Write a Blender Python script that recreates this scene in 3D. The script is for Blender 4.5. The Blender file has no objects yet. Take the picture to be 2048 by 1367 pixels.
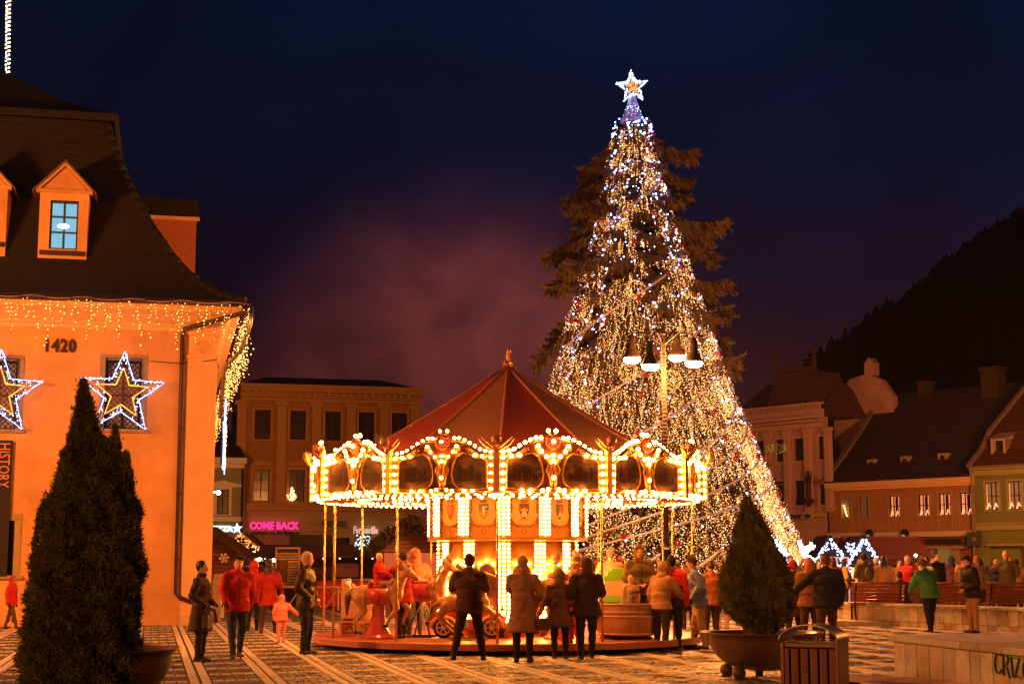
import bpy, bmesh, math, random
import numpy as np
from mathutils import Vector, Matrix, Euler
R = math.radians
rnd = random.Random(7)
nrs = np.random.RandomState(11)
S = bpy.context.scene
C = S.collection

# ------------------------------------------------------------------ camera
F_PX, PITCH, EYE = 3100.0, R(8.09), 1.65
cam = bpy.data.cameras.new('camera')
camo = bpy.data.objects.new('camera', cam)
C.objects.link(camo)
cam.sensor_width = 36.0
cam.lens = 36.0 * F_PX / 2048.0
cam.clip_start, cam.clip_end = 0.1, 4000
camo.location = (0, 0, EYE)
camo.rotation_euler = (R(90) + PITCH, 0, 0)
S.camera = camo

# ------------------------------------------------------------------ world: night sky over a lit town
W = bpy.data.worlds.new('World'); S.world = W; W.use_nodes = True
nt = W.node_tree; nt.nodes.clear()
def wn(t, **k):
    n = nt.nodes.new(t)
    for a, b in k.items(): setattr(n, a, b)
    return n
tc = wn('ShaderNodeTexCoord'); sep = wn('ShaderNodeSeparateXYZ')
nt.links.new(tc.outputs['Generated'], sep.inputs[0])
ramp = wn('ShaderNodeValToRGB')
nt.links.new(sep.outputs['Z'], ramp.inputs[0])
e = ramp.color_ramp.elements
e[0].position = 0.0; e[0].color = (0.040, 0.0075, 0.0045, 1)
e[1].position = 0.38; e[1].color = (0.0001, 0.0048, 0.0190, 1)
for p, c in ((0.10, (0.026, 0.0052, 0.0070)), (0.16, (0.0085, 0.0036, 0.0110)), (0.24, (0.0012, 0.0038, 0.0165))):
    q = e.new(p); q.color = (*c, 1)
noise = wn('ShaderNodeTexNoise'); noise.inputs['Scale'].default_value = 3.4; noise.inputs['Distortion'].default_value = .7; noise.inputs['Detail'].default_value = 3
nt.links.new(tc.outputs['Generated'], noise.inputs['Vector'])
mr = wn('ShaderNodeMapRange'); mr.inputs['To Min'].default_value = 0.55; mr.inputs['To Max'].default_value = 1.5
mr.inputs['From Min'].default_value = 0.3; mr.inputs['From Max'].default_value = 0.7
nt.links.new(noise.outputs['Fac'], mr.inputs['Value'])
vm = wn('ShaderNodeVectorMath', operation='SCALE')
nt.links.new(ramp.outputs['Color'], vm.inputs[0]); nt.links.new(mr.outputs[0], vm.inputs['Scale'])
sky = wn('ShaderNodeTexSky'); sky.sky_type = 'NISHITA'; sky.sun_disc = False
sky.sun_elevation = R(-9.0); sky.sun_rotation = R(200)
skb = wn('ShaderNodeBackground'); skb.inputs['Strength'].default_value = 0.05
nt.links.new(sky.outputs[0], skb.inputs[0])
bg = wn('ShaderNodeBackground'); bg.inputs['Strength'].default_value = 1.0
# glow of mist and lens flare over the carousel, painted into the sky colour
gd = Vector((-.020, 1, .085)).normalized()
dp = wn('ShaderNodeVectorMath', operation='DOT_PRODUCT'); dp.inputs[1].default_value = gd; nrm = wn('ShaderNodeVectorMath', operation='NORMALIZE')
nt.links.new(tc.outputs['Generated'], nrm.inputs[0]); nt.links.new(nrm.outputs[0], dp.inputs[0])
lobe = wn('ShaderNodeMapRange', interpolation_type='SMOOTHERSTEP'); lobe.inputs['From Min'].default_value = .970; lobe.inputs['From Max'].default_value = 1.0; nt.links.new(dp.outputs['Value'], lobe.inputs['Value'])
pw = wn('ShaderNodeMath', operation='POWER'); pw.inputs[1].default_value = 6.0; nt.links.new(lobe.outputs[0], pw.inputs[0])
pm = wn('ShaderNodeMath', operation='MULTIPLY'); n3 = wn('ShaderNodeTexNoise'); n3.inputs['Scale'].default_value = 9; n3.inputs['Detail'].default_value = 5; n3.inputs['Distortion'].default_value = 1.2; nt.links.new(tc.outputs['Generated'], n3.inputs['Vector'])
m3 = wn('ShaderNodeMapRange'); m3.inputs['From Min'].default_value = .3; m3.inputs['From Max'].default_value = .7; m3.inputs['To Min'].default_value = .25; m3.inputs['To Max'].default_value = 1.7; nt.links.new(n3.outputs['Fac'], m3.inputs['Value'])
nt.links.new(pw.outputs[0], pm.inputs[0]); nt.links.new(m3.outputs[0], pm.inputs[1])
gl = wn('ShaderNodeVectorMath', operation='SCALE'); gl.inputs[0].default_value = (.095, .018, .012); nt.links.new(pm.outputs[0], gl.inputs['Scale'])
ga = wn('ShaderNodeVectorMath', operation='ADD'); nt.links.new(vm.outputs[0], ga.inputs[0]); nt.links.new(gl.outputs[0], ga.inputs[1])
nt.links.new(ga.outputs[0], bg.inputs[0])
add = wn('ShaderNodeAddShader'); out = wn('ShaderNodeOutputWorld')
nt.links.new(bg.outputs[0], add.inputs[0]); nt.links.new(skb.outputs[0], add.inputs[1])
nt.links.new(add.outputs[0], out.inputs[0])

S.view_settings.view_transform = 'Standard'
S.view_settings.look = 'None'
S.view_settings.gamma = 1.0
S.view_settings.use_curve_mapping = False
S.view_settings.exposure = 0.15
S.render.engine = 'CYCLES'
cy = S.cycles
cy.use_denoising = True
cy.max_bounces = 5; cy.diffuse_bounces = 2; cy.glossy_bounces = 2; cy.transmission_bounces = 2; cy.volume_bounces = 0
cy.sample_clamp_indirect = 4.0
cy.caustics_reflective = False; cy.caustics_refractive = False
cy.use_light_tree = True
cy.pixel_filter_type = 'BLACKMAN_HARRIS'

# ------------------------------------------------------------------ measuring helpers (camera geometry -> real positions)
CT, ST = math.cos(PITCH), math.sin(PITCH)
def ray(px, py):
    v = 683.5 - py
    return Vector((px - 1024.0, F_PX * CT - v * ST, F_PX * ST + v * CT))
def at(px, py, Y):
    d = ray(px, py); s = Y / d.y
    return Vector((d.x * s, Y, EYE + d.z * s))
def ground(px, py, z=0.0):
    d = ray(px, py); s = (z - EYE) / d.z
    return Vector((d.x * s, d.y * s, z))
class Facade:
    """a vertical plane through a ground point; u runs along it, +y local goes into the building"""
    def __init__(self, org, ang):
        self.o = Vector((org[0], org[1], 0)); self.a = ang
        self.u = Vector((math.cos(ang), math.sin(ang), 0)); self.n = Vector((-math.sin(ang), math.cos(ang), 0))
    def uz(self, px, py, depth=0.0):
        d = ray(px, py); e = Vector((0, 0, EYE))
        t = (self.o + self.n * depth - e).dot(self.n) / d.dot(self.n)
        p = e + d * t
        return (p - self.o).dot(self.u), p.z

# ------------------------------------------------------------------ materials
MATS = {}
def mat(name, col, rough=0.7, metal=0.0, emit=None, strength=0.0, var=0.0, scale=6.0, bump=0.0, bscale=30.0, spec=0.4, coat=0.0, trans=0.0, nosample=False, both=False):
    if name in MATS: return MATS[name]
    m = bpy.data.materials.new(name); m.use_nodes = True
    t = m.node_tree; b = t.nodes['Principled BSDF']
    b.inputs['Base Color'].default_value = (*col, 1)
    b.inputs['Roughness'].default_value = rough
    b.inputs['Metallic'].default_value = metal
    b.inputs['Specular IOR Level'].default_value = spec
    b.inputs['Coat Weight'].default_value = coat
    if emit:
        b.inputs['Emission Color'].default_value = (*emit, 1)
        b.inputs['Emission Strength'].default_value = strength
    tcn = t.nodes.new('ShaderNodeTexCoord')
    if var > 0:
        n = t.nodes.new('ShaderNodeTexNoise'); n.inputs['Scale'].default_value = scale; n.inputs['Detail'].default_value = 6
        n.inputs['Roughness'].default_value = 0.65
        t.links.new(tcn.outputs['Object'], n.inputs['Vector'])
        h = t.nodes.new('ShaderNodeMapRange'); h.inputs['From Min'].default_value = 0.25; h.inputs['From Max'].default_value = 0.75
        h.inputs['To Min'].default_value = 1 - var; h.inputs['To Max'].default_value = 1 + var
        t.links.new(n.outputs['Fac'], h.inputs['Value'])
        oi = t.nodes.new('ShaderNodeObjectInfo')
        h2 = t.nodes.new('ShaderNodeMapRange'); h2.inputs['To Min'].default_value = 1 - var * .5; h2.inputs['To Max'].default_value = 1 + var * .5
        t.links.new(oi.outputs['Random'], h2.inputs['Value'])
        mu = t.nodes.new('ShaderNodeMath'); mu.operation = 'MULTIPLY'
        t.links.new(h.outputs[0], mu.inputs[0]); t.links.new(h2.outputs[0], mu.inputs[1])
        v = t.nodes.new('ShaderNodeVectorMath'); v.operation = 'SCALE'; v.inputs[0].default_value = col
        t.links.new(mu.outputs[0], v.inputs['Scale'])
        t.links.new(v.outputs[0], b.inputs['Base Color'])
        rr = t.nodes.new('ShaderNodeMapRange'); rr.inputs['To Min'].default_value = min(1, rough * 1.15); rr.inputs['To Max'].default_value = rough * .8
        t.links.new(n.outputs['Fac'], rr.inputs['Value']); t.links.new(rr.outputs[0], b.inputs['Roughness'])
    if bump > 0:
        n2 = t.nodes.new('ShaderNodeTexNoise'); n2.inputs['Scale'].default_value = bscale; n2.inputs['Detail'].default_value = 4
        t.links.new(tcn.outputs['Object'], n2.inputs['Vector'])
        bp = t.nodes.new('ShaderNodeBump'); bp.inputs['Strength'].default_value = bump; bp.inputs['Distance'].default_value = 0.02
        t.links.new(n2.outputs['Fac'], bp.inputs['Height']); t.links.new(bp.outputs[0], b.inputs['Normal'])
    if nosample: m.cycles.emission_sampling = 'NONE'
    MATS[name] = m
    return m
def glow(name, col, strength, nosample=False):
    if name in MATS: return MATS[name]
    m = bpy.data.materials.new(name); m.use_nodes = True
    t = m.node_tree; t.nodes.clear()
    em = t.nodes.new('ShaderNodeEmission'); em.inputs[0].default_value = (*col, 1); em.inputs[1].default_value = strength
    o = t.nodes.new('ShaderNodeOutputMaterial'); t.links.new(em.outputs[0], o.inputs[0])
    if nosample: m.cycles.emission_sampling = 'NONE'
    MATS[name] = m
    return m
def striped(name, c1, c2, scale, axis='Z', rough=.7, bump=.6, var=.25, thresh=.12):
    """boards / ribs: regular joints as relief and grime"""
    if name in MATS: return MATS[name]
    m = bpy.data.materials.new(name); m.use_nodes = True
    t = m.node_tree; b = t.nodes['Principled BSDF']; b.inputs['Roughness'].default_value = rough
    tcn = t.nodes.new('ShaderNodeTexCoord'); sp = t.nodes.new('ShaderNodeSeparateXYZ'); t.links.new(tcn.outputs['Object'], sp.inputs[0])
    mu = t.nodes.new('ShaderNodeMath'); mu.operation = 'MULTIPLY'; mu.inputs[1].default_value = scale; t.links.new(sp.outputs[axis], mu.inputs[0])
    fr = t.nodes.new('ShaderNodeMath'); fr.operation = 'FRACT'; t.links.new(mu.outputs[0], fr.inputs[0])
    lt = t.nodes.new('ShaderNodeMapRange'); lt.inputs['From Max'].default_value = thresh; t.links.new(fr.outputs[0], lt.inputs['Value'])
    n = t.nodes.new('ShaderNodeTexNoise'); n.inputs['Scale'].default_value = 5; n.inputs['Detail'].default_value = 6; t.links.new(tcn.outputs['Object'], n.inputs['Vector'])
    h = t.nodes.new('ShaderNodeMapRange'); h.inputs['To Min'].default_value = 1 - var; h.inputs['To Max'].default_value = 1 + var; t.links.new(n.outputs['Fac'], h.inputs['Value'])
    mx = t.nodes.new('ShaderNodeMix'); mx.data_type = 'RGBA'; mx.inputs[6].default_value = (*c2, 1); mx.inputs[7].default_value = (*c1, 1)
    t.links.new(lt.outputs[0], mx.inputs[0])
    v = t.nodes.new('ShaderNodeVectorMath'); v.operation = 'SCALE'; t.links.new(mx.outputs[2], v.inputs[0]); t.links.new(h.outputs[0], v.inputs['Scale'])
    t.links.new(v.outputs[0], b.inputs['Base Color'])
    bp = t.nodes.new('ShaderNodeBump'); bp.inputs['Strength'].default_value = bump; bp.inputs['Distance'].default_value = 0.03
    t.links.new(lt.outputs[0], bp.inputs['Height']); t.links.new(bp.outputs[0], b.inputs['Normal'])
    MATS[name] = m
    return m

# ------------------------------------------------------------------ mesh building
class MB:
    def __init__(s): s.v = []; s.f = []; s.m = []
    def add(s, vs, fs, mi=0):
        o = len(s.v); s.v.extend([tuple(p) for p in vs]); s.f.extend([tuple(i + o for i in f) for f in fs]); s.m.extend([mi] * len(fs)); return s
    def box(s, c, d, rz=0.0, mi=0, M=None, taper=1.0):
        x, y, z = d[0] / 2, d[1] / 2, d[2] / 2
        vs = [Vector((a * x * (taper if k > 0 else 1), b * y * (taper if k > 0 else 1), k * z)) for k in (-1, 1) for b in (-1, 1) for a in (-1, 1)]
        if rz: vs = [Matrix.Rotation(rz, 3, 'Z') @ v for v in vs]
        if M is not None: vs = [M @ v for v in vs]
        c = Vector(c)
        return s.add([v + c for v in vs], [(0, 2, 3, 1), (4, 5, 7, 6), (0, 1, 5, 4), (1, 3, 7, 5), (3, 2, 6, 7), (2, 0, 4, 6)], mi)
    def bb(s, x0, x1, y0, y1, z0, z1, mi=0):
        return s.box(((x0 + x1) / 2, (y0 + y1) / 2, (z0 + z1) / 2), (abs(x1 - x0), abs(y1 - y0), abs(z1 - z0)), mi=mi)
    def beam(s, p, q, w, h, mi=0):
        p, q = Vector(p), Vector(q); d = q - p; L = d.length
        if L < 1e-6: return s
        M = d.to_track_quat('Y', 'Z').to_matrix()
        return s.box((p + q) / 2, (w, L, h), M=M, mi=mi)
    def tube(s, pts, r, n=8, mi=0, caps=True, closed=False, flat=1.0):
        pts = [Vector(p) for p in pts]; k = len(pts)
        rs = r if isinstance(r, (list, tuple)) else [r] * k
        vs = []; up = Vector((0, 0, 1)); prev = None
        for i, p in enumerate(pts):
            if closed: d = pts[(i + 1) % k] - pts[i - 1]
            else: d = pts[min(i + 1, k - 1)] - pts[max(i - 1, 0)]
            if d.length < 1e-9: d = Vector((0, 0, 1))
            d.normalize()
            if prev is None:
                a = d.cross(up)
                if a.length < 0.05: a = d.cross(Vector((1, 0, 0)))
            else:
                a = prev - d * prev.dot(d)
                if a.length < 1e-4: a = d.cross(up)
            a.normalize(); prev = a; b = d.cross(a)
            for j in range(n):
                t = 2 * math.pi * j / n
                vs.append(p + (a * math.cos(t) + b * math.sin(t) * flat) * rs[i])
        fs = []
        for i in range(k if closed else k - 1):
            i2 = (i + 1) % k
            for j in range(n):
                j2 = (j + 1) % n
                fs.append((i * n + j, i * n + j2, i2 * n + j2, i2 * n + j))
        if caps and not closed:
            fs.append(tuple(range(n))[::-1]); fs.append(tuple(range((k - 1) * n, k * n)))
        return s.add(vs, fs, mi)
    def lathe(s, prof, n=16, c=(0, 0, 0), mi=0, sx=1.0, sy=1.0, a0=0.0, M=None):
        vs = []; c = Vector(c)
        for r, z in prof:
            for j in range(n):
                t = a0 + 2 * math.pi * j / n
                v = Vector((r * math.cos(t) * sx, r * math.sin(t) * sy, z))
                if M is not None: v = M @ v
                vs.append(v + c)
        fs = []
        for i in range(len(prof) - 1):
            for j in range(n):
                j2 = (j + 1) % n
                fs.append((i * n + j, i * n + j2, (i + 1) * n + j2, (i + 1) * n + j))
        if prof[0][0] > 1e-6: fs.append(tuple(range(n))[::-1])
        if prof[-1][0] > 1e-6: fs.append(tuple(range((len(prof) - 1) * n, len(prof) * n)))
        return s.add(vs, fs, mi)
    def ball(s, c, r, n=10, m=6, mi=0, M=None):
        if not isinstance(r, (tuple, list)): r = (r, r, r)
        prof = [(max(math.sin(math.pi * i / m), 1e-7), -math.cos(math.pi * i / m)) for i in range(m + 1)]
        D = Matrix.Diagonal(Vector(r))
        return s.lathe(prof, n, c, mi, M=(M @ D if M is not None else D))
    def prism(s, poly, y0, y1, mi=0, axis='Y', M=None):
        """polygon of (u, w) extruded; axis Y: u->x, w->z; axis Z: u->x, w->y; axis X: u->y, w->z"""
        k = len(poly)
        def P(u, w, t): return {'Y': (u, t, w), 'Z': (u, w, t), 'X': (t, u, w)}[axis]
        vs = [Vector(P(u, w, y0)) for u, w in poly] + [Vector(P(u, w, y1)) for u, w in poly]
        if M is not None: vs = [M @ v for v in vs]
        fs = [tuple(range(k)), tuple(range(2 * k - 1, k - 1, -1))]
        for i in range(k):
            j = (i + 1) % k
            fs.append((i, k + i, k + j, j))
        return s.add(vs, fs, mi)
    def shift(s, d, n0=0):
        for i in range(n0, len(s.v)): s.v[i] = (s.v[i][0] + d[0], s.v[i][1] + d[1], s.v[i][2] + d[2])
        return s
    def mesh(s, name, mats, smooth=False, fixn=True):
        me = bpy.data.meshes.new(name)
        me.from_pydata(s.v, [], s.f); me.update()
        ms = mats if isinstance(mats, (list, tuple)) else [mats]
        for m in ms: me.materials.append(m)
        if len(ms) > 1: me.polygons.foreach_set('material_index', s.m)
        if fixn:
            b = bmesh.new(); b.from_mesh(me); bmesh.ops.recalc_face_normals(b, faces=b.faces); b.to_mesh(me); b.free()
        if smooth: me.polygons.foreach_set('use_smooth', [True] * len(me.polygons))
        return me
def obj(name, me, parent=None, label=None, kind=None, loc=None, rot=None):
    o = bpy.data.objects.new(name, me); C.objects.link(o)
    if parent is not None: o.parent = parent
    if label: o['label'] = label
    if kind: o['kind'] = kind
    if loc is not None: o.location = loc
    if rot is not None: o.rotation_euler = rot
    return o
def part(name, mb, mats, parent=None, label=None, kind=None, smooth=False, bevel=0.0, loc=None, rot=None, auto=False):
    o = obj(name, mb.mesh(name, mats, smooth or auto), parent, label, kind, loc, rot)
    if bevel:
        b = o.modifiers.new('bevel', 'BEVEL'); b.width = bevel; b.segments = 2; b.limit_method = 'ANGLE'; b.angle_limit = R(40)
    if auto:
        try: o.data.set_sharp_from_angle(angle=R(35))
        except Exception: pass
    return o
def thing(name, label, cat, loc=(0, 0, 0), rz=0.0, group=None, parent=None):
    o = bpy.data.objects.new(name, None); C.objects.link(o); o.empty_display_size = .2
    o.location = loc; o.rotation_euler = (0, 0, rz)
    o['label'] = label; o['category'] = cat
    if group: o['group'] = group
    return o
def tag(o, label, cat, group=None, kind=None):
    o['label'] = label; o['category'] = cat
    if group: o['group'] = group
    if kind: o['kind'] = kind
    return o
def struct(name, mb, mats, smooth=False, parent=None):
    return part(name, mb, mats, parent, kind='structure', smooth=smooth)
def text(body, size, m, parent=None, loc=(0, 0, 0), rot=(R(90), 0, 0), depth=0.01, bold=0.0, align='LEFT', name='lettering', sx=1.0, spacing=1.0, kindpart=True):
    cu = bpy.data.curves.new(name, 'FONT'); cu.body = body; cu.size = size; cu.extrude = depth; cu.offset = bold
    cu.align_x = align; cu.space_character = spacing; cu.resolution_u = 2
    cu.materials.append(m)
    tmp = bpy.data.objects.new('tmp', cu); C.objects.link(tmp)
    dg = bpy.context.evaluated_depsgraph_get(); dg.update()
    me = bpy.data.meshes.new_from_object(tmp.evaluated_get(dg))
    bpy.data.objects.remove(tmp)
    if not me.materials: me.materials.append(m)
    o = obj(name, me, parent, loc=loc, rot=rot); o.scale = (sx, 1, 1)
    return o
def cloud(pts, r, shape='octa', sizes=None):
    """many tiny solids as one numpy mesh; returns verts, faces arrays"""
    pts = np.asarray(pts, float); n = len(pts)
    if shape == 'octa':
        bv = np.array([(1, 0, 0), (-1, 0, 0), (0, 1, 0), (0, -1, 0), (0, 0, 1), (0, 0, -1)], float)
        bf = np.array([(0, 2, 4), (2, 1, 4), (1, 3, 4), (3, 0, 4), (2, 0, 5), (1, 2, 5), (3, 1, 5), (0, 3, 5)])
    else:
        t = (1 + 5 ** .5) / 2
        bv = np.array([(-1, t, 0), (1, t, 0), (-1, -t, 0), (1, -t, 0), (0, -1, t), (0, 1, t), (0, -1, -t), (0, 1, -t), (t, 0, -1), (t, 0, 1), (-t, 0, -1), (-t, 0, 1)], float)
        bv /= np.linalg.norm(bv[0])
        bf = np.array([(0, 11, 5), (0, 5, 1), (0, 1, 7), (0, 7, 10), (0, 10, 11), (1, 5, 9), (5, 11, 4), (11, 10, 2), (10, 7, 6), (7, 1, 8), (3, 9, 4), (3, 4, 2), (3, 2, 6), (3, 6, 8), (3, 8, 9), (4, 9, 5), (2, 4, 11), (6, 2, 10), (8, 6, 7), (9, 8, 1)])
    sz = np.full(n, r) if sizes is None else np.asarray(sizes) * r
    v = (pts[:, None, :] + bv[None] * sz[:, None, None]).reshape(-1, 3)
    f = (bf[None] + (np.arange(n) * len(bv))[:, None, None]).reshape(-1, 3)
    return v, f
def npmesh(name, v, f, m, smooth=False):
    me = bpy.data.meshes.new(name); v = np.asarray(v, np.float32); f = np.asarray(f, np.int32); k = f.shape[1]
    me.vertices.add(len(v)); me.vertices.foreach_set('co', v.ravel())
    me.loops.add(f.size); me.loops.foreach_set('vertex_index', f.ravel())
    me.polygons.add(len(f)); me.polygons.foreach_set('loop_start', np.arange(0, f.size, k, dtype=np.int32))
    try: me.polygons.foreach_set('loop_total', np.full(len(f), k, np.int32))
    except Exception: pass
    me.update(calc_edges=True)
    me.materials.append(m)
    if smooth: me.polygons.foreach_set('use_smooth', [True] * len(f))
    return me
def lights(name, pts, r, m, parent=None, shape='octa', kind='stuff', sizes=None):
    v, f = cloud(pts, r, shape, sizes)
    return obj(name, npmesh(name, v, f, m), parent, kind=kind)

# organic solids: tapered limbs and ellipsoids fused into one continuous skin
def rotm(d):
    return Vector(d).to_track_quat('Z', 'Y').to_matrix()
def organic(name, prims, voxel, mats, parent, smooth_it=3, folds=None):
    mb = MB()
    for p in prims:
        if p[0] == 'c':
            _, a, b, ra, rb, mi = p[:6]; a, b = Vector(a), Vector(b); d = b - a; L = d.length
            prof = [(1e-6, -ra)] + [(ra * math.cos(t), -ra * math.sin(t)) for t in (1.1, .6, 0)] + [(rb * math.cos(t), L + rb * math.sin(t)) for t in (0, .6, 1.1)] + [(1e-6, L + rb)]
            mb.lathe(prof, 12, a, M=rotm(d))
        elif p[0] == 'e':
            _, c, r, mi = p[:4]; mb.ball(c, r, 14, 9, M=(p[4] if len(p) > 4 else None))
        elif p[0] == 'k':   # flat-ended elliptical cone, along a->b
            _, a, b, ra, rb, sy, mi = p[:7]; a, b = Vector(a), Vector(b)
            mb.lathe([(ra, 0), ((ra + rb) / 2, (b - a).length / 2), (rb, (b - a).length)], 20, a, M=Matrix(((1, 0, (b - a).x / (b - a).length), (0, sy, (b - a).y / (b - a).length), (0, 0, (b - a).z / (b - a).length))))
    me = mb.mesh('tmp', [], fixn=True)
    o = bpy.data.objects.new('tmp', me); C.objects.link(o)
    rm = o.modifiers.new('r', 'REMESH'); rm.mode = 'VOXEL'; rm.voxel_size = voxel; rm.adaptivity = 0
    if smooth_it:
        sm = o.modifiers.new('s', 'SMOOTH'); sm.factor = .5; sm.iterations = smooth_it
    dg = bpy.context.evaluated_depsgraph_get(); dg.update()
    m2 = bpy.data.meshes.new_from_object(o.evaluated_get(dg)); m2.name = name
    bpy.data.objects.remove(o); bpy.data.meshes.remove(me)
    nf = len(m2.polygons)
    cen = np.empty(nf * 3, np.float32); m2.polygons.foreach_get('center', cen); cen = cen.reshape(-1, 3)
    best = np.full(nf, 1e9); lab = np.zeros(nf, np.int32)
    for p in prims:
        if p[0] in 'ck':
            a = np.array(p[1]); b = np.array(p[2]); ra, rb = p[3], p[4]; mi = p[5] if p[0] == 'c' else p[6]
            d = b - a; q = cen - a; tt = q @ d / (d @ d)
            if p[0] == 'k': tt2 = tt
            t = np.clip(tt, 0, 1); w = q - t[:, None] * d
            if p[0] == 'k': w = w / np.array((1, p[5], 1))
            dist = np.linalg.norm(w, axis=1) - (ra + (rb - ra) * t)
            if p[0] == 'k': dist = np.maximum(dist - .02, (np.abs(tt - .5) - .5) * float(np.linalg.norm(d)))
        else:
            r = np.array(p[2]); q = cen - np.array(p[1])
            if len(p) > 4: q = q @ np.array(p[4])
            dist = (np.linalg.norm(q / r, axis=1) - 1) * r.min(); mi = p[3]
        k = dist < best; best[k] = dist[k]; lab[k] = mi
    if folds:      # creases, quilting and locks as real relief
        nv = len(m2.vertices); co = np.empty(nv * 3, np.float32); m2.vertices.foreach_get('co', co); co = co.reshape(-1, 3).astype(float)
        no = np.empty(nv * 3, np.float32); m2.vertices.foreach_get('normal', no); no = no.reshape(-1, 3)
        vl = np.zeros(nv, np.int32)
        for p_, l_ in zip(m2.polygons, lab): vl[list(p_.vertices)] = l_
        ph = nrs.uniform(0, 6.28, 8); x, y, z = co.T; off = np.zeros(nv)
        for mi, (kd, amp) in folds.items():
            k = vl == mi
            if kd == 'quilt': w = np.abs(np.sin(z * 34 + np.sin(x * 9 + ph[0]) * .5)) ** .5 * 1.6 - 1 + .3 * np.sin(x * 31 + ph[1]) * np.sin(z * 17)
            elif kd == 'hair': w = np.sin(x * 120 + z * 25 + ph[2]) + .7 * np.sin(y * 95 + z * 40 + ph[3])
            else: w = np.sin(z * 30 + x * 22 + ph[4]) * np.sin(x * 17 - z * 9 + y * 14 + ph[5]) + .6 * np.sin(z * 58 - x * 35 + ph[6]) * np.sin(y * 30 + z * 12 + ph[7])
            off[k] = (w * amp)[k]
        co += no * off[:, None]; m2.vertices.foreach_set('co', co.astype(np.float32).ravel()); m2.update()
    for m in mats: m2.materials.append(m)
    m2.polygons.foreach_set('material_index', lab)
    m2.polygons.foreach_set('use_smooth', [True] * nf)
    return obj(name, m2, parent)
# ================================================================== shared colours
m_cobble = mat('cobble_stone', (0.062, 0.052, 0.044), .5, var=.7, scale=9, bump=.5, bscale=60)
m_strip = mat('pale_paving_stone', (0.52, 0.46, 0.39), .55, var=.22, scale=14, bump=.25, bscale=80)
m_joint = mat('dark_joint', (0.035, 0.03, 0.026), .8, var=.5, scale=3)
m_marble = mat('weathered_marble', (0.46, 0.42, 0.35), .6, var=.42, scale=5, bump=.3, bscale=40)
m_marble2 = mat('stained_marble', (0.36, 0.29, 0.20), .6, var=.5, scale=3.5, bump=.3)
m_marble3 = mat('rusty_marble', (0.38, 0.20, 0.12), .6, var=.5, scale=4, bump=.3)
m_grout = mat('dark_grout', (0.03, 0.025, 0.02), .9)
m_yellow = mat('yellow_stucco', (0.82, 0.42, 0.15), .85, var=.32, scale=.5, bump=.4, bscale=14)
m_cream = mat('cream_stucco', (0.85, 0.52, 0.25), .8, var=.08, scale=2, bump=.1)
m_roof = mat('dark_roof_tiles', (0.012, 0.009, 0.008), .85, var=.4, scale=9, bump=.6, bscale=24)
m_dark = mat('dark_paint', (0.02, 0.016, 0.014), .5)
m_pipe = mat('brown_pipe', (0.045, 0.013, 0.011), .4, var=.2)
m_iron = mat('wrought_iron', (0.015, 0.012, 0.012), .5, metal=.6)
m_glass = mat('dark_glass', (0.02, 0.02, 0.022), .08, spec=.8)
m_white = mat('white_paint', (0.75, 0.72, 0.68), .5)
m_wood = mat('brown_wood', (0.17, 0.075, 0.03), .45, var=.35, scale=7)
m_darkwood = mat('dark_brown_wood', (0.05, 0.02, 0.013), .6, var=.35, scale=7)
m_pinewood = mat('pale_pine_wood', (0.45, 0.28, 0.13), .6, var=.25, scale=8)
m_steel = mat('brushed_steel', (0.35, 0.33, 0.31), .3, metal=.9, var=.2)
g_warm = glow('warm_led', (1.0, 0.50, 0.13), 26, nosample=True)
g_icicle = glow('icicle_led', (1.0, .40, .08), 9)
g_amber = glow('amber_led', (1.0, 0.36, 0.05), 14, nosample=True)
g_cool = glow('cool_led', (0.34, 0.48, 1.0), 16, nosample=True)
g_coolrope = glow('cool_rope_light', (0.30, 0.46, 1.0), 4)
g_orangerope = glow('orange_rope_light', (1.0, 0.30, 0.03), 4)
g_bulb = glow('bulb_glass', (1.0, 0.31, 0.045), 116)
g_window = glow('lit_room', (1.0, 0.42, 0.14), 1.0)

# ================================================================== ground
gm = MB(); gm.add([(-900, -200, 0), (900, -200, 0), (900, 1400, 0), (-900, 1400, 0)], [(0, 1, 2, 3)])
def far_pave():
    m = bpy.data.materials.new('paved_square_far'); m.use_nodes = True; t = m.node_tree; b = t.nodes['Principled BSDF']
    b.inputs['Roughness'].default_value = .6
    g = t.nodes.new('ShaderNodeTexCoord'); mp = t.nodes.new('ShaderNodeMapping'); mp.inputs['Rotation'].default_value = (0, 0, R(-13))
    t.links.new(g.outputs['Object'], mp.inputs[0])
    br = t.nodes.new('ShaderNodeTexBrick'); br.inputs['Scale'].default_value = 1.0; br.inputs['Brick Width'].default_value = 1.0; br.inputs['Row Height'].default_value = 1.3
    br.offset = 0; br.inputs['Mortar Size'].default_value = .055; br.inputs['Mortar Smooth'].default_value = .3
    br.inputs['Color1'].default_value = (.045, .038, .032, 1); br.inputs['Color2'].default_value = (.065, .053, .045, 1); br.inputs['Mortar'].default_value = (.42, .38, .33, 1)
    t.links.new(mp.outputs[0], br.inputs['Vector']); t.links.new(br.outputs['Color'], b.inputs['Base Color'])
    n = t.nodes.new('ShaderNodeTexNoise'); n.inputs['Scale'].default_value = 14; t.links.new(g.outputs['Object'], n.inputs[0])
    bp = t.nodes.new('ShaderNodeBump'); bp.inputs['Strength'].default_value = .6; bp.inputs['Distance'].default_value = .02
    t.links.new(n.outputs[0], bp.inputs['Height']); t.links.new(bp.outputs[0], b.inputs['Normal'])
    return m
pavement = struct('pavement', gm, far_pave())
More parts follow.
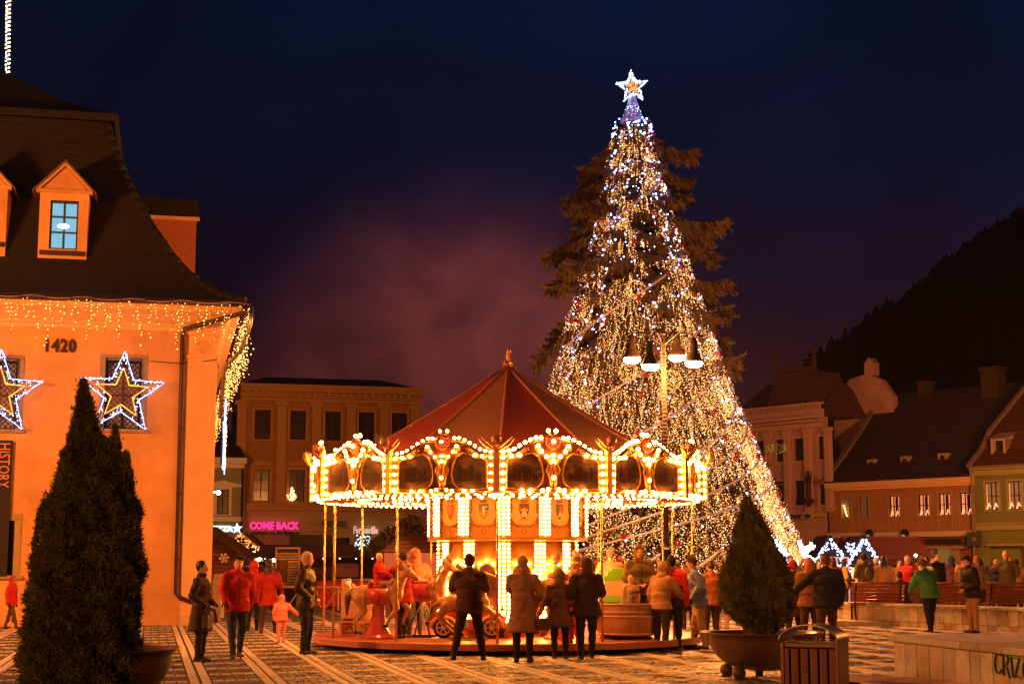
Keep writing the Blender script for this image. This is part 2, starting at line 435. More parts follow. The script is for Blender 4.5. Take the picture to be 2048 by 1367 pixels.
# joints bed under the laid stones, in the part of the square where stones can be told apart
ANG = R(13)
Ud = Vector((-math.sin(ANG), math.cos(ANG), 0)); Vd = Vector((math.sin(R(66)), math.cos(R(66)), 0))
O0 = ground(391.5, 1340)
def gp(a, b, z=0.0): p = O0 + Vd * a + Ud * b; return (p.x, p.y, z)
skew = 1.0 / abs(Vd.x * Ud.y - Vd.y * Ud.x)
PIT = 1.0 * skew
def inview(p, Y0=18.5, Y1=44, m=1.6):
    return Y0 < p[1] < Y1 and abs(p[0]) < .345 * p[1] + m and not (p[0] < -8.4 + .2 and p[1] > 41.2 + .22 * (p[0] + 8))
bed = MB(); bed.add([(-18, 17, .004), (18, 17, .004), (18, 45, .004), (-18, 45, .004)], [(0, 1, 2, 3)])
part('joint_bed', bed, m_joint, pavement)
def stone(mb, a0, a1, b0, b1, h):
    g = .008
    c = [gp(a0 + g, b0 + g), gp(a1 - g, b0 + g), gp(a1 - g, b1 - g), gp(a0 + g, b1 - g)]
    cx = sum(p[0] for p in c) / 4; cyy = sum(p[1] for p in c) / 4
    tz = [h + rnd.uniform(-.003, .003) for _ in c]
    vs = [(x, y, .002) for x, y, _ in c] + [(cx + (x - cx) * .9, cyy + (y - cyy) * .9, z) for (x, y, _), z in zip(c, tz)]
    mb.add(vs, [(4, 5, 6, 7), (0, 1, 5, 4), (1, 2, 6, 5), (2, 3, 7, 6), (3, 0, 4, 7)])
slabs, cobs = [], []
sp_w = .135
for i in range(-16, 40):
    a = i * PIT
    for j in range(-30, 80):
        b = j * .9
        if not inview(gp(a, b)): continue
        for s0 in (-sp_w - .015, .015):
            for q in range(2):
                slabs.append((a + s0, a + s0 + sp_w, b + q * .45, b + q * .45 + .45, .022))
for i in range(-16, 40):
    a0 = i * PIT + sp_w + .03; a1 = (i + 1) * PIT - sp_w - .03
    for j in range(-22, 60):
        b0 = j * 1.27 + (i % 2) * .0
        if not inview(gp((a0 + a1) / 2, b0)): continue
        n = 4
        for k in range(n):
            w = (a1 - a0) / n
            slabs.append((a0 + k * w, a0 + (k + 1) * w, b0, b0 + .23, .021))
        rows = 4; hh = (1.27 - .23) / rows
        for r_ in range(rows):
            nn = 6; w = (a1 - a0) / nn
            xs = [a0] + [a0 + (k + 1) * w + rnd.uniform(-.02, .02) for k in range(nn - 1)] + [a1]
            for k in range(nn):
                cobs.append((xs[k], xs[k + 1], b0 + .23 + r_ * hh, b0 + .23 + (r_ + 1) * hh, rnd.uniform(.004, .021)))
def lay(lst, single, m, massname):
    lst.sort(key=lambda s: gp(s[0], s[2])[1])
    vis = [s for s in lst if gp(s[0], s[2])[1] > 20.6 and abs(gp(s[0], s[2])[0]) < .33 * gp(s[0], s[2])[1]]
    near = vis[:240]; ns = set(map(id, near))
    for s in near:
        b = MB(); stone(b, *s)
        obj(single, b.mesh(single, m, fixn=False), pavement)
    b = MB()
    for s in lst:
        if id(s) not in ns: stone(b, *s)
    me = b.mesh(massname, m, fixn=False)
    obj(massname, me, pavement, kind='stuff')
lay(slabs, 'paving_slab', m_strip, 'paving_slabs')
lay(cobs, 'cobblestone', m_cobble, 'cobblestones')

# ================================================================== windows for every building
def window(parent, u, z, w, h, frame_m, glass_m=None, depth=.12, bars=(2, 3), sill=True, casing=.09, y=0.0, ped=False, cm=None, proud=.03, stuff=None):
    """centre u, bottom z; casing proud of the wall, sash and bars with panes behind"""
    cm = cm or frame_m
    f = MB(); c = casing
    f.bb(u - w / 2 - c, u - w / 2, y - proud, y + depth, z, z + h); f.bb(u + w / 2, u + w / 2 + c, y - proud, y + depth, z, z + h)
    f.bb(u - w / 2 - c, u + w / 2 + c, y - proud - .004, y + depth, z + h, z + h + c)
    if ped:
        f.bb(u - w / 2 - c * 2, u + w / 2 + c * 2, y - proud - .14, y + .02, z + h + c + .12, z + h + c + .2)
        f.prism([(u - w / 2 - c * 2, z + h + c + .2), (u + w / 2 + c * 2, z + h + c + .2), (u, z + h + c + .2 + w * .28)], y - proud - .1, y + .02)
    wo = part('window', f, cm, parent)
    s = MB()
    if sill:
        s.bb(u - w / 2 - c * 1.5, u + w / 2 + c * 1.5, y - proud - .08, y + depth, z - .09, z - .002); part('sill', s, cm, wo)
    b = MB(); t = .05
    y1 = y + depth - .05
    b.bb(u - w / 2, u - w / 2 + t, y1 - .03, y1 + .03, z, z + h); b.bb(u + w / 2 - t, u + w / 2, y1 - .03, y1 + .03, z, z + h)
    b.bb(u - w / 2 + t, u + w / 2 - t, y1 - .03, y1 + .03, z, z + t); b.bb(u - w / 2 + t, u + w / 2 - t, y1 - .03, y1 + .03, z + h - t, z + h)
    for i in range(1, bars[0]): x = u - w / 2 + w * i / bars[0]; b.bb(x - t * .6, x + t * .6, y1 - .027, y1 + .027, z + t, z + h - t)
    for i in range(1, bars[1]):
        zz = z + h * (i / bars[1]) if bars[1] != 3 else z + h * (.36 if i == 1 else .68)
        b.bb(u - w / 2 + t, u + w / 2 - t, y1 - .024, y1 + .024, zz - t * .5, zz + t * .5)
    part('sash', b, frame_m, wo)
    g = MB(); g.bb(u - w / 2, u + w / 2, y1 + .035, y1 + .045, z, z + h); part('pane', g, glass_m or m_glass, wo)
    return wo
def walled(x0, x1, z0, z1, holes, y0=0.0, y1=.4):
    """a wall slab with rectangular openings"""
    b = MB()
    xs = sorted({x0, x1, *[h[0] for h in holes], *[h[1] for h in holes]}); zs = sorted({z0, z1, *[h[2] for h in holes], *[h[3] for h in holes]})
    xs = [x for x in xs if x0 <= x <= x1]; zs = [z for z in zs if z0 <= z <= z1]
    idx = {}
    def vid(x, y, z):
        k = (round(x, 5), round(y, 5), round(z, 5))
        if k not in idx: idx[k] = len(b.v); b.v.append((x, y, z))
        return idx[k]
    solid = {}
    for i in range(len(xs) - 1):
        for j in range(len(zs) - 1):
            cx, cz = (xs[i] + xs[i + 1]) / 2, (zs[j] + zs[j + 1]) / 2
            solid[i, j] = not any(h[0] < cx < h[1] and h[2] < cz < h[3] for h in holes)
    for (i, j), sld in solid.items():
        if not sld: continue
        a, c, d, e_ = xs[i], xs[i + 1], zs[j], zs[j + 1]
        b.f.append((vid(a, y0, d), vid(c, y0, d), vid(c, y0, e_), vid(a, y0, e_))); b.m.append(0)
        b.f.append((vid(a, y1, d), vid(a, y1, e_), vid(c, y1, e_), vid(c, y1, d))); b.m.append(0)
        for (di, dj, p, q) in ((-1, 0, (a, d), (a, e_)), (1, 0, (c, e_), (c, d)), (0, -1, (c, d), (a, d)), (0, 1, (a, e_), (c, e_))):
            if not solid.get((i + di, j + dj), False):
                b.f.append((vid(p[0], y0, p[1]), vid(q[0], y0, q[1]), vid(q[0], y1, q[1]), vid(p[0], y1, p[1]))); b.m.append(0)
    return b

# ================================================================== council house on the left
H_A = R(12.5); HO = ground(420, 1250)
HF = Facade(HO, H_A)
hall = thing('council_house', 'orange lit old council house with steep dark roof and icicle lights under its eaves', 'building', HO, H_A)
hu = lambda px, py, d=0.0: HF.uz(px, py, d)
WALLTOP = hu(300, 655)[1]
EAVE = 8.5; OH = .70; HW, HL = 17.0, 33.0
win_px = [(208, 283, 722, 857), (-42, 36, 722, 857)]
holes = []; wins = []
for x0, x1, y0, y1 in win_px:
    u0, za = hu(x0, y1); u1, zb = hu(x1, y0); _, zc = hu(x0, y0)
    holes.append((u0, u1, za, zb)); wins.append((u0, u1, za, zb))
lu0, lz0 = hu(-60, 1150); lu1, lz1 = hu(30, 1040)
holes.append((lu0, lu1, lz0, lz1))
w = walled(-HW, 0, 0, EAVE + .2, holes, 0, .5)
part('wall', w, m_yellow, hall)
w = MB(); w.bb(-.5, -.003, .502, HL, 0, EAVE + .2); part('side_wall', w, m_yellow, hall)
# pilaster at the corner
pu0 = hu(370, 900)[0]; pu1 = -.0
w = MB(); w.bb(pu0, pu1 + .0, -.09, -.002, .0, WALLTOP - .75); w.bb(pu0 - .0, pu1, -.13, -.002, 0.002, .28)
w.bb(pu0 - .03, pu1 + .04, -.13, -.003, WALLTOP - .8, WALLTOP - .72); w.bb(pu0 - .02, pu1 + .03, -.12, -.003, WALLTOP - .18, WALLTOP - .08)
w.bb(pu0 + .02, pu1, -.1, -.002, WALLTOP - .72, WALLTOP - .18)
pil = part('pilaster', w, m_cream, hall, bevel=.01)
w = MB(); pc = (pu0 + pu1) / 2; zc = WALLTOP - .48
for k in range(9):
    a = R(200 + 140 * k / 8 - 180 + 160); a = R(20 + 140 * k / 8)
    w.tube([(pc, -.11, zc - .08), (pc + .2 * math.cos(a), -.13, zc - .08 + .2 * math.sin(a)), (pc + .22 * math.cos(a), -.11, zc - .08 + .22 * math.sin(a))], [.012, .03, .012], 6)
for s in (-1, 1):
    w.tube([(pc + s * (.08 + .13 * math.cos(t)), -.12, zc - .13 + .05 * math.sin(t * 2)) for t in np.linspace(0, 3.1, 8)], .018, 6)
part('shell_ornament', w, m_cream, pil, smooth=True)
# cornice: coved moulding from wall to eave, front and right side
prof = [(0, -.55), (.06, -.55), (.07, -.45), (.11, -.42), (.11, -.36), (.17, -.33), (.34, -.16), (.54, -.05), (.58, .0), (.58, .07), (.62, .08), (.62, .13)]
def cornice_strip(prof, zt, x0, x1, xr, ylen):
    b = MB(); k = len(prof); vs = []
    for d, z in prof:
        vs += [(x0, -d, zt + z), (xr + d, -d, zt + z), (xr + d, ylen, zt + z)]
    fs = []
    for i in range(k - 1):
        for j in (0, 1): fs.append((i * 3 + j, i * 3 + j + 1, i * 3 + j + 4, i * 3 + j + 3))
    return b.add(vs, fs)
part('cornice', cornice_strip(prof, EAVE - .12, -HW, 0, 0, HL), m_cream, hall)
w = MB()
# gutter (half round) front and side
w.tube([(-HW, -OH - .05, EAVE + .02), (OH + .05, -OH - .05, EAVE + .02)], .075, 8); w.tube([(OH + .05, -OH - .05, EAVE + .02), (OH + .05, HL, EAVE + .02)], .075, 8)
part('gutter', w, m_pipe, hall, smooth=True)
# bell-cast roof
rp = [(0, 8.62), (.5, 8.8), (1, 9.12), (1.5, 9.6), (2, 10.25), (2.5, 11.05), (3, 11.95), (3.4, 12.85), (3.75, 13.8), (3.95, 14.45)]
def roof_rings(rp, x0, x1, y0, y1):
    b = MB()
    for d, z in rp: b.v += [(x0 + d, y0 + d, z), (x1 - d, y0 + d, z), (x1 - d, y1 - d, z), (x0 + d, y1 - d, z)]
    for i in range(len(rp) - 1):
        for j in range(4):
            k = (j + 1) % 4
            b.f.append((i * 4 + j, i * 4 + k, i * 4 + 4 + k, i * 4 + 4 + j)); b.m.append(0)
    return b
RX0, RX1, RY0, RY1 = -HW - .9, OH - .05, -OH + .02, HL
rf = roof_rings(rp + [], RX0, RX1, RY0, RY1); rf.f.append((0, 3, 2, 1)); rf.m.append(0)
m_tiles = striped('tile_courses', (.017, .012, .010), (.005, .004, .0035), 4.2, 'Z', rough=.85, bump=1.0, var=.6, thresh=.3)
roof_o = part('roof', rf, m_tiles, hall)
w = roof_rings([(3.7, 14.42), (3.62, 14.5), (3.6, 14.62), (3.8, 14.66)], RX0, RX1, RY0, RY1); part('roof_ledge', w, m_roof, hall)
w = roof_rings([(3.8, 14.66), (5.2, 15.35), (7.2, 16.75), (8.0, 17.2)], RX0, RX1, RY0, RY1); part('upper_roof', w, m_tiles, hall)
# hip tiles along the visible corner
tile = MB(); tile.tube([(0, 0, 0), (0, .36, 0)], [.13, .10], 8); tme = tile.mesh('hip_tile', m_roof, True)
for i in range(len(rp) - 1):
    p = Vector((RX1 - rp[i][0], RY0 + rp[i][0], rp[i][1])); q = Vector((RX1 - rp[i + 1][0], RY0 + rp[i + 1][0], rp[i + 1][1]))
    n = max(1, int((q - p).length / .33))
    for k in range(n):
        s = p.lerp(q, k / n); o = obj('hip_tile', tme, roof_o, loc=s); o.rotation_mode = 'QUATERNION'; o.rotation_quaternion = (q - p).to_track_quat('Y', 'Z')
# eave fascia (dark red) under the tiles
w = MB(); w.bb(-HW, OH - .1, -OH + .04, -OH + .1, EAVE + .03, EAVE + .13); part('fascia', w, m_pipe, hall)
# front windows with iron grilles
for k, (u0, u1, z0, z1) in enumerate(wins):
    uc, ww, hh = (u0 + u1) / 2, u1 - u0, z1 - z0
    wo = window(hall, uc, z0, ww, hh, m_pipe, mat('pale_curtain_glass', (.42, .36, .33), .35, var=.2), depth=.22, bars=(2, 2), cm=mat('grey_stone_frame', (.36, .27, .18), .8, var=.3), casing=.16, proud=.035, sill=True)
    g = MB(); y = -.1; r = .011
    g.tube([(u0, y, z0 - .05), (u1, y, z0 - .05), (u1, y, z1 + .05), (u0, y, z1 + .05)], .018, 5, closed=True)
    sp = .145; n = int((ww + hh) / sp) + 1
    for i in range(n + 1):
        for s in (1, -1):
            t = i * sp
            p0 = (t, 0) if t < ww else (ww, t - ww); p1 = (0, t) if t < hh else (t - hh, hh)
            if s < 0: p0 = (ww - p0[0], p0[1]); p1 = (ww - p1[0], p1[1])
            g.tube([(u0 + p0[0], y, z0 + p0[1]), (u0 + p1[0], y, z0 + p1[1])], r, 4)
    part('grille', g, m_iron, wo)
window(hall, (lu0 + lu1) / 2, lz0, lu1 - lu0, lz1 - lz0, m_iron, depth=.25, bars=(5, 5), casing=.17, cm=mat('ochre_stone_frame', (.45, .30, .12), .8, var=.3))
# year on the wall
u, z = hu(86, 702); u2, z2 = hu(159, 678)
text('1420', (z2 - z) * 1.36, m_pipe, hall, (u, -.03, z), bold=.018, depth=.02, name='year_numerals', sx=(u2 - u) / 1.16 / .98, spacing=1.12)
# down pipe
g0 = hu(470, 612, -.9); g1 = hu(367, 662, -.14); g2 = hu(352, 1186, -.14)
w = MB(); w.tube([(.72, -.93, EAVE - .02), (.70, -.9, EAVE - .22), (g1[0] + .02, -.16, g1[1] + .06), (g1[0] - .02, -.15, g1[1] - .1), (g2[0], -.15, g2[1]), (g2[0] + .12, -.16, g2[1] - .12), (.1, -.2, g2[1] - .42), (.16, .1, .1)], .062, 10)
for k in range(4):
    zz = g2[1] + (g1[1] - g2[1]) * (k + .5) / 4; uu = g2[0] + (g1[0] - g2[0]) * (k + .5) / 4
    w.tube([(uu, -.15, zz - .03), (uu, -.15, zz + .03)], .075, 10)
part('downpipe', w, m_pipe, hall, smooth=True)
w = MB(); pts = [(.86, -.72, EAVE - .02), (.84, -.6, EAVE - .5), (.6, -.3, EAVE - 1.2), (.2, .1, EAVE - 1.6), (.12, .2, 5.5)]
w.tube(pts, .06, 8); part('side_downpipe', w, m_steel, hall, smooth=True)
w = MB(); w.tube([(hu(300, 722)[0], -.03, hu(300, 722)[1]), (hu(362, 727)[0], -.03, hu(362, 727)[1]), (-.02, -.12, hu(425, 720)[1]), (.05, .1, hu(425, 720)[1] - .2)], .012, 4); part('wall_cable', w, m_dark, hall)
# dormers
def dormer(pxs, yt, yb, ypk, hallp, lit, lab=None):
    x0, x1 = pxs; d = 1.05
    u0, z0 = hu(x0, yb, d); u1, zt = hu(x1, yt, d); uc = (u0 + u1) / 2; zp = hu((x0 + x1) / 2, ypk, d)[1]
    wx0, wx1 = hu((x0 + x1) / 2 - 30, yb, d)[0], hu((x0 + x1) / 2 + 27, yb, d)[0]
    wz0, wz1 = hu(120, yb - 14, d)[1], hu(120, yt + 16, d)[1]
    b = walled(u0, u1, z0 - .4, zt, [(wx0, wx1, wz0, wz1)], d, d + 1.1)
    body = part('dormer', b, m_yellow, hallp)
    b = MB(); b.bb(u0, u1, d + 1.1, d + 2.6, z0 + .4, zt); part('dormer_cheek', b, m_yellow, body)
    b = MB(); b.prism([(u0 - .02, zt), (u1 + .02, zt), (uc, zp - .12)], d + .03, d + .2); b.bb(u0 - .1, u1 + .1, d - .1, d + .1, zt - .06, zt + .03)
    b.beam((u0 - .1, d - .06, zt + .0), (uc, d - .06, zp - .05), .08, .1); b.beam((u1 + .1, d - .06, zt + .0), (uc, d - .06, zp - .05), .08, .1)
    part('pediment', b, m_yellow, body)
    b = MB()
    for s, ux in ((-1, u0), (1, u1)):
        b.add([(ux + s * .2, d - .14, zt - .02), (uc, d - .14, zp + .05), (uc, d + 3.2, zp + .05), (ux + s * .2, d + 2.6, zt - .02), (ux + s * .2, d - .14, zt - .08), (uc, d - .14, zp - .02), (uc, d + 3.2, zp - .02), (ux + s * .2, d + 2.6, zt - .08)],
              [(0, 1, 2, 3), (4, 7, 6, 5), (0, 4, 5, 1), (3, 2, 6, 7), (0, 3, 7, 4)])
    part('dormer_roof', b, mat('mossy_tiles', (.16, .09, .05), .85, var=.4, scale=12, bump=.5), body)
    wu = (wx0 + wx1) / 2
    wo = window(body, wu, wz0, wx1 - wx0, wz1 - wz0, mat('blue_grey_frame', (.04, .06, .09), .5), lit, depth=.18, bars=(2, 3), casing=.0, y=d, proud=0, sill=False)
    b = MB(); b.bb(u0 + .05, u1 - .05, d - .12, d + .02, wz0 - .18, wz0 - .06); part('dormer_sill', b, m_darkwood, body)
    return wu, (wz0 + wz1) / 2, d
lit_blue = glow('cold_lit_room', (.22, .50, .66), 1.0)
wu, wz, dd = dormer((75, 178), 385, 512, 324, hall, lit_blue)
b = MB(); b.ball((wu - .02, dd + .07, wz - .02), (.16, .03, .06)); part('fluorescent_lamp', b, glow('cold_lamp', (.6, .9, 1), 12), hall)
dormer((-85, 16), 375, 500, 315, hall, m_glass)
# side dormer seen beyond the hip
p0 = HF.uz(322, 520, 9); p1 = HF.uz(393, 437, 9); pr = HF.uz(393, 400, 9)
w = MB(); w.bb(p0[0] - 1.2, p1[0], 9, 11.5, p0[1] - 1.5, p1[1]); sd = part('side_dormer', w, mat('red_stucco', (.5, .16, .07), .85, var=.12), hall)
w = MB(); w.bb(p0[0] - 1.8, p1[0] + .06, 8.94, 11.6, p1[1] + .002, pr[1]); part('side_dormer_roof', w, m_roof, sd)
w = MB(); w.bb(p0[0] - 1.2, p1[0] + .1, 8.86, 8.93, p1[1] - .1, p1[1] + .02); part('side_dormer_gutter', w, m_cream, sd)
# banner
u0, z0 = hu(-30, 1152, -.12); u1, z1 = hu(26, 880, -.12)
bn = thing('wall_banner', 'tall dark vertical banner lettered HISTORY hanging on orange wall at picture edge', 'banner', HF.o + HF.u * u1 + Vector((0, 0, z0)), H_A)
b = MB()
for k in range(8):
    b.bb(u0 - u1, 0, -.115 - .006 * (k % 2), -.1, (z1 - z0) * k / 8, (z1 - z0) * (k + 1) / 8)
part('cloth', b, mat('black_banner', (.02, .012, .01), .7), bn)
t = text('HISTORY', .40, mat('orange_print', (.75, .3, .1), .6), bn, (-.33, -.13, z1 - z0 - .06), rot=(R(90), R(90), 0), depth=.002, sx=.72)
# ---- rope-light stars
def star_pts(r, r2, ph=90, n=5):
    return [((r if k % 2 == 0 else r2) * math.cos(R(ph + 36 * k)), (r if k % 2 == 0 else r2) * math.sin(R(ph + 36 * k))) for k in range(2 * n)]
def light_star(px, py, lab, rot=0.0, off=-.38, ph=88, loc=None, rz=None):
    u, z = hu(px, py, off)
    base = HF.o + HF.u * u + HF.n * off; base.z = z
    t = thing('light_star', lab, 'star light', loc or base, H_A if rz is None else rz, 'five pointed light stars on the orange house')
    f = MB(); o1 = star_pts(1.17, .50, ph); o2 = star_pts(.99, .44, ph)
    f.tube([(a, 0, b) for a, b in o1], .012, 4, closed=True); f.tube([(a, .04, b) for a, b in o2], .01, 4, closed=True)
    for k in range(0, 10, 2):
        f.tube([(o1[k][0], 0, o1[k][1]), (o2[k][0], .04, o2[k][1])], .01, 4); f.tube([(o2[k - 1][0], .04, o2[k - 1][1]), (.44 * o2[k - 1][0], .04, .44 * o2[k - 1][1])], .008, 4)
    part('frame', f, m_iron, t)
    f = MB(); f.tube([(a, -.02, b) for a, b in star_pts(1.13, .47, ph)], .015, 6, closed=True); part('white_rope_light', f, g_coolrope, t)
    f = MB(); f.tube([(a, -.04, b) for a, b in star_pts(.69, .29, ph)], .017, 6, closed=True); part('orange_rope_light', f, g_orangerope, t)
    pts = []
    for pl, n in ((star_pts(1.13, .47, ph), 150), (star_pts(.97, .42, ph), 60), (star_pts(.7, .35, ph), 25)):
        for _ in range(n):
            k = rnd.randrange(10); s = rnd.random(); a, b = pl[k], pl[(k + 1) % 10]
            pts.append((a[0] + (b[0] - a[0]) * s + rnd.gauss(0, .015), -.03 + rnd.gauss(0, .02), a[1] + (b[1] - a[1]) * s + rnd.gauss(0, .015)))
    lights('led_beads', pts, .010, g_cool, t)
    # honeycomb net filling the inner star
    f = MB(); poly = star_pts(.66, .28, ph)
    def inside(x, y):
        c = False
        for i in range(10):
            (x1, y1), (x2, y2) = poly[i], poly[i - 1]
            if (y1 > y) != (y2 > y) and x < (x2 - x1) * (y - y1) / (y2 - y1) + x1: c = not c
        return c
    for i in range(-12, 13):
        for j in range(-12, 13):
            x = i * .075 + (j % 2) * .0375; y = j * .062
            if inside(x, y): f.tube([(x + .028 * math.cos(q * 1.571 + .78), -.01, y + .028 * math.sin(q * 1.571 + .78)) for q in range(4)], .006, 3, closed=True)
    part('net', f, mat('brown_net', (.3, .16, .08), .6), t, kind='stuff')
    return t
light_star(244, 787, 'white and orange star light over the grilled window behind the tall cypress')
light_star(-3, 785, 'white and orange star light cut off by the left picture edge')
sl = HF.o + HF.u * .27 + HF.n * 1.35; sl.z = 5.05
light_star(0, 0, 'star light seen edge on around the corner of the orange house', loc=sl, rz=H_A + R(86))
# side lamp
b = MB(); b.ball((0, 0, 0), .06); b.tube([(-.2, 0, 0), (0, 0, .03)], .015, 5)
lp = HF.o + HF.u * .2 + HF.n * 2.2; lp.z = 3.6
wl = part('wall_lamp', b, glow('small_lamp', (1, .7, .4), 40), None, loc=lp); tag(wl, 'tiny bright lamp low on the house corner above the pizza sign', 'lamp')
# ---- icicle lights
ic = thing('icicle_lights', 'sparse curtain of warm icicle lights along the front eave of the orange house', 'light curtain', HF.o, H_A)
n = 46
wire = MB()
for k in range(40): pass
ends = []
for i in range(n):
    u = -5.75 + (OH + 5.7) * i / (n - 1)
    ln = .38 + .75 * abs(math.sin(i * .9) * math.cos(i * .37)) + rnd.uniform(0, .25)
    z0 = EAVE + .02 - .03 * math.sin(i * .7)
    f = MB(); pts = []; p = Vector((u, -OH - .12, z0)); pl = [tuple(p)]
    while z0 - p.z < ln:
        p = p + Vector((rnd.uniform(-.05, .05), rnd.uniform(-.02, .02), -rnd.uniform(.07, .11))); pl.append(tuple(p))
        if rnd.random() < .6: pts.append(tuple(p + Vector((rnd.uniform(-.02, .02), -.01, 0))))
    f.tube(pl, .0035, 3, caps=False)
    so = part('strand', f, m_dark, ic)
    if pts: lights('strand_bulbs', pts, .0125, g_icicle, so, sizes=[rnd.choice((.8, .9, 1, 1.4)) for _ in pts])
    ends.append((u, -OH - .12, z0))
f = MB(); f.tube(ends, .006, 4); part('lead_wire', f, m_white, ic)
si = thing('icicle_lights', 'dense warm icicle lights hanging down the right hand eave of the orange house', 'light curtain', HF.o, H_A)
pts = []; f = MB()
for i in range(95):
    y = -OH + .1 + (HL + .5) * (i / 94) ** 1.2
    ln = .7 + .9 * abs(math.sin(i * 1.3)) + rnd.uniform(0, .3)
    k = 0; z = EAVE
    f.tube([(OH + .06, y, EAVE), (OH + .08 + rnd.uniform(-.03, .1), y, EAVE - ln)], .004, 3, caps=False)
    while k < ln:
        pts.append((OH + .07 + rnd.gauss(0, .05), y + rnd.gauss(0, .05), z - k)); k += rnd.uniform(.07, .16)
part('wires', f, m_dark, si, kind='stuff'); lights('icicle_bulbs', pts, .0135, g_icicle, si, sizes=[rnd.choice((.7, 1, 1.3)) for _ in pts])
# ---- pole with a light string on the roof
pt = HF.o + HF.n * 9; a = HF.uz(15, 152, 9); b_ = HF.uz(17, -60, 9)
tp = thing('light_pole', 'thin roof pole wrapped in a white and gold light string', 'pole', HF.o + HF.u * a[0] + HF.n * 9 + Vector((0, 0, a[1] - .6)), H_A)
hh = b_[1] - a[1] + .6
f = MB(); f.tube([(0, 0, 0), (b_[0] - a[0], 0, hh)], .03, 6); part('pole', f, m_dark, tp)
pts = [((b_[0] - a[0]) * t + .06 * math.cos(t * 160), .06 * math.sin(t * 160), .6 + (hh - .6) * t) for t in np.linspace(0, 1, 110)]
lights('light_string', [p for i, p in enumerate(pts) if i % 3], .026, g_warm, tp); lights('cool_beads', pts[::3], .024, g_cool, tp)
# ================================================================== hill
def hill():
    b = MB(); prof = [(1500, 1100), (1560, 800), (1640, 732), (1720, 680), (1800, 615), (1880, 548), (1960, 490), (2048, 440), (2180, 370), (2400, 300), (2800, 260)]
    Y = 520; crest = [at(px, py, Y) for px, py in prof]
    n = len(crest); rows = 9; vs = []
    for j in range(rows):
        s = j / (rows - 1)
        for i, c in enumerate(crest):
            h = c.z * (1 - s) ** 1.2
            vs.append((c.x + rnd.uniform(-3, 3), Y - s * 330 + rnd.uniform(-5, 5) * (j > 0), h + (rnd.uniform(-4, 4) if 0 < j < rows - 1 else 0) - (2 if j == rows - 1 else 0)))
    for i, c in enumerate(crest): vs.append((c.x, Y + 400, -2))
    fs = []
    for j in range(rows - 1):
        for i in range(n - 1): fs.append((j * n + i, j * n + i + 1, (j + 1) * n + i + 1, (j + 1) * n + i))
    for i in range(n - 1): fs.append((i, rows * n + i, rows * n + i + 1, i + 1))
    b.add(vs, fs); h_ = struct('hill', b, mat('wooded_hill', (.010, .014, .014), .95, var=.5, scale=.05), smooth=True)
    w = MB()
    for _ in range(2600):
        i = rnd.random() * (n - 1.001); j = rnd.random() ** 1.6 * 4.5; i0, j0 = int(i), int(j); fi, fj = i - i0, j - j0
        q = [Vector(vs[(j0 + a) * n + i0 + c]) for a in (0, 1) for c in (0, 1)]; p = q[0].lerp(q[1], fi).lerp(q[2].lerp(q[3], fi), fj)
        r_ = rnd.uniform(1.2, 2.4); w.lathe([(r_, -3), (r_ * .8, r_), (.2, r_ * rnd.uniform(2, 3))], 5, p, a0=rnd.random())
    part('wooded_slope', w, mat('hill_trees', (.008, .012, .012), .95), h_, kind='stuff')
    return h_
hill()

# ================================================================== left background row
BA = R(14)
m_ochre = mat('ochre_plaster', (.36, .17, .045), .85, var=.16, scale=.8, bump=.1)
m_ochre2 = mat('ochre_trim', (.46, .25, .08), .8, var=.1)
m_brownglass = mat('unlit_window', (.035, .02, .012), .15)
BO = ground(477, 1172); BF = Facade(BO, BA)
bu = lambda px, py, d=0.0: BF.uz(px, py, d)
bk = thing('bakery_building', 'dim ochre classical building with pilasters above the pink bakery sign', 'building', BO, BA)
U1, ZT = bu(838, 779); UL, ZTL = bu(484, 762)
ZT = (ZT + ZTL) / 2
zrow = [(bu(525, 878)[1], bu(525, 819)[1]), (bu(525, 1001)[1], bu(525, 938)[1])]
cxs = [524, 595, 665, 732, 798]; hs = []
for c in cxs:
    u = bu(c, 900)[0]
    for z0, z1 in zrow: hs.append((u - .56, u + .56, z0, z1))
zg = bu(600, 1022)[1]
b = walled(0, U1, zg, ZT, hs, 0, .5); part('wall', b, m_ochre, bk)
b = MB(); b.bb(0, U1, .51, 12, zg, ZT - .05); part('building_block', b, m_ochre, bk)
i = 0
for c in cxs:
    u = bu(c, 900)[0]
    window(bk, u, zrow[0][0], 1.12, zrow[0][1] - zrow[0][0], m_darkwood, m_brownglass, depth=.25, cm=m_ochre2, casing=.16, proud=.07)
    window(bk, u, zrow[1][0], 1.12, zrow[1][1] - zrow[1][0], m_darkwood, m_brownglass, depth=.25, cm=m_ochre2, casing=.16, proud=.07, ped=True)
    b = MB(); b.bb(u - .8, u + .8, -.2, -.075, zrow[0][1] + .25, zrow[0][1] + .36); part('window_hood', b, m_ochre2, bk)
zp0, zp1 = bu(560, 1005)[1], bu(560, 802)[1]
for c in (482, 562, 632, 701, 767, 829):
    u = bu(c, 900)[0]; b = MB()
    b.bb(u - .33, u + .33, -.14, -.003, zp0, zp1 - .35); b.bb(u - .4, u + .4, -.17, -.003, zp0 - .0, zp0 + .25)
    b.bb(u - .46, u + .46, -.24, -.003, zp1 - .12, zp1); b.tube([(u - .42, -.19, zp1 - .22), (u - .42, -.05, zp1 - .22)], .11, 8); b.tube([(u + .42, -.19, zp1 - .22), (u + .42, -.05, zp1 - .22)], .11, 8)
    b.bb(u - .36, u + .36, -.16, -.003, zp1 - .34, zp1 - .12)
    part('pilaster', b, m_ochre2, bk)
b = MB()
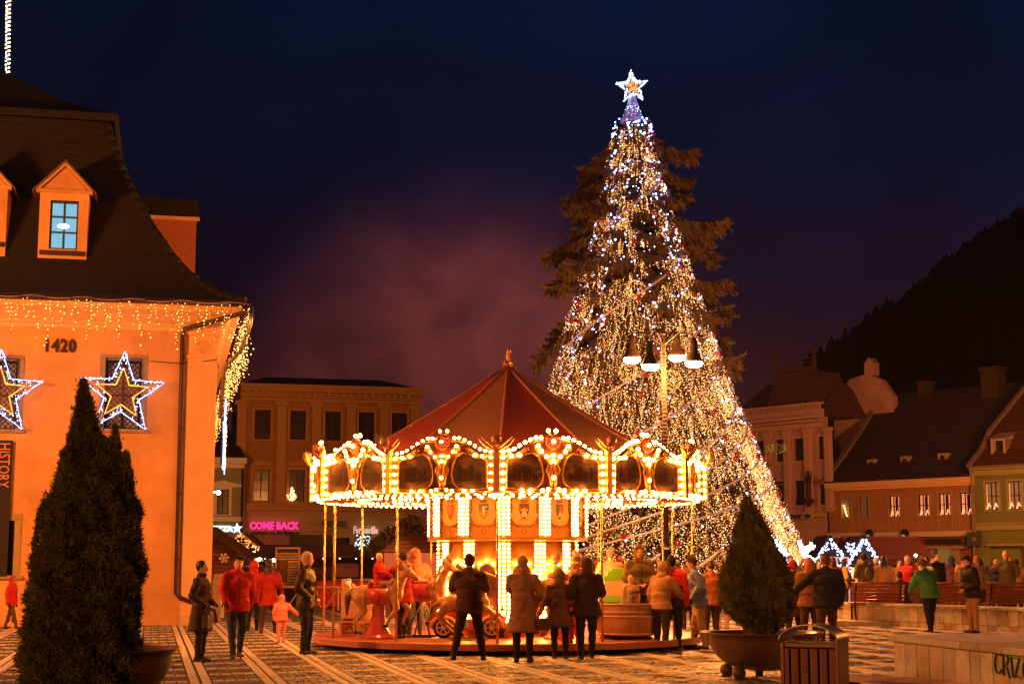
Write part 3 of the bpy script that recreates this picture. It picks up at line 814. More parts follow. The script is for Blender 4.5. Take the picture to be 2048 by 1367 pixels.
for z, d, h in ((zp1 + .02, .22, .18), (zp1 + .3, .15, .35), (zp1 + .7, .45, .14), (zp1 + .85, .6, .12), (ZT - .55, .12, .3), (ZT - .22, .35, .2)):
    b.bb(-.2, U1 + .2, -d, -.002, z, z + h)
part('cornice', b, m_ochre2, bk)
for k in range(24):
    u = .3 + (U1 - .6) * k / 23; b = MB() if k == 0 else None
    if k == 0: b.bb(-.12, .12, -.38, -.16, 0, .32); dme = b.mesh('bracket', m_ochre2)
    obj('bracket', dme, bk, loc=(u, 0, zp1 + .36))
b = MB(); b.bb(-.1, U1 + .1, -.28, -.003, zg + .02, zg + .55); b.bb(-.1, U1 + .1, -.18, -.003, zp0 - .32, zp0 - .12); part('string_course', b, m_ochre2, bk)
# balustrade like panels under the windows
for c in cxs:
    u = bu(c, 900)[0]; b = MB(); b.bb(u - .7, u + .7, -.08, -.003, zg + .62, zp0 - .36); part('apron_panel', b, m_ochre2, bk)
# ground floor
b = walled(0, U1, 0, zg, [(bu(505, 1100)[0], bu(590, 1100)[0], 0, 2.9), (bu(668, 1100)[0], bu(700, 1100)[0], 0, 3.4), (bu(720, 1100)[0], bu(800, 1100)[0], 0, 2.9)], .1, .5)
gf = part('ground_floor_wall', b, striped('rusticated_plaster', (.44, .32, .15), (.2, .13, .06), 1.6, 'Z', thresh=.05), bk)
b = MB(); ac = bu(683, 1080)[0]; za = bu(683, 1075)[1]
b.tube([(ac + 1.35 * math.cos(t), .05, za + 1.0 * math.sin(t) - .2) for t in np.linspace(0, math.pi, 12)], .12, 6); part('arch', b, m_ochre2, bk)
b = MB(); b.bb(.1, U1 - .1, .9, 1.0, 0, zg - .1); part('shop_front', b, m_brownglass, bk)
b = MB()
u0, z0 = bu(499, 1088, -1); u1, z1 = bu(598, 1070, -.1); b.add([(u0, -1.1, z0), (u1, -1.1, z0), (u1, -.0, z1 + .05), (u0, -.0, z1 + .05), (u0, -1.1, z0 - .25), (u1, -1.1, z0 - .25), (u1, 0, z1 - .2), (u0, 0, z1 - .2)], [(0, 1, 2, 3), (0, 4, 5, 1), (7, 6, 5, 4), (0, 3, 7, 4), (1, 5, 6, 2)])
aw = part('awning', b, striped('striped_canvas', (.5, .33, .15), (.26, .14, .06), 4.5, 'X', thresh=.5, bump=0), None, loc=BO, rot=(0, 0, BA)); tag(aw, 'brown striped canvas awning below the german bakery lettering', 'awning')
# dark hipped roof mass behind the parapet
b = MB(); b.add([(0, .2, ZT), (U1, .2, ZT), (U1, 12, ZT), (0, 12, ZT), (2, 6, ZT + 1.2), (U1 - 2, 6, ZT + 1.2)], [(0, 1, 5, 4), (1, 2, 5), (2, 3, 4, 5), (3, 0, 4), (3, 2, 1, 0)]); part('roof', b, m_roof, bk)
# signs
def board_sign(F, O, A, px0, px1, py0, py1, d, body, tm, bm, label, size=.75, bold=.0, cat='sign', name='shop_sign', back=True, sx=1.0, offz=.15, spacing=1.0):
    u0, z0 = F.uz(px0, py1, d); u1, z1 = F.uz(px1, py0, d)
    t = thing(name, label, cat, F.o + F.u * u0 + F.n * d + Vector((0, 0, z0)), A)
    if back:
        b = MB(); b.bb(0, u1 - u0, -.0, .08, 0, z1 - z0); part('board', b, bm, t)
    else:
        b = MB(); b.bb(0, u1 - u0, .04, .07, (z1 - z0) * .1, (z1 - z0) * .16); part('rail', b, bm, t)
    tx = text(body, (z1 - z0) * size / .72, tm, t, (0, -.02, (z1 - z0) * offz), depth=.03, bold=bold, spacing=spacing)
    wdt = max(v.co.x for v in tx.data.vertices) - min(v.co.x for v in tx.data.vertices); x0 = min(v.co.x for v in tx.data.vertices)
    k = (u1 - u0) * (.94 if back else 1.0) / wdt; tx.scale = (k, 1, 1); tx.location.x = ((u1 - u0) - wdt * k) / 2 - x0 * k
    return t
g_pink = glow('pink_neon', (1.0, .03, .22), 1.6)
board_sign(BF, BO, BA, 499, 599, 1043, 1057, -.3, 'COME BACK', g_pink, m_dark, 'glowing pink COME BACK lettering above the bakery', .95, .03, back=False, offz=0.02)
board_sign(BF, BO, BA, 499, 600, 1059, 1070, -.25, 'german bakery', m_dark, m_dark, 'dark german bakery lettering under the pink letters', .62, .02, back=False, offz=.25)
t = board_sign(BF, BO, BA, 707, 756, 1051, 1068, -.3, 'Farmaciile', glow('white_sign_edge', (1, .75, .6), .8), m_dark, 'white and red Farmaciile pharmacy lettering seen between carousel poles', .85, .025, back=False, offz=.12)
tx = [o for o in t.children if o.name.startswith('lettering')][0]
t2 = text('Farmaciile', 1, glow('red_sign_face', (.9, .05, .02), .7), t, tuple(tx.location + Vector((0, -.05, 0))), depth=.03, bold=-.012); t2.data.name = 'lettering_face'
src = tx.data; s_ = (max(v.co.y for v in src.vertices)) / max(v.co.y for v in t2.data.vertices); t2.scale = (tx.scale[0] * s_ * .97, s_ * .97, 1)
board_sign(BF, BO, BA, 781, 808, 1051, 1062, -.3, 'Hotel', glow('white_sign_face', (1, .8, .65), .9), m_dark, 'small white lettering at the right end of the bakery building', .8, .02, back=False, offz=.1)
b = MB(); u0, z0 = bu(644, 1052, -.05); u1, z1 = bu(690, 1041, -.05); b.bb(0, u1 - u0, 0, .06, 0, z1 - z0)
o = part('green_plaque', b, mat('green_enamel', (.08, .13, .06), .5), None, loc=BF.o + BF.u * u0 + BF.n * -.2 + Vector((0, 0, z0)), rot=(0, 0, BA)); tag(o, 'dull green plaque on the facade above the shop arch', 'sign')
b = MB(); u0, z0 = bu(745, 890, -.05); u1, z1 = bu(783, 865, -.05)
for k in range(9): b.box(((u1 - u0) * k / 9 + .2, 0.02 * (k % 2), (z1 - z0) / 2 - .08 * k), ((u1 - u0) / 9 + .02, .02, (z1 - z0) * .8))
o = part('paper_banner', b, mat('pale_banner', (.5, .36, .24), .7, var=.3), None, loc=BF.o + BF.u * u0 + BF.n * -.3 + Vector((0, 0, z0)), rot=(0, 0, BA)); tag(o, 'pale sagging banner across the upper windows of the ochre building', 'banner')
# fairy figure in a window
u0, z0 = bu(584, 1000, 0); pts = [(rnd.gauss(0, .16) * (1.1 - k / 60), rnd.uniform(-.05, .0), k / 60 * .9) for k in range(60)]
o = lights('window_light', pts, .026, g_warm, None); o['kind'] = 'thing'; o.location = BF.o + BF.u * u0 + BF.n * -.12 + Vector((0, 0, z0)); tag(o, 'small glowing light figure on a dark window sill left of the carousel', 'light figure')

# narrow green house at far left
NO = BF.o - BF.u * 2.6 - BF.n * 1.0; NF = Facade(NO, BA)
nu = lambda px, py, d=0.0: NF.uz(px, py, d)
gh = thing('narrow_house', 'narrow green house with pedimented window above the pizza sign', 'house', NO, BA)
m_green = mat('green_plaster', (.30, .30, .13), .85, var=.15, scale=1)
uR = nu(485, 950)[0]; uL = nu(380, 950)[0]; zC = nu(450, 918)[1]
wu0, wz0 = nu(433, 1028); wu1, wz1 = nu(458, 978)
b = walled(uL, uR, 0, zC, [(wu0, wu1, wz0, wz1), (nu(424, 1100)[0], nu(470, 1100)[0], 0, 2.8)], 0, .4); part('wall', b, m_green, gh)
window(gh, (wu0 + wu1) / 2, wz0, wu1 - wu0, wz1 - wz0, m_darkwood, m_brownglass, depth=.2, cm=m_white, casing=.2, proud=.06, ped=True)
b = MB(); b.bb(uL, uR + .25, -.45, -.002, zC - .3, zC + .1); b.bb(uL, uR + .1, -.25, -.002, zC - .6, zC - .32); b.bb(uL, uR, -.12, -.002, zC - 1.9, zC - 1.7); b.bb(uL, uR + .05, -.16, -.002, nu(450, 1042)[1], nu(450, 1033)[1]); part('cornice', b, m_white, gh)
zr = nu(440, 868, 3)[1]; uu = nu(432, 868, 3)[0]
b = MB(); b.add([(uL, -.4, zC + .1), (uR + .2, -.4, zC + .1), (uR + .2, 8, zC + .1), (uL, 8, zC + .1), (uL, 4, zr + 1.6), (uu + .4, 4, zr + 1.4)], [(0, 1, 5, 4), (1, 2, 5), (2, 3, 4, 5), (3, 0, 4), (3, 2, 1, 0)]); part('roof', b, m_roof, gh)
b = MB(); b.bb(uL, uR - .1, .6, .7, 0, 3.2); part('shop_front', b, m_brownglass, gh)
b = MB(); b.tube([(uR - .0, -.1, 0), (uR, -.1, zC - .6), (uR - .1, -.3, zC)], .08, 6); part('downpipe', b, m_dark, gh)
board_sign(NF, NO, BA, 421, 469, 1046, 1064, -.35, 'PIZZA', glow('white_neon', (.75, 1, .8), 1.3), mat('green_sign', (.05, .16, .06), .5, emit=(.1, .4, .15), strength=.12), 'green shop sign with glowing white PIZZA letters at the house corner', .55, .05)

# ================================================================== right background row
RA = math.atan2(-.76, .65)
RO = at(1662, 1150, 100); RO.z = 0; RF = Facade(RO, RA)
ru = lambda px, py, d=0.0: RF.uz(px, py, d)
m_rust = mat('orange_brown_plaster', (.42, .19, .07), .85, var=.25, scale=.7, bump=.15)
m_pinkish = mat('pinkish_plaster', (.52, .30, .26), .85, var=.15, scale=.5)
m_olive = mat('olive_green_plaster', (.22, .23, .06), .85, var=.15, scale=.6)
m_shingle = striped('weathered_roof_shingles', (.035, .022, .016), (.012, .008, .006), 3.0, 'Z', bump=.8, var=.5, thresh=.25)
m_shingle_r = striped('red_roof_shingles', (.10, .035, .02), (.03, .012, .008), 3.2, 'Z', bump=.8, var=.45, thresh=.25)
oh = thing('long_roofed_house', 'orange brown two storey house with six windows and one huge dark shingled roof', 'house', RO, RA)
U1 = ru(1950, 1000)[0]; ZE = (ru(1670, 966)[1] + ru(1940, 952)[1]) / 2
wz0, wz1 = ru(1895, 1030)[1], ru(1895, 986)[1]; hs = []; wl = []
for i, (x0, x1) in enumerate(((1683, 1700), (1719, 1737), (1778, 1799), (1836, 1859), (1877, 1901), (1919, 1946))):
    a, c = ru(x0, 1000)[0], ru(x1, 1000)[0]; hs.append((a, c, wz0, wz1)); wl.append(((a + c) / 2, c - a, i))
ZB = ru(1800, 1064)[1]
part('wall', walled(0, U1, ZB, ZE, hs, 0, .4), m_rust, oh)
m_curt = mat('lit_curtain_pane', (.45, .25, .15), .4, emit=(1, .30, .10), strength=.75)
m_dimp = mat('dim_pane', (.25, .16, .12), .3, emit=(1, .4, .2), strength=.05)
g_orange = glow('window_ornament', (1, .34, .12), 2.4)
for u, ww, i in wl:
    wo = window(oh, u, wz0, ww, wz1 - wz0, mat('dark_sash', (.05, .025, .018), .5) if i > 1 else mat('pale_sash', (.35, .25, .2), .5), m_curt if i > 1 else m_dimp, depth=.2, bars=(3, 2), cm=mat('beige_trim', (.42, .27, .14), .8), casing=.12, proud=.04)
    if i > 1:
        b = MB()
        b.bb(u - ww * .06, u + ww * .10, .1815, .1838, wz0 + .1, wz1 - .08); b.bb(u + ww * .3, u + ww * .35, .1815, .1838, wz0 + .1, wz1 - .08); part('curtain_gap', b, mat('dark_room', (.03, .012, .008), .8), wo)
        b = MB()
        for s in (-.24 * ww, .26 * ww): b.tube([(u + s - .13 * ww, -.0, wz0 + .04), (u + s, -.0, wz0 + .34), (u + s + .11 * ww, -.0, wz0 + .16)], .022, 5); b.ball((u + s, 0, wz0 + .34), .035, 6, 4)
        part('candle_arch', b, g_orange, wo)
    if i == 0: lights('lit_garland', [(u - .2 + .25 * k / 9, .02, wz0 + .8 - .7 * k / 9 + .05 * (k % 2)) for k in range(10)], .03, g_warm, wo)
    b = MB(); b.bb(u - ww / 2 - .1, u - ww / 2 - .02, -.05, -.002, ZB + .1, wz0 - .12); b.bb(u + ww / 2 + .02, u + ww / 2 + .1, -.05, -.002, ZB + .1, wz0 - .12); part('apron_strip', b, mat('beige_trim', (.42, .27, .14), .8), oh)
b = MB(); b.bb(-.1, U1, -.3, -.002, ZE - .35, ZE + .05); b.bb(-.1, U1, -.18, -.002, ZE - .5, ZE - .36); part('eaves_cornice', b, m_cream, oh)
b = MB(); b.bb(-.05, U1, -.25, -.002, ZB - .28, ZB + .02); part('string_course', b, mat('pale_course', (.7, .55, .4), .7), oh)
u0, u1 = ru(1818, 1100)[0], ru(1940, 1100)[0]; zb = ru(1880, 1093)[1]
part('ground_floor_wall', walled(0, U1, 0, ZB - .1, [(u0 + .5, u0 + 1.5, 0, zb - .1), (u0 + 1.8, u1 - 1.3, 0, zb - .1)], .05, .4), mat('dark_red_plaster', (.26, .09, .05), .85, var=.2), oh)
b = MB(); b.bb(u0, u1, -.3, .02, zb - .12, zb + .05); b.bb(u0 + 1.5, u0 + 1.8, -.1, .04, 0, zb - .14); b.bb(u1 - 1.3, u1 - .7, -.1, .04, 0, zb - .14); part('shop_lintel', b, mat('stone_trim', (.4, .28, .16), .7), oh)
b = MB(); b.bb(u0 + 1.8, u1 - 1.3, .3, .35, 0, zb - .1); part('shop_window', b, mat('dim_shop_light', (.1, .08, .02), .2, emit=(.9, .6, .1), strength=.14), oh)
b = MB(); b.bb(u0 + .5, u0 + 1.5, .3, .35, 0, zb - .1); part('shop_door', b, m_darkwood, oh)
# roof
ur0, zr = ru(1768, 790, 6.5); 
b = MB(); k = 14; rows = []
for j in range(k + 1):
    s = j / k; y = -.4 + s * 6.9; z = ZE + .0 + (zr - ZE) * (s ** 1.25 * .75 + s * .25)
    rows.append((y, z))
for y, z in rows: b.v += [(-.25 , y, z), (U1 + .0, y, z)]
for j in range(k): b.f.append((2 * j, 2 * j + 1, 2 * j + 3, 2 * j + 2)); b.m.append(0)
b.add([(-.25, 13.5, ZE), (U1, 13.5, ZE), (U1, rows[-1][0], rows[-1][1]), (-.25, rows[-1][0], rows[-1][1])], [(0, 1, 2, 3)])
rfo = part('roof', b, m_shingle, oh)
b = MB()
for j in range(k): b.beam((-.3, rows[j][0], rows[j][1] + .02), (-.3, rows[j + 1][0], rows[j + 1][1] + .02), .34, .28)
part('verge', b, mat('lime_verge', (.30, .2, .14), .85, var=.3), rfo)
b = MB(); b.bb(-.2, U1, .42, 13, 0, ZE); part('building_block', b, m_rust, oh)
for cx_, cyy in ((1743, 926), (1810, 920), (1885, 914)):
    d = 1.35; u, z = ru(cx_, cyy + 8, d); b = MB()
    b.bb(u - .34, u + .34, d, d + .5, z - .1, z + .5); dm = part('roof_dormer', b, mat('dormer_plaster', (.42, .3, .17), .8), rfo)
    b = MB(); b.bb(u - .16, u + .16, d - .02, d + .02, z + .05, z + .36); part('dormer_opening', b, m_dark, dm)
    b = MB(); b.add([(u - .42, d - .1, z + .5), (u + .42, d - .1, z + .52), (u + .42, d + 1.2, z + .75), (u - .42, d + 1.2, z + .75), (u - .42, d - .1, z + .58), (u + .42, d - .1, z + .6), (u + .42, d + 1.2, z + .85), (u - .42, d + 1.2, z + .85)], [(0, 1, 2, 3), (4, 5, 6, 7), (0, 1, 5, 4), (1, 2, 6, 5), (2, 3, 7, 6), (3, 0, 4, 7)]); part('dormer_lid', b, m_shingle, dm)
for cx_, w_, h_ in ((1985, 1.2, 1.3), (1850, .6, .4)):
    u, z = ru(cx_, 762, 6); b = MB(); b.bb(u - w_ / 2, u + w_ / 2, 5.6, 6.6, z - 1.2, z + h_ - .6); b.bb(u - w_ / 2 - .1, u + w_ / 2 + .1, 5.5, 6.7, z + h_ - .6, z + h_ - .42); part('chimney', b, mat('sooty_brick', (.05, .025, .018), .9, var=.3), rfo)
board_sign(RF, RO, RA, 1850, 1930, 1074, 1086, -.35, 'RAIFFEISENBANK', m_dark, mat('sign_ground', (.24, .1, .05), .7), 'dark bank lettering over the shop front of the long roofed house', .6, .04)
u, z = ru(1935, 1091, -1.2); t = thing('hanging_sign', 'dark square sign hanging from the wall at the green house corner', 'sign', RF.o + RF.u * u + RF.n * -.5 + Vector((0, 0, z)), RA + R(50))
b = MB(); b.bb(-.42, .42, -.04, .04, 0, .78); part('board', b, m_dark, t)
b = MB(); b.box((0, -.06, .4), (.3, .02, .06), M=Matrix.Rotation(.8, 3, 'Y')); b.box((0, -.06, .4), (.3, .02, .06), M=Matrix.Rotation(-.8, 3, 'Y')); part('crossed_emblem', b, mat('ochre_emblem', (.35, .25, .1), .6), t)
b = MB(); b.bb(-.45, .45, -.02, .02, .8, .84); part('bracket', b, m_iron, t)
for cx_ in (1738, 1809):
    u, z = ru(cx_, 1072, -.5); b = MB(); b.bb(-.16, .16, -.16, .16, 0, .5); b.prism([(-.2, .5), (.2, .5), (0, .75)], -.2, .2)
    t = thing('wall_lantern', 'black box lantern on the string course, ' + ('above the first stall roof' if cx_ < 1750 else 'nearer the bank sign'), 'lantern', RF.o + RF.u * u + RF.n * -.45 + Vector((0, 0, z - .3)), RA); part('case', b, m_iron, t)
    b = MB(); b.bb(-.1, .1, -.165, -.14, .1, .4); part('pane', b, glow('lantern_pane', (.8, .65, .25), .5 if cx_ < 1750 else .05), t)
    b = MB(); b.bb(-.02, .02, .16, .42, .4, .44); part('bracket', b, m_iron, t)

# green house, right edge
GO = RF.o + RF.u * (U1 + .02); GF = Facade(GO, RA)
gu = lambda px, py, d=0.0: GF.uz(px, py, d)
gr = thing('green_house', 'olive green house with lit candle windows and red brown roof at the right edge', 'house', GO, RA)
GW = 9.0; ZE2 = gu(2000, 934)[1]; a0, az = gu(1973, 1020); a1, az1 = gu(1997, 963); c0, c1 = gu(2018, 1020)[0], gu(2046, 1020)[0]
d0 = c1 + (c0 - a1); d1 = d0 + (a1 - a0)
zsb = gu(2000, 1053)[1]
part('wall', walled(0, GW, zsb, ZE2, [(a0, a1, az, az1), (c0, c1, az, az1), (d0, d1, az, az1)], 0, .4), m_olive, gr)
m_green_pane = mat('half_lit_pane', (.08, .05, .03), .3, emit=(1, .35, .12), strength=.22)
for x0, x1 in ((a0, a1), (c0, c1), (d0, d1)):
    u = (x0 + x1) / 2; wo = window(gr, u, az, x1 - x0, az1 - az, mat('dark_sash', (.05, .025, .018), .5), m_green_pane, depth=.2, bars=(3, 2), cm=mat('pale_green_trim', (.4, .36, .16), .8), casing=.12, proud=.05)
    b = MB()
    for s in (-.26, .2): b.tube([(u + s - .14, 0, az + .06), (u + s, 0, az + .36), (u + s + .12, 0, az + .2)], .04, 5); b.ball((u + s, 0, az + .36), .06, 6, 4)
    part('candle_arch', b, g_orange, wo)
    b = MB(); b.bb(u - .12 - .45, u - .38, .08, .11, az + .1, az1 - .1); part('curtain', b, m_curt, wo)
    b = MB(); b.bb(u - .75, u + .75, -.2, -.003, az1 + .3, az1 + .42); b.bb(u - .62, u + .62, -.08, -.003, az1 + .18, az1 + .29); part('window_hood', b, m_olive, gr)
b = MB(); b.bb(-.02, GW, -.35, -.002, ZE2 - .1, ZE2 + .12); b.bb(-.02, GW, -.22, -.002, ZE2 - .42, ZE2 - .14); b.bb(-.02, GW, -.14, -.002, zsb - .18, zsb + .12); b.bb(0, GW, -.2, -.002, zsb + .14, zsb + .24); part('cornice', b, mat('pale_green_trim', (.4, .36, .16), .8), gr)
part('ground_floor_wall', walled(0, GW, 0, zsb - .1, [(.8, 3.0, 0, 2.6), (3.6, GW - .5, 0, 2.6)], .04, .4), m_olive, gr)
b = MB(); b.bb(.7, GW, -.2, .03, 2.6, 2.72); part('shop_lintel', b, mat('pale_green_trim', (.4, .36, .16), .8), gr)
b = MB(); b.bb(.2, GW, .8, .85, 0, 2.6); part('shop_front', b, m_brownglass, gr)
b = MB(); b.bb(0, GW, .45, 9, 0, ZE2); part('building_block', b, m_olive, gr)
m1, mz1 = gu(1970, 862, 1.6); m2, mz2 = gu(2042, 772, 4.2)
b = MB(); b.v = [(-.1, -.45, ZE2 + .1), (GW, -.45, ZE2 + .1), (-.0, .9, mz1 * .5 + ZE2 * .5), (GW, .9, mz1 * .5 + ZE2 * .5), (.1, 1.7, mz1), (GW, 1.7, mz1), (.1, 1.75, mz1 + .02), (GW, 1.75, mz1 + .02), (m2 + .1, 4.6, mz2), (GW, 4.6, mz2)]
b.f = [(0, 1, 3, 2), (2, 3, 5, 4), (6, 7, 9, 8)]; b.m = [0] * 3
b.add([(.1, 1.7, mz1), (-.0, .9, mz1 * .5 + ZE2 * .5), (-.1, -.45, ZE2 + .1), (-.1, 9, ZE2 + .1), (.1, 9, mz1), (m2 + .1, 4.6, mz2)], [(0, 1, 2, 3, 4), (0, 4, 5)])
gro = part('roof', b, m_shingle_r, gr)
b = MB(); b.beam((-.1, -.45, ZE2 + .15), (-.0, .9, (mz1 + ZE2) / 2 + .05), .3, .12); b.beam((-.0, .9, (mz1 + ZE2) / 2 + .05), (.1, 1.7, mz1 + .05), .3, .12); b.beam((.1, 1.7, mz1 + .05), (m2 + .1, 4.6, mz2 + .05), .34, .14); part('verge', b, mat('lime_verge', (.30, .2, .14), .85), gro)
dxa, dza = gu(1987, 909, .6); dxb, dzb = gu(2009, 880, .6)
b = walled(dxa - .1, dxb + .1, dza - .1, dzb + .12, [(dxa + .05, dxb - .05, dza, dzb)], .5, 1.6); dm = part('roof_dormer', b, mat('pale_dormer', (.55, .4, .25), .8), gro)
b = MB(); b.bb(dxa, dxb, .8, .84, dza, dzb); part('dormer_pane', b, m_glass, dm)
b = MB(); b.add([(dxa - .3, .3, dzb + .1), (dxb + .3, .3, dzb + .1), (dxb + .5, 2.2, dzb + .75), (dxa - .1, 2.2, dzb + .75)], [(0, 1, 2, 3)]); b.add([(dxb + .1, .5, dza - .1), (dxb + .1, 2.0, dza - .1), (dxb + .1, 2.0, dzb + .7), (dxb + .1, .5, dzb + .1)], [(0, 1, 2, 3)]); part('dormer_lid', b, mat('pale_dormer', (.55, .4, .25), .8), dm)
b = MB(); b.tube([(-.05, -.25, 0), (-.05, -.25, ZE2 - .5), (.0, -.45, ZE2 + .05)], .07, 6); b.tube([(-.1, -.5, ZE2 + .06), (GW, -.5, ZE2 + .06)], .07, 6); part('downpipe', b, mat('grey_pipe', (.25, .2, .15), .5), gr)

# pink classical building with a bare gable, between the tree and the long roof
PF = Facade(RF.o, RA)
pk = thing('pink_classical_building', 'dusky pink classical building with pilasters and a bare gable wall behind the tree', 'building', RF.o, RA)
UL = ru(1440, 1000)[0]; zc = ru(1640, 832)[1]; zc2 = zc
rows = [(ru(1650, 918)[1], ru(1650, 872)[1]), (ru(1650, 1008)[1], ru(1650, 958)[1])]
hs = []; cw = []
for x0, x1 in ((1489, 1505), (1516, 1532), (1553, 1571), (1590, 1609), (1639, 1655)):
    a, c = ru(x0, 950)[0], ru(x1, 950)[0]; cw.append(((a + c) / 2, c - a))
    for z0, z1 in rows: hs.append((a, c, z0, z1))
part('wall', walled(UL, -.28, 0, zc, hs, .0, .5), m_pinkish, pk)
for u, ww in cw:
    for z0, z1 in rows: window(pk, u, z0, ww, z1 - z0, m_darkwood, m_brownglass, depth=.25, bars=(2, 3), cm=mat('pink_trim', (.62, .38, .32), .8), casing=.14, proud=.05)
for x in (1480, 1511, 1541, 1562 + 18, 1621, 1662):
    u = ru(x, 950)[0] - .1; b = MB(); z0 = rows[1][0] - .5; z1 = zc - 1.0
    b.bb(u - .3, u + .3, -.18, -.003, z0, z1)
    for q in (-.16, 0, .16): b.tube([(u + q, -.19, z0 + .3), (u + q, -.19, z1 - .3)], .05, 5)
    b.bb(u - .38, u + .38, -.24, -.003, z1, z1 + .25); part('pilaster', b, mat('pink_trim', (.62, .38, .32), .8), pk)
b = MB(); 
for z, d, h in ((zc - .7, .2, .3), (zc - .35, .5, .15), (zc - .15, .7, .2), (rows[1][0] - .8, .25, .25)): b.bb(UL, -.2, -d, -.003, z, z + h)
part('cornice', b, mat('pink_trim', (.62, .38, .32), .8), pk)
b = MB()
b.bb(UL, -.3, -.12, .22, zc + .82, zc + .95)
for k in range(44): b.bb(UL + (-.4 - UL) * k / 44, UL + (-.4 - UL) * (k + .5) / 44, -.04, .12, zc + .5, zc + .82)
b.bb(UL, -.3, -.05, .15, zc + .05, zc + .5); part('parapet', b, mat('pink_trim', (.62, .38, .32), .8), pk)
# roof turret with railings
t0, tz0 = ru(1555, 800, 2); t1, tz1 = ru(1642, 742, 2.5)
b = MB(); b.add([(UL, .3, zc + .1), (-.6, .3, zc + .1), (-.6, 9, zc + .1), (UL, 9, zc + .1), (UL + 1, 4, zc + 3), (-2.2, 4, zc + 3)], [(0, 1, 5, 4), (1, 2, 5), (2, 3, 4, 5), (3, 0, 4)])
rr = part('roof', b, m_shingle_r, pk)
um0, um1 = ru(1562, 760, 2)[0], ru(1638, 760, 2)[0]; zt0 = zc + .2; zt1 = ru(1600, 745, 2)[1]; ztop = ru(1600, 714, 2)[1]
b = MB(); b.add([(um0 - .8, .8, zt0), (um1 + .9, .8, zt0), (um1 + .9, 5, zt0), (um0 - .8, 5, zt0), (um0, 1.6, zt1), (um1, 1.6, zt1), (um1, 4.2, zt1), (um0, 4.2, zt1)], [(0, 1, 5, 4), (1, 2, 6, 5), (2, 3, 7, 6), (3, 0, 4, 7), (4, 5, 6, 7)])
b.bb(um0 - .15, um1 + .15, 1.4, 1.7, zt1, zt1 + .25); part('turret_roof', b, m_shingle_r, rr)
b = MB()
for z in (zt1 + .25, zt1 + .55, zt1 + .85): b.bb(um0, um1, 1.5, 1.56, z, z + .08)
for u in (um0, um1): b.bb(u - .1, u + .1, 1.4, 1.65, zt1 + .2, ztop); b.ball((u, 1.5, ztop + .2), .2, 8, 5)
part('roof_railing', b, mat('dark_railing', (.10, .06, .05), .7), rr)
# bare gable wall
pts = [(1668, 985), (1668, 808), (1699, 758), (1735, 747), (1762, 758), (1786, 792), (1786, 985)]
pl = [ru(x, y, 5.2) for x, y in pts]
b = MB(); b.prism([(u, z) for u, z in pl], 5.2, 5.7); gw = part('gable_wall', b, m_pinkish, pk)
b = MB(); u, z = ru(1743, 748, 5.4); b.bb(u - .35, u + .35, 5.1, 5.8, z - .1, z + .7); b.prism([(u - .4, z + .7), (u + .4, z + .7), (u, z + 1.1)], 5.1, 5.8); part('gable_chimney', b, m_pinkish, gw)
# statue on a bracket, facade figure
u, z = ru(1618, 1000, -.4); st = thing('wall_statue', 'dark statuette on a bracket on the pink classical facade', 'statue', RF.o + RF.u * u + RF.n * -.4 + Vector((0, 0, z)), RA)
organic('figure', [('c', (0, 0, .25), (0, 0, .9), .18, .15, 0), ('e', (0, 0, 1.3), (.22, .15, .35), 0), ('e', (0, 0, 1.78), (.12, .12, .15), 0), ('c', (.2, 0, 1.45), (.4, -.2, 1.75), .07, .05, 0), ('c', (-.2, 0, 1.45), (-.35, -.1, 1.1), .07, .05, 0)], .05, [m_darkwood], st)
b = MB(); b.lathe([(.1, -.4), (.35, .0), (.35, .1)], 10); part('bracket', b, m_darkwood, st)
t = board_sign(RF, RO, RA, 1523, 1625, 1024, 1038, -.4, 'RESTAURANT  O', mat('grey_letters', (.06, .07, .1), .6), mat('cream_sign', (.62, .48, .36), .6), 'pale board with grey RESTAURANT letters right of the tree foot', .55, .04)
u, z = ru(1535, 908, -1.0); b = MB()
t = thing('light_ornament', 'dim gold lattice street light ornament beside the tree on the pink building', 'light ornament', RF.o + RF.u * u + RF.n * -1 + Vector((0, 0, z)), RA)
for k in range(9): b.tube([(.18 * k, 0, 0), (.18 * k + (.12 if k % 2 else -.1), 0, .7)], .012, 4)
b.tube([(-.1, 0, 0), (1.6, 0, .05)], .014, 4); b.tube([(-.1, 0, .68), (1.6, 0, .7)], .014, 4); part('frame', b, m_iron, t)
lights('gold_beads', [(rnd.uniform(-.1, 1.6), 0, rnd.uniform(0, .72)) for _ in range(130)], .016, glow('dim_gold', (.8, .5, .05), 1.6), t)
# ================================================================== carousel
CC = Vector((-.09, 31.6, 0)); A0 = -90 - 2.6          # a post faces the camera slightly left of centre
car = thing('carousel', 'old fashioned carousel with red and cream canopy and hundreds of lit bulbs', 'carousel', CC)
m_deck = mat('red_painted_deck', (.40, .12, .07), .32, var=.18, scale=3, coat=.2)
m_redp = mat('red_paint', (.35, .03, .02), .35, coat=.4)
m_redc = mat('red_canvas', (.30, .05, .025), .65, var=.16, scale=1.5)
m_creamc = mat('cream_canvas', (.34, .145, .055), .65, var=.16, scale=1.5)
m_gold = mat('gilded_plaster', (.55, .27, .07), .33, metal=.75, var=.2, scale=14, bump=.3)
m_brass = mat('brass_tube', (.70, .42, .14), .25, metal=.9)
m_panel = mat('yellow_panel', (.52, .27, .045), .5, var=.08, scale=4)
m_brown = mat('dark_varnish', (.13, .04, .015), .3, coat=.3)
def pa(k, r, z=0.0): a = R(A0 + 30 * k); return Vector((r * math.cos(a), r * math.sin(a), z))
def frame12(k): # matrix with x along panel k (between posts k and k+1), y inward, z up
    a = R(A0 + 30 * k + 15); n = Vector((math.cos(a), math.sin(a), 0)); x = Vector((-math.sin(a), math.cos(a), 0))
    return n, x
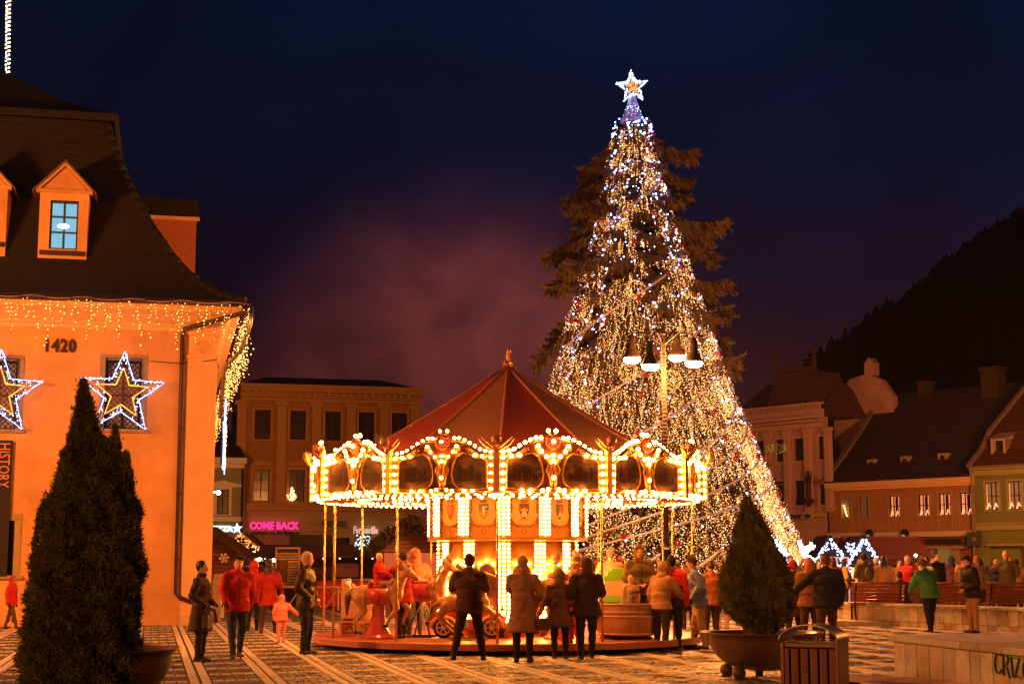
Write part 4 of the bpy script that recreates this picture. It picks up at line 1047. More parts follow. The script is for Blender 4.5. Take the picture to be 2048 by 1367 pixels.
# platform
b = MB(); b.lathe([(3.5, .13), (3.74, .1), (3.86, .11), (3.87, .22), (3.84, .235), (0, .235)], 96); b.lathe([(3.0, 0), (3.0, .13), (0, .131)], 48)
pf = part('platform', b, m_deck, car, smooth=False)
b = MB()
for k in range(24):
    a = R(15 * k + 4); b.bb(-.05, .05, -.05, .05, 0, .12); b.shift((3.5 * math.cos(a), 3.5 * math.sin(a), 0), len(b.v) - 8)
b.tube([(3.3 * math.cos(R(q)), 3.3 * math.sin(R(q)), .06) for q in range(0, 360, 6)], .035, 6, closed=True); part('undercarriage', b, m_dark, pf, kind='stuff')
# bulbs
bm_ = MB(); bm_.ball((0, 0, 0), .036, 8, 5); bulb_me = bm_.mesh('bulb', g_bulb, True)
bulb_count = [0]; mass = []
def world_pt(n, x, R_, u, o, z): return n * (R_ + o) + x * u + Vector((0, 0, z))
def bulb(par, p, single=True):
    # p in carousel coordinates
    a = math.degrees(math.atan2(p.y, p.x)) 
    if single and p.y < .8 and bulb_count[0] < 290:
        obj('bulb', bulb_me, par, loc=p); bulb_count[0] += 1
    else: mass.append(p)
APO = 3.95 * math.cos(R(15)); HWD = 3.95 * math.sin(R(15)); ZB0 = 2.87
# outline of one rounding board (u, z above the bottom)
top = [(-HWD, .70), (-.86, .69), (-.7, .74), (-.55, .84), (-.4, .915), (-.28, .95), (-.17, .94), (-.12, 1.0), (-.06, 1.05), (0, 1.07)]
outl = [(-HWD, 0), (-HWD, .70)] + top[1:] + [(-u, z) for u, z in top[::-1][1:]] + [(HWD, 0)]
open_ = [(-.85, .1), (-.84, .56), (-.78, .62), (-.62, .64), (-.5, .70), (-.38, .72), (-.27, .65), (-.2, .5), (-.17, .35), (-.2, .2), (-.3, .1), (-.45, .07), (-.7, .07)]
m_paint = None
def paint_mat(i):
    m = bpy.data.materials.new('landscape_painting'); m.use_nodes = True; t = m.node_tree; b = t.nodes['Principled BSDF']; b.inputs['Roughness'].default_value = .28
    g = t.nodes.new('ShaderNodeTexCoord'); n = t.nodes.new('ShaderNodeTexNoise'); n.inputs['Scale'].default_value = 3.2 + i * .4; n.inputs['Detail'].default_value = 8; n.inputs['Distortion'].default_value = .6
    mp = t.nodes.new('ShaderNodeMapping'); mp.inputs['Location'].default_value = (i * 3.1, i, 0); mp.inputs['Scale'].default_value = (1, 1, 2.2); t.links.new(g.outputs['Object'], mp.inputs[0]); t.links.new(mp.outputs[0], n.inputs[0])
    r = t.nodes.new('ShaderNodeValToRGB'); e = r.color_ramp.elements; e[0].position = .35; e[0].color = (.035, .016, .008, 1); e[1].position = .68; e[1].color = (.20, .10, .045, 1); q = e.new(.52); q.color = (.085, .05, .025, 1)
    t.links.new(n.outputs[0], r.inputs[0]); t.links.new(r.outputs[0], b.inputs['Base Color']); return m
pmats = [paint_mat(i) for i in range(4)]
m_sil = mat('painted_castle', (.035, .012, .008), .35)
for k in range(12):
    n, x = frame12(k); ang = math.atan2(x.y, x.x)
    M = Matrix(((x.x, -n.x, 0), (x.y, -n.y, 0), (0, 0, 1)))     # local: x along, y inward, z up
    base = n * APO + Vector((0, 0, ZB0))
    def place(mb, M=M, base=base):
        mb.v = [tuple(M @ Vector(v) + base) for v in mb.v]; return mb
    vis = n.y < .35
    b = MB(); b.prism(outl, -.0, .05)
    bo = part('rounding_board', place(b), m_brown, car)
    if vis:
        for s in (-1, 1):
            b = MB(); b.prism([(s * u, z) for u, z in open_], -.02, .0 - .004); pt = part('painting', place(b), pmats[(k * 2 + s) % 4], bo)
            b = MB(); b.tube([(s * u, -.025, z) for u, z in open_], .018, 6, closed=True)
            b.tube([(s * (-.52 + .07 * (1 - t / 9) * math.cos(t)), -.035, .77 + .07 * (1 - t / 9) * math.sin(t)) for t in np.linspace(0, 8, 14)], .012, 5)
            b.tube([(s * (-.3 + .06 * (1 - t / 9) * math.cos(t)), -.035, .80 + .06 * (1 - t / 9) * math.sin(t)) for t in np.linspace(0, 8, 14)], .012, 5)
            part('painting_frame', place(b), m_gold, bo, smooth=True)
            # painted silhouettes: towers and gabled houses
            b = MB(); rr_ = random.Random(k * 5 + s); u0 = -.74
            while u0 < -.34:
                w_ = rr_.uniform(.05, .13); h_ = rr_.uniform(.08, .26); z0 = .22
                b.prism([(s * u0, z0), (s * (u0 + w_), z0), (s * (u0 + w_), z0 + h_), (s * (u0 + w_ / 2), z0 + h_ + w_ * .6), (s * u0, z0 + h_)], -.0235, -.0215)
                u0 += w_ + rr_.uniform(0, .04)
            part('painted_town', place(b), m_sil, pt)
        b = MB(); b.tube([(u, -.02, z) for u, z in outl[1:-1]], .022, 6)
        b.bb(-HWD + .03, HWD - .03, -.04, 0, 0, .035)
        # cartouche stem and sprays
        for s in (-1, 1):
            b.tube([(s * .03, -.03, .12), (s * .05, -.05, .35), (s * .05, -.05, .5), (s * .16, -.05, .68), (s * .2, -.04, .8), (s * .3, -.03, .88)], [.03, .05, .03, .035, .03, .02], 6)
            b.tube([(s * .02, -.03, .1), (s * .12, -.05, .07), (s * .3, -.04, .06), (s * .4, -.02, .1)], [.03, .035, .025, .01], 6)
            b.tube([(s * .86, -.03, .66), (s * .7, -.04, .7), (s * .52, -.04, .8)], [.02, .03, .015], 6)
            b.tube([(s * .08, -.04, .3), (s * .11, -.05, .42), (s * .07, -.05, .55)], [.015, .03, .012], 6)
        part('gilded_ornament', place(b), m_gold, bo, smooth=True)
        b = MB(); b.lathe([(0.001, .03), (.06, .035), (.13, .0), (.15, -.01)], 14, (0, -.05, .93), M=Matrix.Rotation(R(90), 3, 'X'))
        for q in range(10): a = 2 * math.pi * q / 10; b.ball((.1 * math.cos(a), -.07, .93 + .1 * math.sin(a)), (.035, .02, .035), 6, 4)
        part('rosette', place(b), mat('dark_rosette', (.30, .07, .03), .3, coat=.3), bo, smooth=True)
    # bulbs of this panel
    P = []
    for s in (-1, 1):
        for z in (.08, .22, .36, .50, .64): P.append((s * .92, -.05, z))
        tp_ = [(-.9, .74), (-.8, .76), (-.7, .79), (-.6, .85), (-.5, .91), (-.4, .96), (-.3, 1.0), (-.21, 1.0), (-.07, 1.13)]
        for u, z in tp_: P.append((s * -u, 0.02, z))
        for u, z in ((.28, .85), (.22, .75), (.13, .66), (.62, .68), (.77, .66), (.1, .07), (.2, .05), (.42, .05), (.58, .05)): P.append((s * u, -.07, z))
    P += [(0, -.09, .93), (0, -.07, .68), (0, -.08, .58), (0, -.09, .28)]
    for u, y, z in P:
        if not vis and y > -.2 and z < .7: continue
        bulb(bo, M @ Vector((u, y, z)) + base)
# posts with winged cherub heads between the boards
for k in range(12):
    p = pa(k, 3.99, ZB0); n = Vector((p.x, p.y, 0)).normalized(); x = Vector((-n.y, n.x, 0)); M = Matrix(((x.x, -n.x, 0), (x.y, -n.y, 0), (0, 0, 1)))
    if n.y > .55: continue
    b = MB(); b.bb(-.055, .055, -.05, .04, 0, .78)
    for s in (-1, 1):
        b.tube([(s * .03, -.05, .74), (s * .12, -.09, .8), (s * .24, -.1, .87), (s * .33, -.09, .97)], [.045, .05, .035, .008], 6, flat=.5)
        b.tube([(s * .05, -.07, .80), (s * .16, -.1, .9), (s * .28, -.1, .99)], [.03, .035, .006], 6, flat=.5)
    b.v = [tuple(M @ Vector(v) + p) for v in b.v]; po = part('corner_post', b, m_gold, car, smooth=False)
    b = MB(); b.ball((0, -.12, .92), (.085, .08, .10), 10, 7); b.ball((0, -.2, .91), (.02, .02, .025), 6, 4); b.ball((.0, -.12, .97), (.092, .085, .07), 10, 6); b.ball((.06, -.15, .86), .03, 6, 4); b.ball((-.06, -.15, .86), .03, 6, 4)
    b.v = [tuple(M @ Vector(v) + p) for v in b.v]; part('cherub_head', b, mat('cherub_paint', (.42, .14, .06), .35, coat=.3), po, smooth=True)
# canopy
RA_, ZA, RR, ZR = .12, 5.55, 3.93, 3.36
for k in range(12):
    a, c = pa(k, RR, ZR), pa(k + 1, RR, ZR); t0, t1 = pa(k, RA_, ZA), pa(k + 1, RA_, ZA)
    b = MB(); rows_ = 8; vs = []
    for j in range(rows_ + 1):
        s = j / rows_; sag = -.06 * math.sin(math.pi * s)
        l, r_ = a.lerp(t0, s), c.lerp(t1, s); m_ = (l + r_) / 2 + Vector((0, 0, -.045 * (1 - s)))
        for q in (l, m_, r_): vs.append((q.x, q.y, q.z + sag))
    b.add(vs, [(3 * j + i, 3 * j + i + 1, 3 * j + i + 4, 3 * j + i + 3) for j in range(rows_) for i in (0, 1)])
    part('canopy_panel', b, m_redc if k % 2 == 0 else m_creamc, car, label='red canopy panel' if k % 2 == 0 else 'cream canopy panel', smooth=True)
    b = MB(); b.tube([tuple(a.lerp(t0, j / 8) + Vector((0, 0, .012 - .06 * math.sin(math.pi * j / 8)))) for j in range(9)], .022, 6); part('canopy_rib', b, mat('canopy_piping', (.5, .2, .09), .5), car, smooth=True)
b = MB(); b.lathe([(.001, ZA + .1), (.16, ZA + .06), (.2, ZA - .02), (.14, ZA - .06)], 16); part('canopy_cap', b, m_brown, car)
# ceiling under the canopy with sweeps
b = MB(); b.lathe([(1.5, ZB0 + .12), (3.9, ZB0 + .06), (3.93, ZB0 + .10), (1.5, ZB0 + .2)], 12, a0=R(A0)); part('ceiling', b, mat('cream_ceiling', (.6, .42, .2), .5), car)
for k in range(12):
    p, q = pa(k, 3.8, ZB0 + .02), pa(k, 1.5, ZB0 + .06)
    b = MB(); b.beam(p, q, .08, .1); sw = part('sweep', b, m_brown, car)
    for j in range(14): mass.append(p.lerp(q, j / 14) + Vector((0, 0, -.03)))
for rr_, n_ in ((3.82, 150), (3.0, 90), (2.3, 60)):
    for j in range(n_):
        a = 2 * math.pi * j / n_; mass.append(Vector((rr_ * math.cos(a), rr_ * math.sin(a), ZB0 + (.0 if rr_ > 3.6 else .03) - (.035 if rr_ < 3.75 else 0))))
# poles
for k in range(12):
    p = pa(k, 3.72); b = MB()
    tw = [(p.x + .012 * math.cos(z * 40), p.y + .012 * math.sin(z * 40), z) for z in np.arange(.235, ZB0 + .1, .05)]
    b.tube([(p.x, p.y, .235), (p.x, p.y, ZB0 + .1)], .022, 8); b.tube(tw, .014, 5); part('pole', b, m_brass, car, smooth=True)
# centre housing
def drum(rad, z0, z1, name, mt):
    b = MB(); b.lathe([(rad - .02, z0), (rad - .02, z1)], 12, a0=R(A0)); return part(name, b, mt, car)
lower = drum(1.36, .235, 2.12, 'lower_housing', m_panel)
upper = drum(1.56, 2.10, ZB0 + .1, 'upper_housing', m_panel)
b = MB(); b.lathe([(1.36, 2.06), (1.62, 2.08), (1.62, 2.13), (1.56, 2.14)], 12, a0=R(A0)); b.lathe([(1.40, .235), (1.40, .4), (1.36, .42)], 12, a0=R(A0)); part('housing_moulding', b, m_gold, car)
cols = {'r': mat('shield_red', (.5, .04, .02), .4), 'b': mat('shield_blue', (.06, .10, .2), .4), 'o': mat('shield_orange', (.7, .2, .03), .4), 'w': m_white, 'd': mat('shield_brown', (.10, .03, .02), .4), 'y': mat('shield_gold', (.7, .42, .1), .4), 'g': mat('shield_green', (.1, .15, .05), .4), 'k': mat('sepia_line', (.22, .09, .03), .5)}
def shield(u, z, w, h): return [(u - w, z + h), (u + w, z + h), (u + w, z + h * .2), (u + w * .75, z - h * .35), (u + w * .35, z - h * .8), (u, z - h), (u - w * .35, z - h * .8), (u - w * .75, z - h * .35), (u - w, z + h * .2)]
for k in range(12):
    n, x = frame12(k); M = Matrix(((x.x, -n.x, 0), (x.y, -n.y, 0), (0, 0, 1)))
    vis = n.y < .3
    if not vis: continue
    base = n * (1.54 * math.cos(R(15))) ; base.z = 2.13
    hw = 1.54 * math.sin(R(15))
    def pl(mb, base=base, M=M): mb.v = [tuple(M @ Vector(v) + base) for v in mb.v]; return mb
    H_ = .84
    b = MB(); b.prism([(-.22, .3), (-.27, .4), (-.23, .55), (-.26, .70), (-.2, .76), (0, .79), (.2, .76), (.26, .70), (.23, .55), (.27, .4), (.22, .3), (.1, .24), (0, .2), (-.1, .24)], -.022, -.002); cp = part('coat_of_arms', pl(b), mat('parchment_panel', (.66, .42, .15), .5), upper)
    b = MB()
    for s in (-1, 1):
        b.tube([(s * .2, -.03, .77), (s * .26, -.035, .72), (s * .235, -.03, .56), (s * .28, -.03, .42), (s * .22, -.03, .3), (s * .27, -.03, .27)], .011, 5)
        b.tube([(s * .27, -.03, .22), (s * .2, -.03, .25), (s * .12, -.03, .2), (s * .05, -.03, .24), (0, -.03, .19)], .011, 5)
        b.tube([(s * .03, -.02, .17), (s * .05, -.02, .1), (0, -.02, .05)], .006, 4)
    b.tube([(-.22, -.03, .775), (0, -.035, .81), (.22, -.03, .775)], .014, 5); part('scroll', pl(b), cols['k'], cp)
    v = k % 4; sc = shield(0, .5, .10, .15)
    kk = {11: 0, 0: 2, 1: 3, 10: 1}.get(k, v)
    main = {0: 'b', 1: 'r', 2: 'd', 3: 'b'}[kk]
    b = MB(); b.prism(sc, -.035, -.0235); shd = part('shield', pl(b), cols[main], cp)
    b = MB(); b.bb(-.065, .065, -.04, -.024, .66, .69)
    for q in (-.065, -.032, 0, .032, .065): b.bb(q - .011, q + .011, -.04, -.024, .69, .725)
    part('mural_crown', pl(b), cols['k'] if kk != 1 else cols['r'], shd)
    def ch(col, f):
        b = MB(); f(b); part('charge', pl(b), cols[col], shd)
    if kk == 0:
        ch('o', lambda b: (b.bb(-.08, -.035, -.041, -.036, .42, .52), b.bb(.035, .08, -.041, -.036, .42, .52), b.prism([(-.06, .42), (.06, .42), (0, .36)], -.040, -.036)))
        ch('w', lambda b: (b.bb(-.02, .02, -.045, -.036, .42, .56), b.prism([(-.025, .56), (.025, .56), (0, .61)], -.045, -.036), b.ball((.055, -.037, .59), (.016, .004, .016), 8, 4)))
        ch('g', lambda b: b.prism([(-.055, .40), (.055, .40), (.0, .355)], -.0385, -.0362))
    elif kk == 1:
        ch('o', lambda b: (b.bb(-.07, .07, -.041, -.036, .45, .58),)); ch('k', lambda b: (b.bb(-.065, -.055, -.046, -.0415, .45, .58), b.bb(.055, .065, -.046, -.0415, .45, .58), b.bb(-.005, .005, -.046, -.0415, .45, .58), b.ball((0, -.04, .41), (.03, .006, .03), 8, 4)))
    elif kk == 2:
        ch('y', lambda b: (b.prism([(-.06, .50), (.06, .50), (.075, .56), (.035, .53), (0, .58), (-.035, .53), (-.075, .56)], -.041, -.036),)); ch('w', lambda b: [b.ball((.035 * math.cos(t), -.038, .44 + .035 * math.sin(t)), (.022, .006, .022), 7, 4) for t in (0, 1.05, 2.1, 3.14, 4.2, 5.2)]); ch('r', lambda b: b.bb(-.09, .09, -.03, -.022, .335, .35))
    else:
        ch('r', lambda b: b.prism([(0.0, .63), (.09, .63), (.09, .52), (0, .40)], -.041, -.036)); ch('y', lambda b: b.prism([(-.05, .40), (.05, .40), (0, .54)], -.047, -.0415)); ch('d', lambda b: b.bb(-.085, .085, -.041, -.0362, .615, .645))
    # small curved writing above each crown stays unreadable: beads of relief
    # lower arch with mirror
    base2 = n * (1.34 * math.cos(R(15))); base2.z = .235
    def pl2(mb, base2=base2, M=M): mb.v = [tuple(M @ Vector(v) + base2) for v in mb.v]; return mb
    ar = [(-.2, .45), (-.235, .7), (-.235, 1.0), (-.2, 1.2), (-.12, 1.34), (0, 1.4), (.12, 1.34), (.2, 1.2), (.235, 1.0), (.235, .7), (.2, .45), (0, .38)]
    b = MB(); b.prism(ar, -.012, -.002); mi_ = part('mirror', pl2(b), mat('dark_mirror', (.16, .09, .06), .12, metal=.5), lower)
    b = MB(); b.tube([(u, -.02, z) for u, z in ar], .012, 5, closed=True)
    for s in (-1, 1):
        b.tube([(s * .12, -.02, 1.5), (s * .22, -.02, 1.6), (s * .28, -.02, 1.5), (s * .24, -.02, 1.42)], .01, 5); b.tube([(s * .05, -.02, 1.47), (s * .12, -.02, 1.7), (s * .24, -.02, 1.75)], .008, 5)
    part('mirror_frame', pl2(b), m_gold, mi_)
    for u, z in ar:
        p = M @ Vector((u * 1.12, -.05, .89 + (z - .89) * 1.1)) + base2; mass.append(p)
    for q in np.linspace(.45, 1.2, 5):
        for s in (-1, 1): mass.append(M @ Vector((s * .262, -.05, q)) + base2)
# bulb columns at the housing corners
for k in range(12):
    for rad, z0, z1, nz, nc in ((1.60, 2.16, 2.92, 10, 3), (1.40, .5, 2.04, 19, 3)):
        p0 = pa(k, rad); n = Vector((p0.x, p0.y, 0)).normalized(); x = Vector((-n.y, n.x, 0))
        if n.y > .6: continue
        b = MB(); M = Matrix(((x.x, -n.x, 0), (x.y, -n.y, 0), (0, 0, 1)))
        b.box((0, .035, (z0 + z1) / 2), (.26, .03, z1 - z0 + .06)); b.v = [tuple(M @ Vector(v) + Vector((p0.x, p0.y, 0))) for v in b.v]; part('bulb_column', b, m_gold, upper if rad > 1.5 else lower)
        for j in range(nz):
            for c in range(nc):
                u = (c - (nc - 1) / 2) * .092; mass.append(Vector((p0.x, p0.y, 0)) + x * u + Vector((0, 0, z0 + (z1 - z0) * (j + .5) / nz)) - n * abs(u) * .25)
v_, f_ = cloud(mass, .030, 'ico'); bo = obj('bulbs', npmesh('bulbs', v_, f_, g_bulb, True), car, kind='stuff')

# ================================================================== animals of the carousel
m_horse = mat('cream_horse_paint', (.33, .17, .075), .3, coat=.5, var=.12, scale=4)
m_horse_d = mat('chestnut_horse_paint', (.22, .075, .025), .28, coat=.5, var=.15, scale=4)
m_mane = mat('dark_mane', (.10, .04, .02), .4, coat=.2)
m_pale = mat('pale_mane', (.6, .42, .25), .4)
m_saddle = mat('red_saddle', (.4, .03, .03), .35, coat=.4)
m_hoof = mat('black_hoof', (.02, .012, .01), .35)
def horse(label, loc, rz, s=1.0, coat=None, mane=None, rear=0.0, legs='gallop', group=None, stand='bell', voxel=.02):
    coat = coat or m_horse; mane = mane or m_mane
    t = thing('carousel_horse', label, 'carousel horse', loc, rz, group)
    h = .78 * s; P = lambda x, y, z: (x * s, y * s, z * s)
    pr = [('e', P(-.3, 0, .82), (.25 * s, .17 * s, .20 * s), 0), ('e', P(.05, 0, .80), (.32 * s, .165 * s, .18 * s), 0), ('e', P(.3, 0, .86), (.20 * s, .16 * s, .22 * s), 0),
          ('c', P(.36, 0, .95), P(.52, 0, 1.28), .13 * s, .085 * s, 0), ('c', P(.52, 0, 1.33), P(.74, 0, 1.15), .085 * s, .05 * s, 0), ('e', P(.56, 0, 1.28), (.1 * s, .07 * s, .1 * s), 0), ('e', P(.76, 0, 1.14), (.055 * s, .05 * s, .05 * s), 0),
          ('c', P(.50, .05, 1.38), P(.48, .07, 1.46), .025 * s, .01 * s, 0), ('c', P(.50, -.05, 1.38), P(.48, -.07, 1.46), .025 * s, .01 * s, 0)]
    for i in range(7):
        q = i / 6; pr.append(('e', P(.52 - .22 * q, (-1) ** i * .025, 1.40 - .40 * q), (.06 * s, .06 * s, .085 * s), 1))
    pr.append(('e', P(.58, 0, 1.38), (.06 * s, .05 * s, .05 * s), 1))
    pr += [('c', P(-.50, 0, .92), P(-.62, 0, .80), .06 * s, .07 * s, 1), ('c', P(-.62, 0, .80), P(-.64, 0, .45), .075 * s, .025 * s, 1)]
    for sd in (-1, 1):
        y = .1 * sd
        fr = [(.32, y, .78), (.48 + .08 * sd, y, .58), (.36 + .12 * sd, y, .38), (.30 + .14 * sd, y, .28)]
        hd = [(-.38, y, .76), (-.30 - .05 * sd, y, .52), (-.46 - .05 * sd, y, .34), (-.42 - .08 * sd, y, .14)]
        for L, rr in ((fr, (.085, .055, .035, .035)), (hd, (.12, .065, .038, .035))):
            for i in range(3): pr.append(('c', P(*L[i]), P(*L[i + 1]), rr[i] * s, rr[i + 1] * s, 0))
            pr.append(('e', (L[3][0] * s + .02 * s, L[3][1] * s, L[3][2] * s - .03 * s), (.055 * s, .045 * s, .045 * s), 2))
    organic('body', pr, voxel, [coat, mane, m_hoof], t)
    b = MB(); M = Matrix.Scale(s, 3)
    b.ball(P(.02, 0, .99), (.2 * s, .14 * s, .05 * s), 12, 6); b.ball(P(-.16, 0, 1.03), (.05 * s, .13 * s, .08 * s), 10, 6); b.ball(P(.18, 0, 1.03), (.04 * s, .06 * s, .06 * s), 10, 6)
    b.tube([P(.02, .185 * math.cos(a), .81 + .20 * math.sin(a)) for a in np.linspace(-.1, 6.0, 16)], .02 * s, 6)
    for sd in (-1, 1): b.prism([(-.16 * s, .70 * s), (.18 * s, .70 * s), (.2 * s, .96 * s), (-.18 * s, .96 * s)], sd * .17 * s, sd * .19 * s)
    part('saddle', b, m_saddle, t, smooth=True)
    b = MB(); b.tube([P(.3, .17 * math.cos(a), .92 + .2 * math.sin(a) + .05 * math.cos(a)) for a in np.linspace(2.6, 7.0, 12)], .018 * s, 5); b.tube([P(.72, .06, 1.17), P(.56, .1, 1.22), P(.3, .12, 1.1), P(.18, .05, 1.08)], .009 * s, 4); b.tube([P(.72, -.06, 1.17), P(.56, -.1, 1.22), P(.3, -.12, 1.1), P(.18, -.05, 1.08)], .009 * s, 4)
    b.tube([P(.66, .085 * math.cos(a), 1.21 + .075 * math.sin(a)) for a in np.linspace(0, 6.28, 10)], .009 * s, 4)
    for q in range(6): b.ball(P(.36, .14 - .055 * q, .80 + .1 * abs(q - 2.5) / 2.5), .025 * s, 6, 4)
    part('harness', b, mat('harness_red_gold', (.45, .12, .04), .3, metal=.3, coat=.3), t, smooth=True)
    b = MB()
    for sd in (-1, 1): b.ball(P(.615, .068 * sd, 1.29), .014 * s, 6, 4)
    part('eye', b, m_hoof, t)
    if stand == 'bell':
        b = MB(); b.lathe([(.34, .0), (.33, .03), (.25, .08), (.17, .22), (.13, .42), (.12, .62)], 8, sx=1.05 * s, sy=.7 * s, a0=R(22.5)); part('pedestal', b, m_redp, t, bevel=.01)
    else:
        b = MB(); 
        for sd in (-1, 1): b.tube([P(-.25, .2 * sd, .02), P(0, .06, .66), P(.28, .2 * sd, .02)], .02, 5)
        b.tube([P(-.3, .2, .015), P(.32, .2, .015)], .018, 5); b.tube([P(-.3, -.2, .015), P(.32, -.2, .015)], .018, 5); part('stand', b, m_iron, t)
    return t
DK = .236
def cpos(px, dy, z=DK):   # place on the deck: picture column, distance from the carousel axis towards the camera
    Y = CC.y - dy; p = at(px, 1240, Y); return Vector((p.x, Y, z))
horse('cream carousel horse on a red bell pedestal ridden by the child in the red jacket', cpos(757, 2.0), R(-12), .98)
horse('cream carousel horse with black iron stand beside the bulb column', cpos(843, 1.25), R(-25), 1.05, stand='iron')
horse('big chestnut carousel horse with its rump to the camera between the two hooded women', cpos(1118, 1.9), R(52), 1.12, m_horse_d, m_horse_d, group=None)
# doe with upright neck
dl = cpos(936, 2.55); t = thing('carousel_doe', 'brown carousel doe with tall upright neck galloping in front of the toy car', 'carousel animal', dl, R(-4))
s = 1.0; P = lambda x, y, z: (x, y, z)
pr = [('e', P(-.3, 0, .66), (.25, .15, .17), 0), ('e', P(.02, 0, .62), (.28, .13, .14), 0), ('e', P(.24, 0, .66), (.17, .13, .17), 0), ('c', P(.22, 0, .7), P(.26, 0, 1.18), .12, .075, 0), ('c', P(.24, 0, 1.2), P(.50, 0, 1.13), .07, .045, 0), ('e', P(.54, 0, 1.12), (.05, .045, .04), 0),
      ('c', P(.2, .05, 1.24), P(.13, .08, 1.36), .03, .01, 0), ('c', P(.2, -.05, 1.24), P(.13, -.08, 1.36), .03, .01, 0), ('c', P(-.5, 0, .72), P(-.66, 0, .60), .05, .03, 0), ('c', P(-.66, 0, .6), P(-.7, 0, .45), .035, .015, 1)]
for sd in (-1, 1):
    y = .09 * sd
    for L, rr in (([(.28, y, .6), (.45, y, .50), (.50 + .06 * sd, y, .36), (.56 + .06 * sd, y, .22)], (.07, .045, .028, .028)), ([(-.4, y, .62), (-.52, y, .42), (-.38 - .06 * sd, y, .27), (-.22 - .08 * sd, y, .14)], (.10, .055, .03, .028))):
        for i in range(3): pr.append(('c', L[i], L[i + 1], rr[i], rr[i + 1], 0))
        pr.append(('e', (L[3][0] + .03, L[3][1], L[3][2] - .03), (.055, .04, .045), 1))
organic('body', pr, .018, [mat('fawn_paint', (.28, .12, .04), .3, coat=.5), m_hoof], t)
b = MB(); b.ball((.0, 0, .76), (.18, .13, .05), 10, 6); b.ball((-.15, 0, .8), (.05, .11, .07), 8, 5); part('saddle', b, m_saddle, t, smooth=True)
b = MB(); b.tube([(-.2, 0, .0), (-.05, 0, .55)], .02, 6); b.tube([(.2, 0, 0), (.05, 0, .55)], .02, 6); b.bb(-.3, .35, -.12, .12, 0, .02); part('stand', b, m_iron, t)
b = MB(); b.ball((.33, .065, 1.2), .013, 6, 4); b.ball((.33, -.065, 1.2), .013, 6, 4); part('eye', b, m_hoof, t)
# toy car
tcl = cpos(938, 1.55); t = thing('toy_car', 'red and yellow open toy car on the carousel deck behind the standing man', 'toy car', tcl, R(-3))
b = MB(); pf_ = [(-.68, .16), (-.7, .38), (-.6, .50), (-.36, .56), (-.2, .52), (-.12, .36), (.12, .36), (.18, .55), (.3, .56), (.55, .50), (.70, .40), (.74, .2), (.7, .14), (.62, .14), (.6, .24), (.46, .32), (.32, .24), (.3, .14), (-.3, .14), (-.32, .24), (-.46, .32), (-.6, .24), (-.62, .14)]
b.prism(pf_, -.3, .3); part('body', b, mat('toy_red', (.55, .05, .02), .25, coat=.7), t, bevel=.03, auto=True)
b = MB()
for sx in (-.46, .46): b.tube([(sx + .25 * math.cos(a), -.31, .18 + .22 * math.sin(a)) for a in np.linspace(.1, 3.04, 10)], .045, 6)
part('fender', b, mat('toy_yellow', (.75, .40, .03), .25, coat=.7), t, smooth=True)
for sx in (-.46, .46):
    for sy in (-1, 1):
        b = MB(); b.lathe([(.10, -.05), (.185, -.045), (.2, 0), (.185, .045), (.10, .05)], 20, (sx, sy * .3, .2), M=Matrix.Rotation(R(90), 3, 'X')); w_ = part('wheel', b, mat('black_tyre', (.015, .012, .01), .6), t, smooth=True)
        b = MB(); b.lathe([(.03, -.055), (.04, -.06), (.04, .06), (.03, .055)], 10, (sx, sy * .3, .2), M=Matrix.Rotation(R(90), 3, 'X'))
        for q in range(6):
            a = q * math.pi / 3; b.beam((sx + .03 * math.cos(a), sy * .35, .2 + .03 * math.sin(a)), (sx + .13 * math.cos(a), sy * .35, .2 + .13 * math.sin(a)), .035, .02)
        b.tube([(sx + .13 * math.cos(a), sy * .35, .2 + .13 * math.sin(a)) for a in np.linspace(0, 6.28, 18)], .018, 5); part('rim', b, mat('toy_rim', (.6, .42, .25), .3, metal=.5), w_)
b = MB(); b.lathe([(.115, -.012), (.13, 0), (.115, .012)], 16, (-.02, 0, .62), M=Matrix.Rotation(R(60), 3, 'Y')); b.tube([(-.02, 0, .62), (.12, 0, .5)], .015, 5); part('steering_wheel', b, mat('toy_green', (.04, .2, .05), .4), t)
b = MB(); b.ball((.68, -.2, .36), (.06, .06, .06), 8, 5); b.ball((.68, .2, .36), (.06, .06, .06), 8, 5); b.bb(.7, .78, -.3, .3, .16, .24); b.tube([(.1, -.27, .5), (.02, -.25, .74), (.02, .25, .74), (.1, .27, .5)], .012, 5); part('bumper', b, mat('chrome', (.7, .6, .5), .12, metal=1), t, smooth=False)
b = MB(); b.bb(-.14, .02, -.312, -.301, .2, .33); part('door_panel', b, mat('toy_teal', (.15, .4, .3), .4), t)
b = MB()
for i in range(5): b.ball((.24 + .1 * i, rnd.uniform(-.2, .2), .58 - .01 * i), .045, 7, 4)
part('tinsel', b, m_pale, t)
# seat wagon (throne) at the left
t = thing('carriage_seat', 'pale high backed carriage seat at the left rim of the carousel', 'carousel seat', cpos(716, .9), R(-4))
b = MB(); b.prism([(-.28, .34), (.05, .34), (.05, .62), (-.1, .68), (-.12, .98), (-.2, 1.02), (-.2, 1.10), (-.28, 1.10)], -.32, -.26); b.prism([(-.28, .34), (.28, .34), (.28, .62), (-.1, .68), (-.12, .98), (-.2, 1.02), (-.2, 1.10), (-.28, 1.10)], .26, .32); b.bb(-.28, -.2, -.26, .26, .3, 1.06); b.bb(-.2, .3, -.26, .26, .3, .46)
part('seat', b, mat('salmon_paint', (.68, .36, .22), .4, coat=.3), t, bevel=.012)
b = MB(); b.bb(-.32, .36, -.34, .34, .0, .3); bs = part('base', b, mat('salmon_base', (.55, .22, .12), .4, coat=.3), t, bevel=.012)
b = MB(); b.tube([(-.25, -.35, .25), (.3, -.35, .25), (.3, -.35, .08), (-.25, -.35, .08)], .012, 5, closed=True)
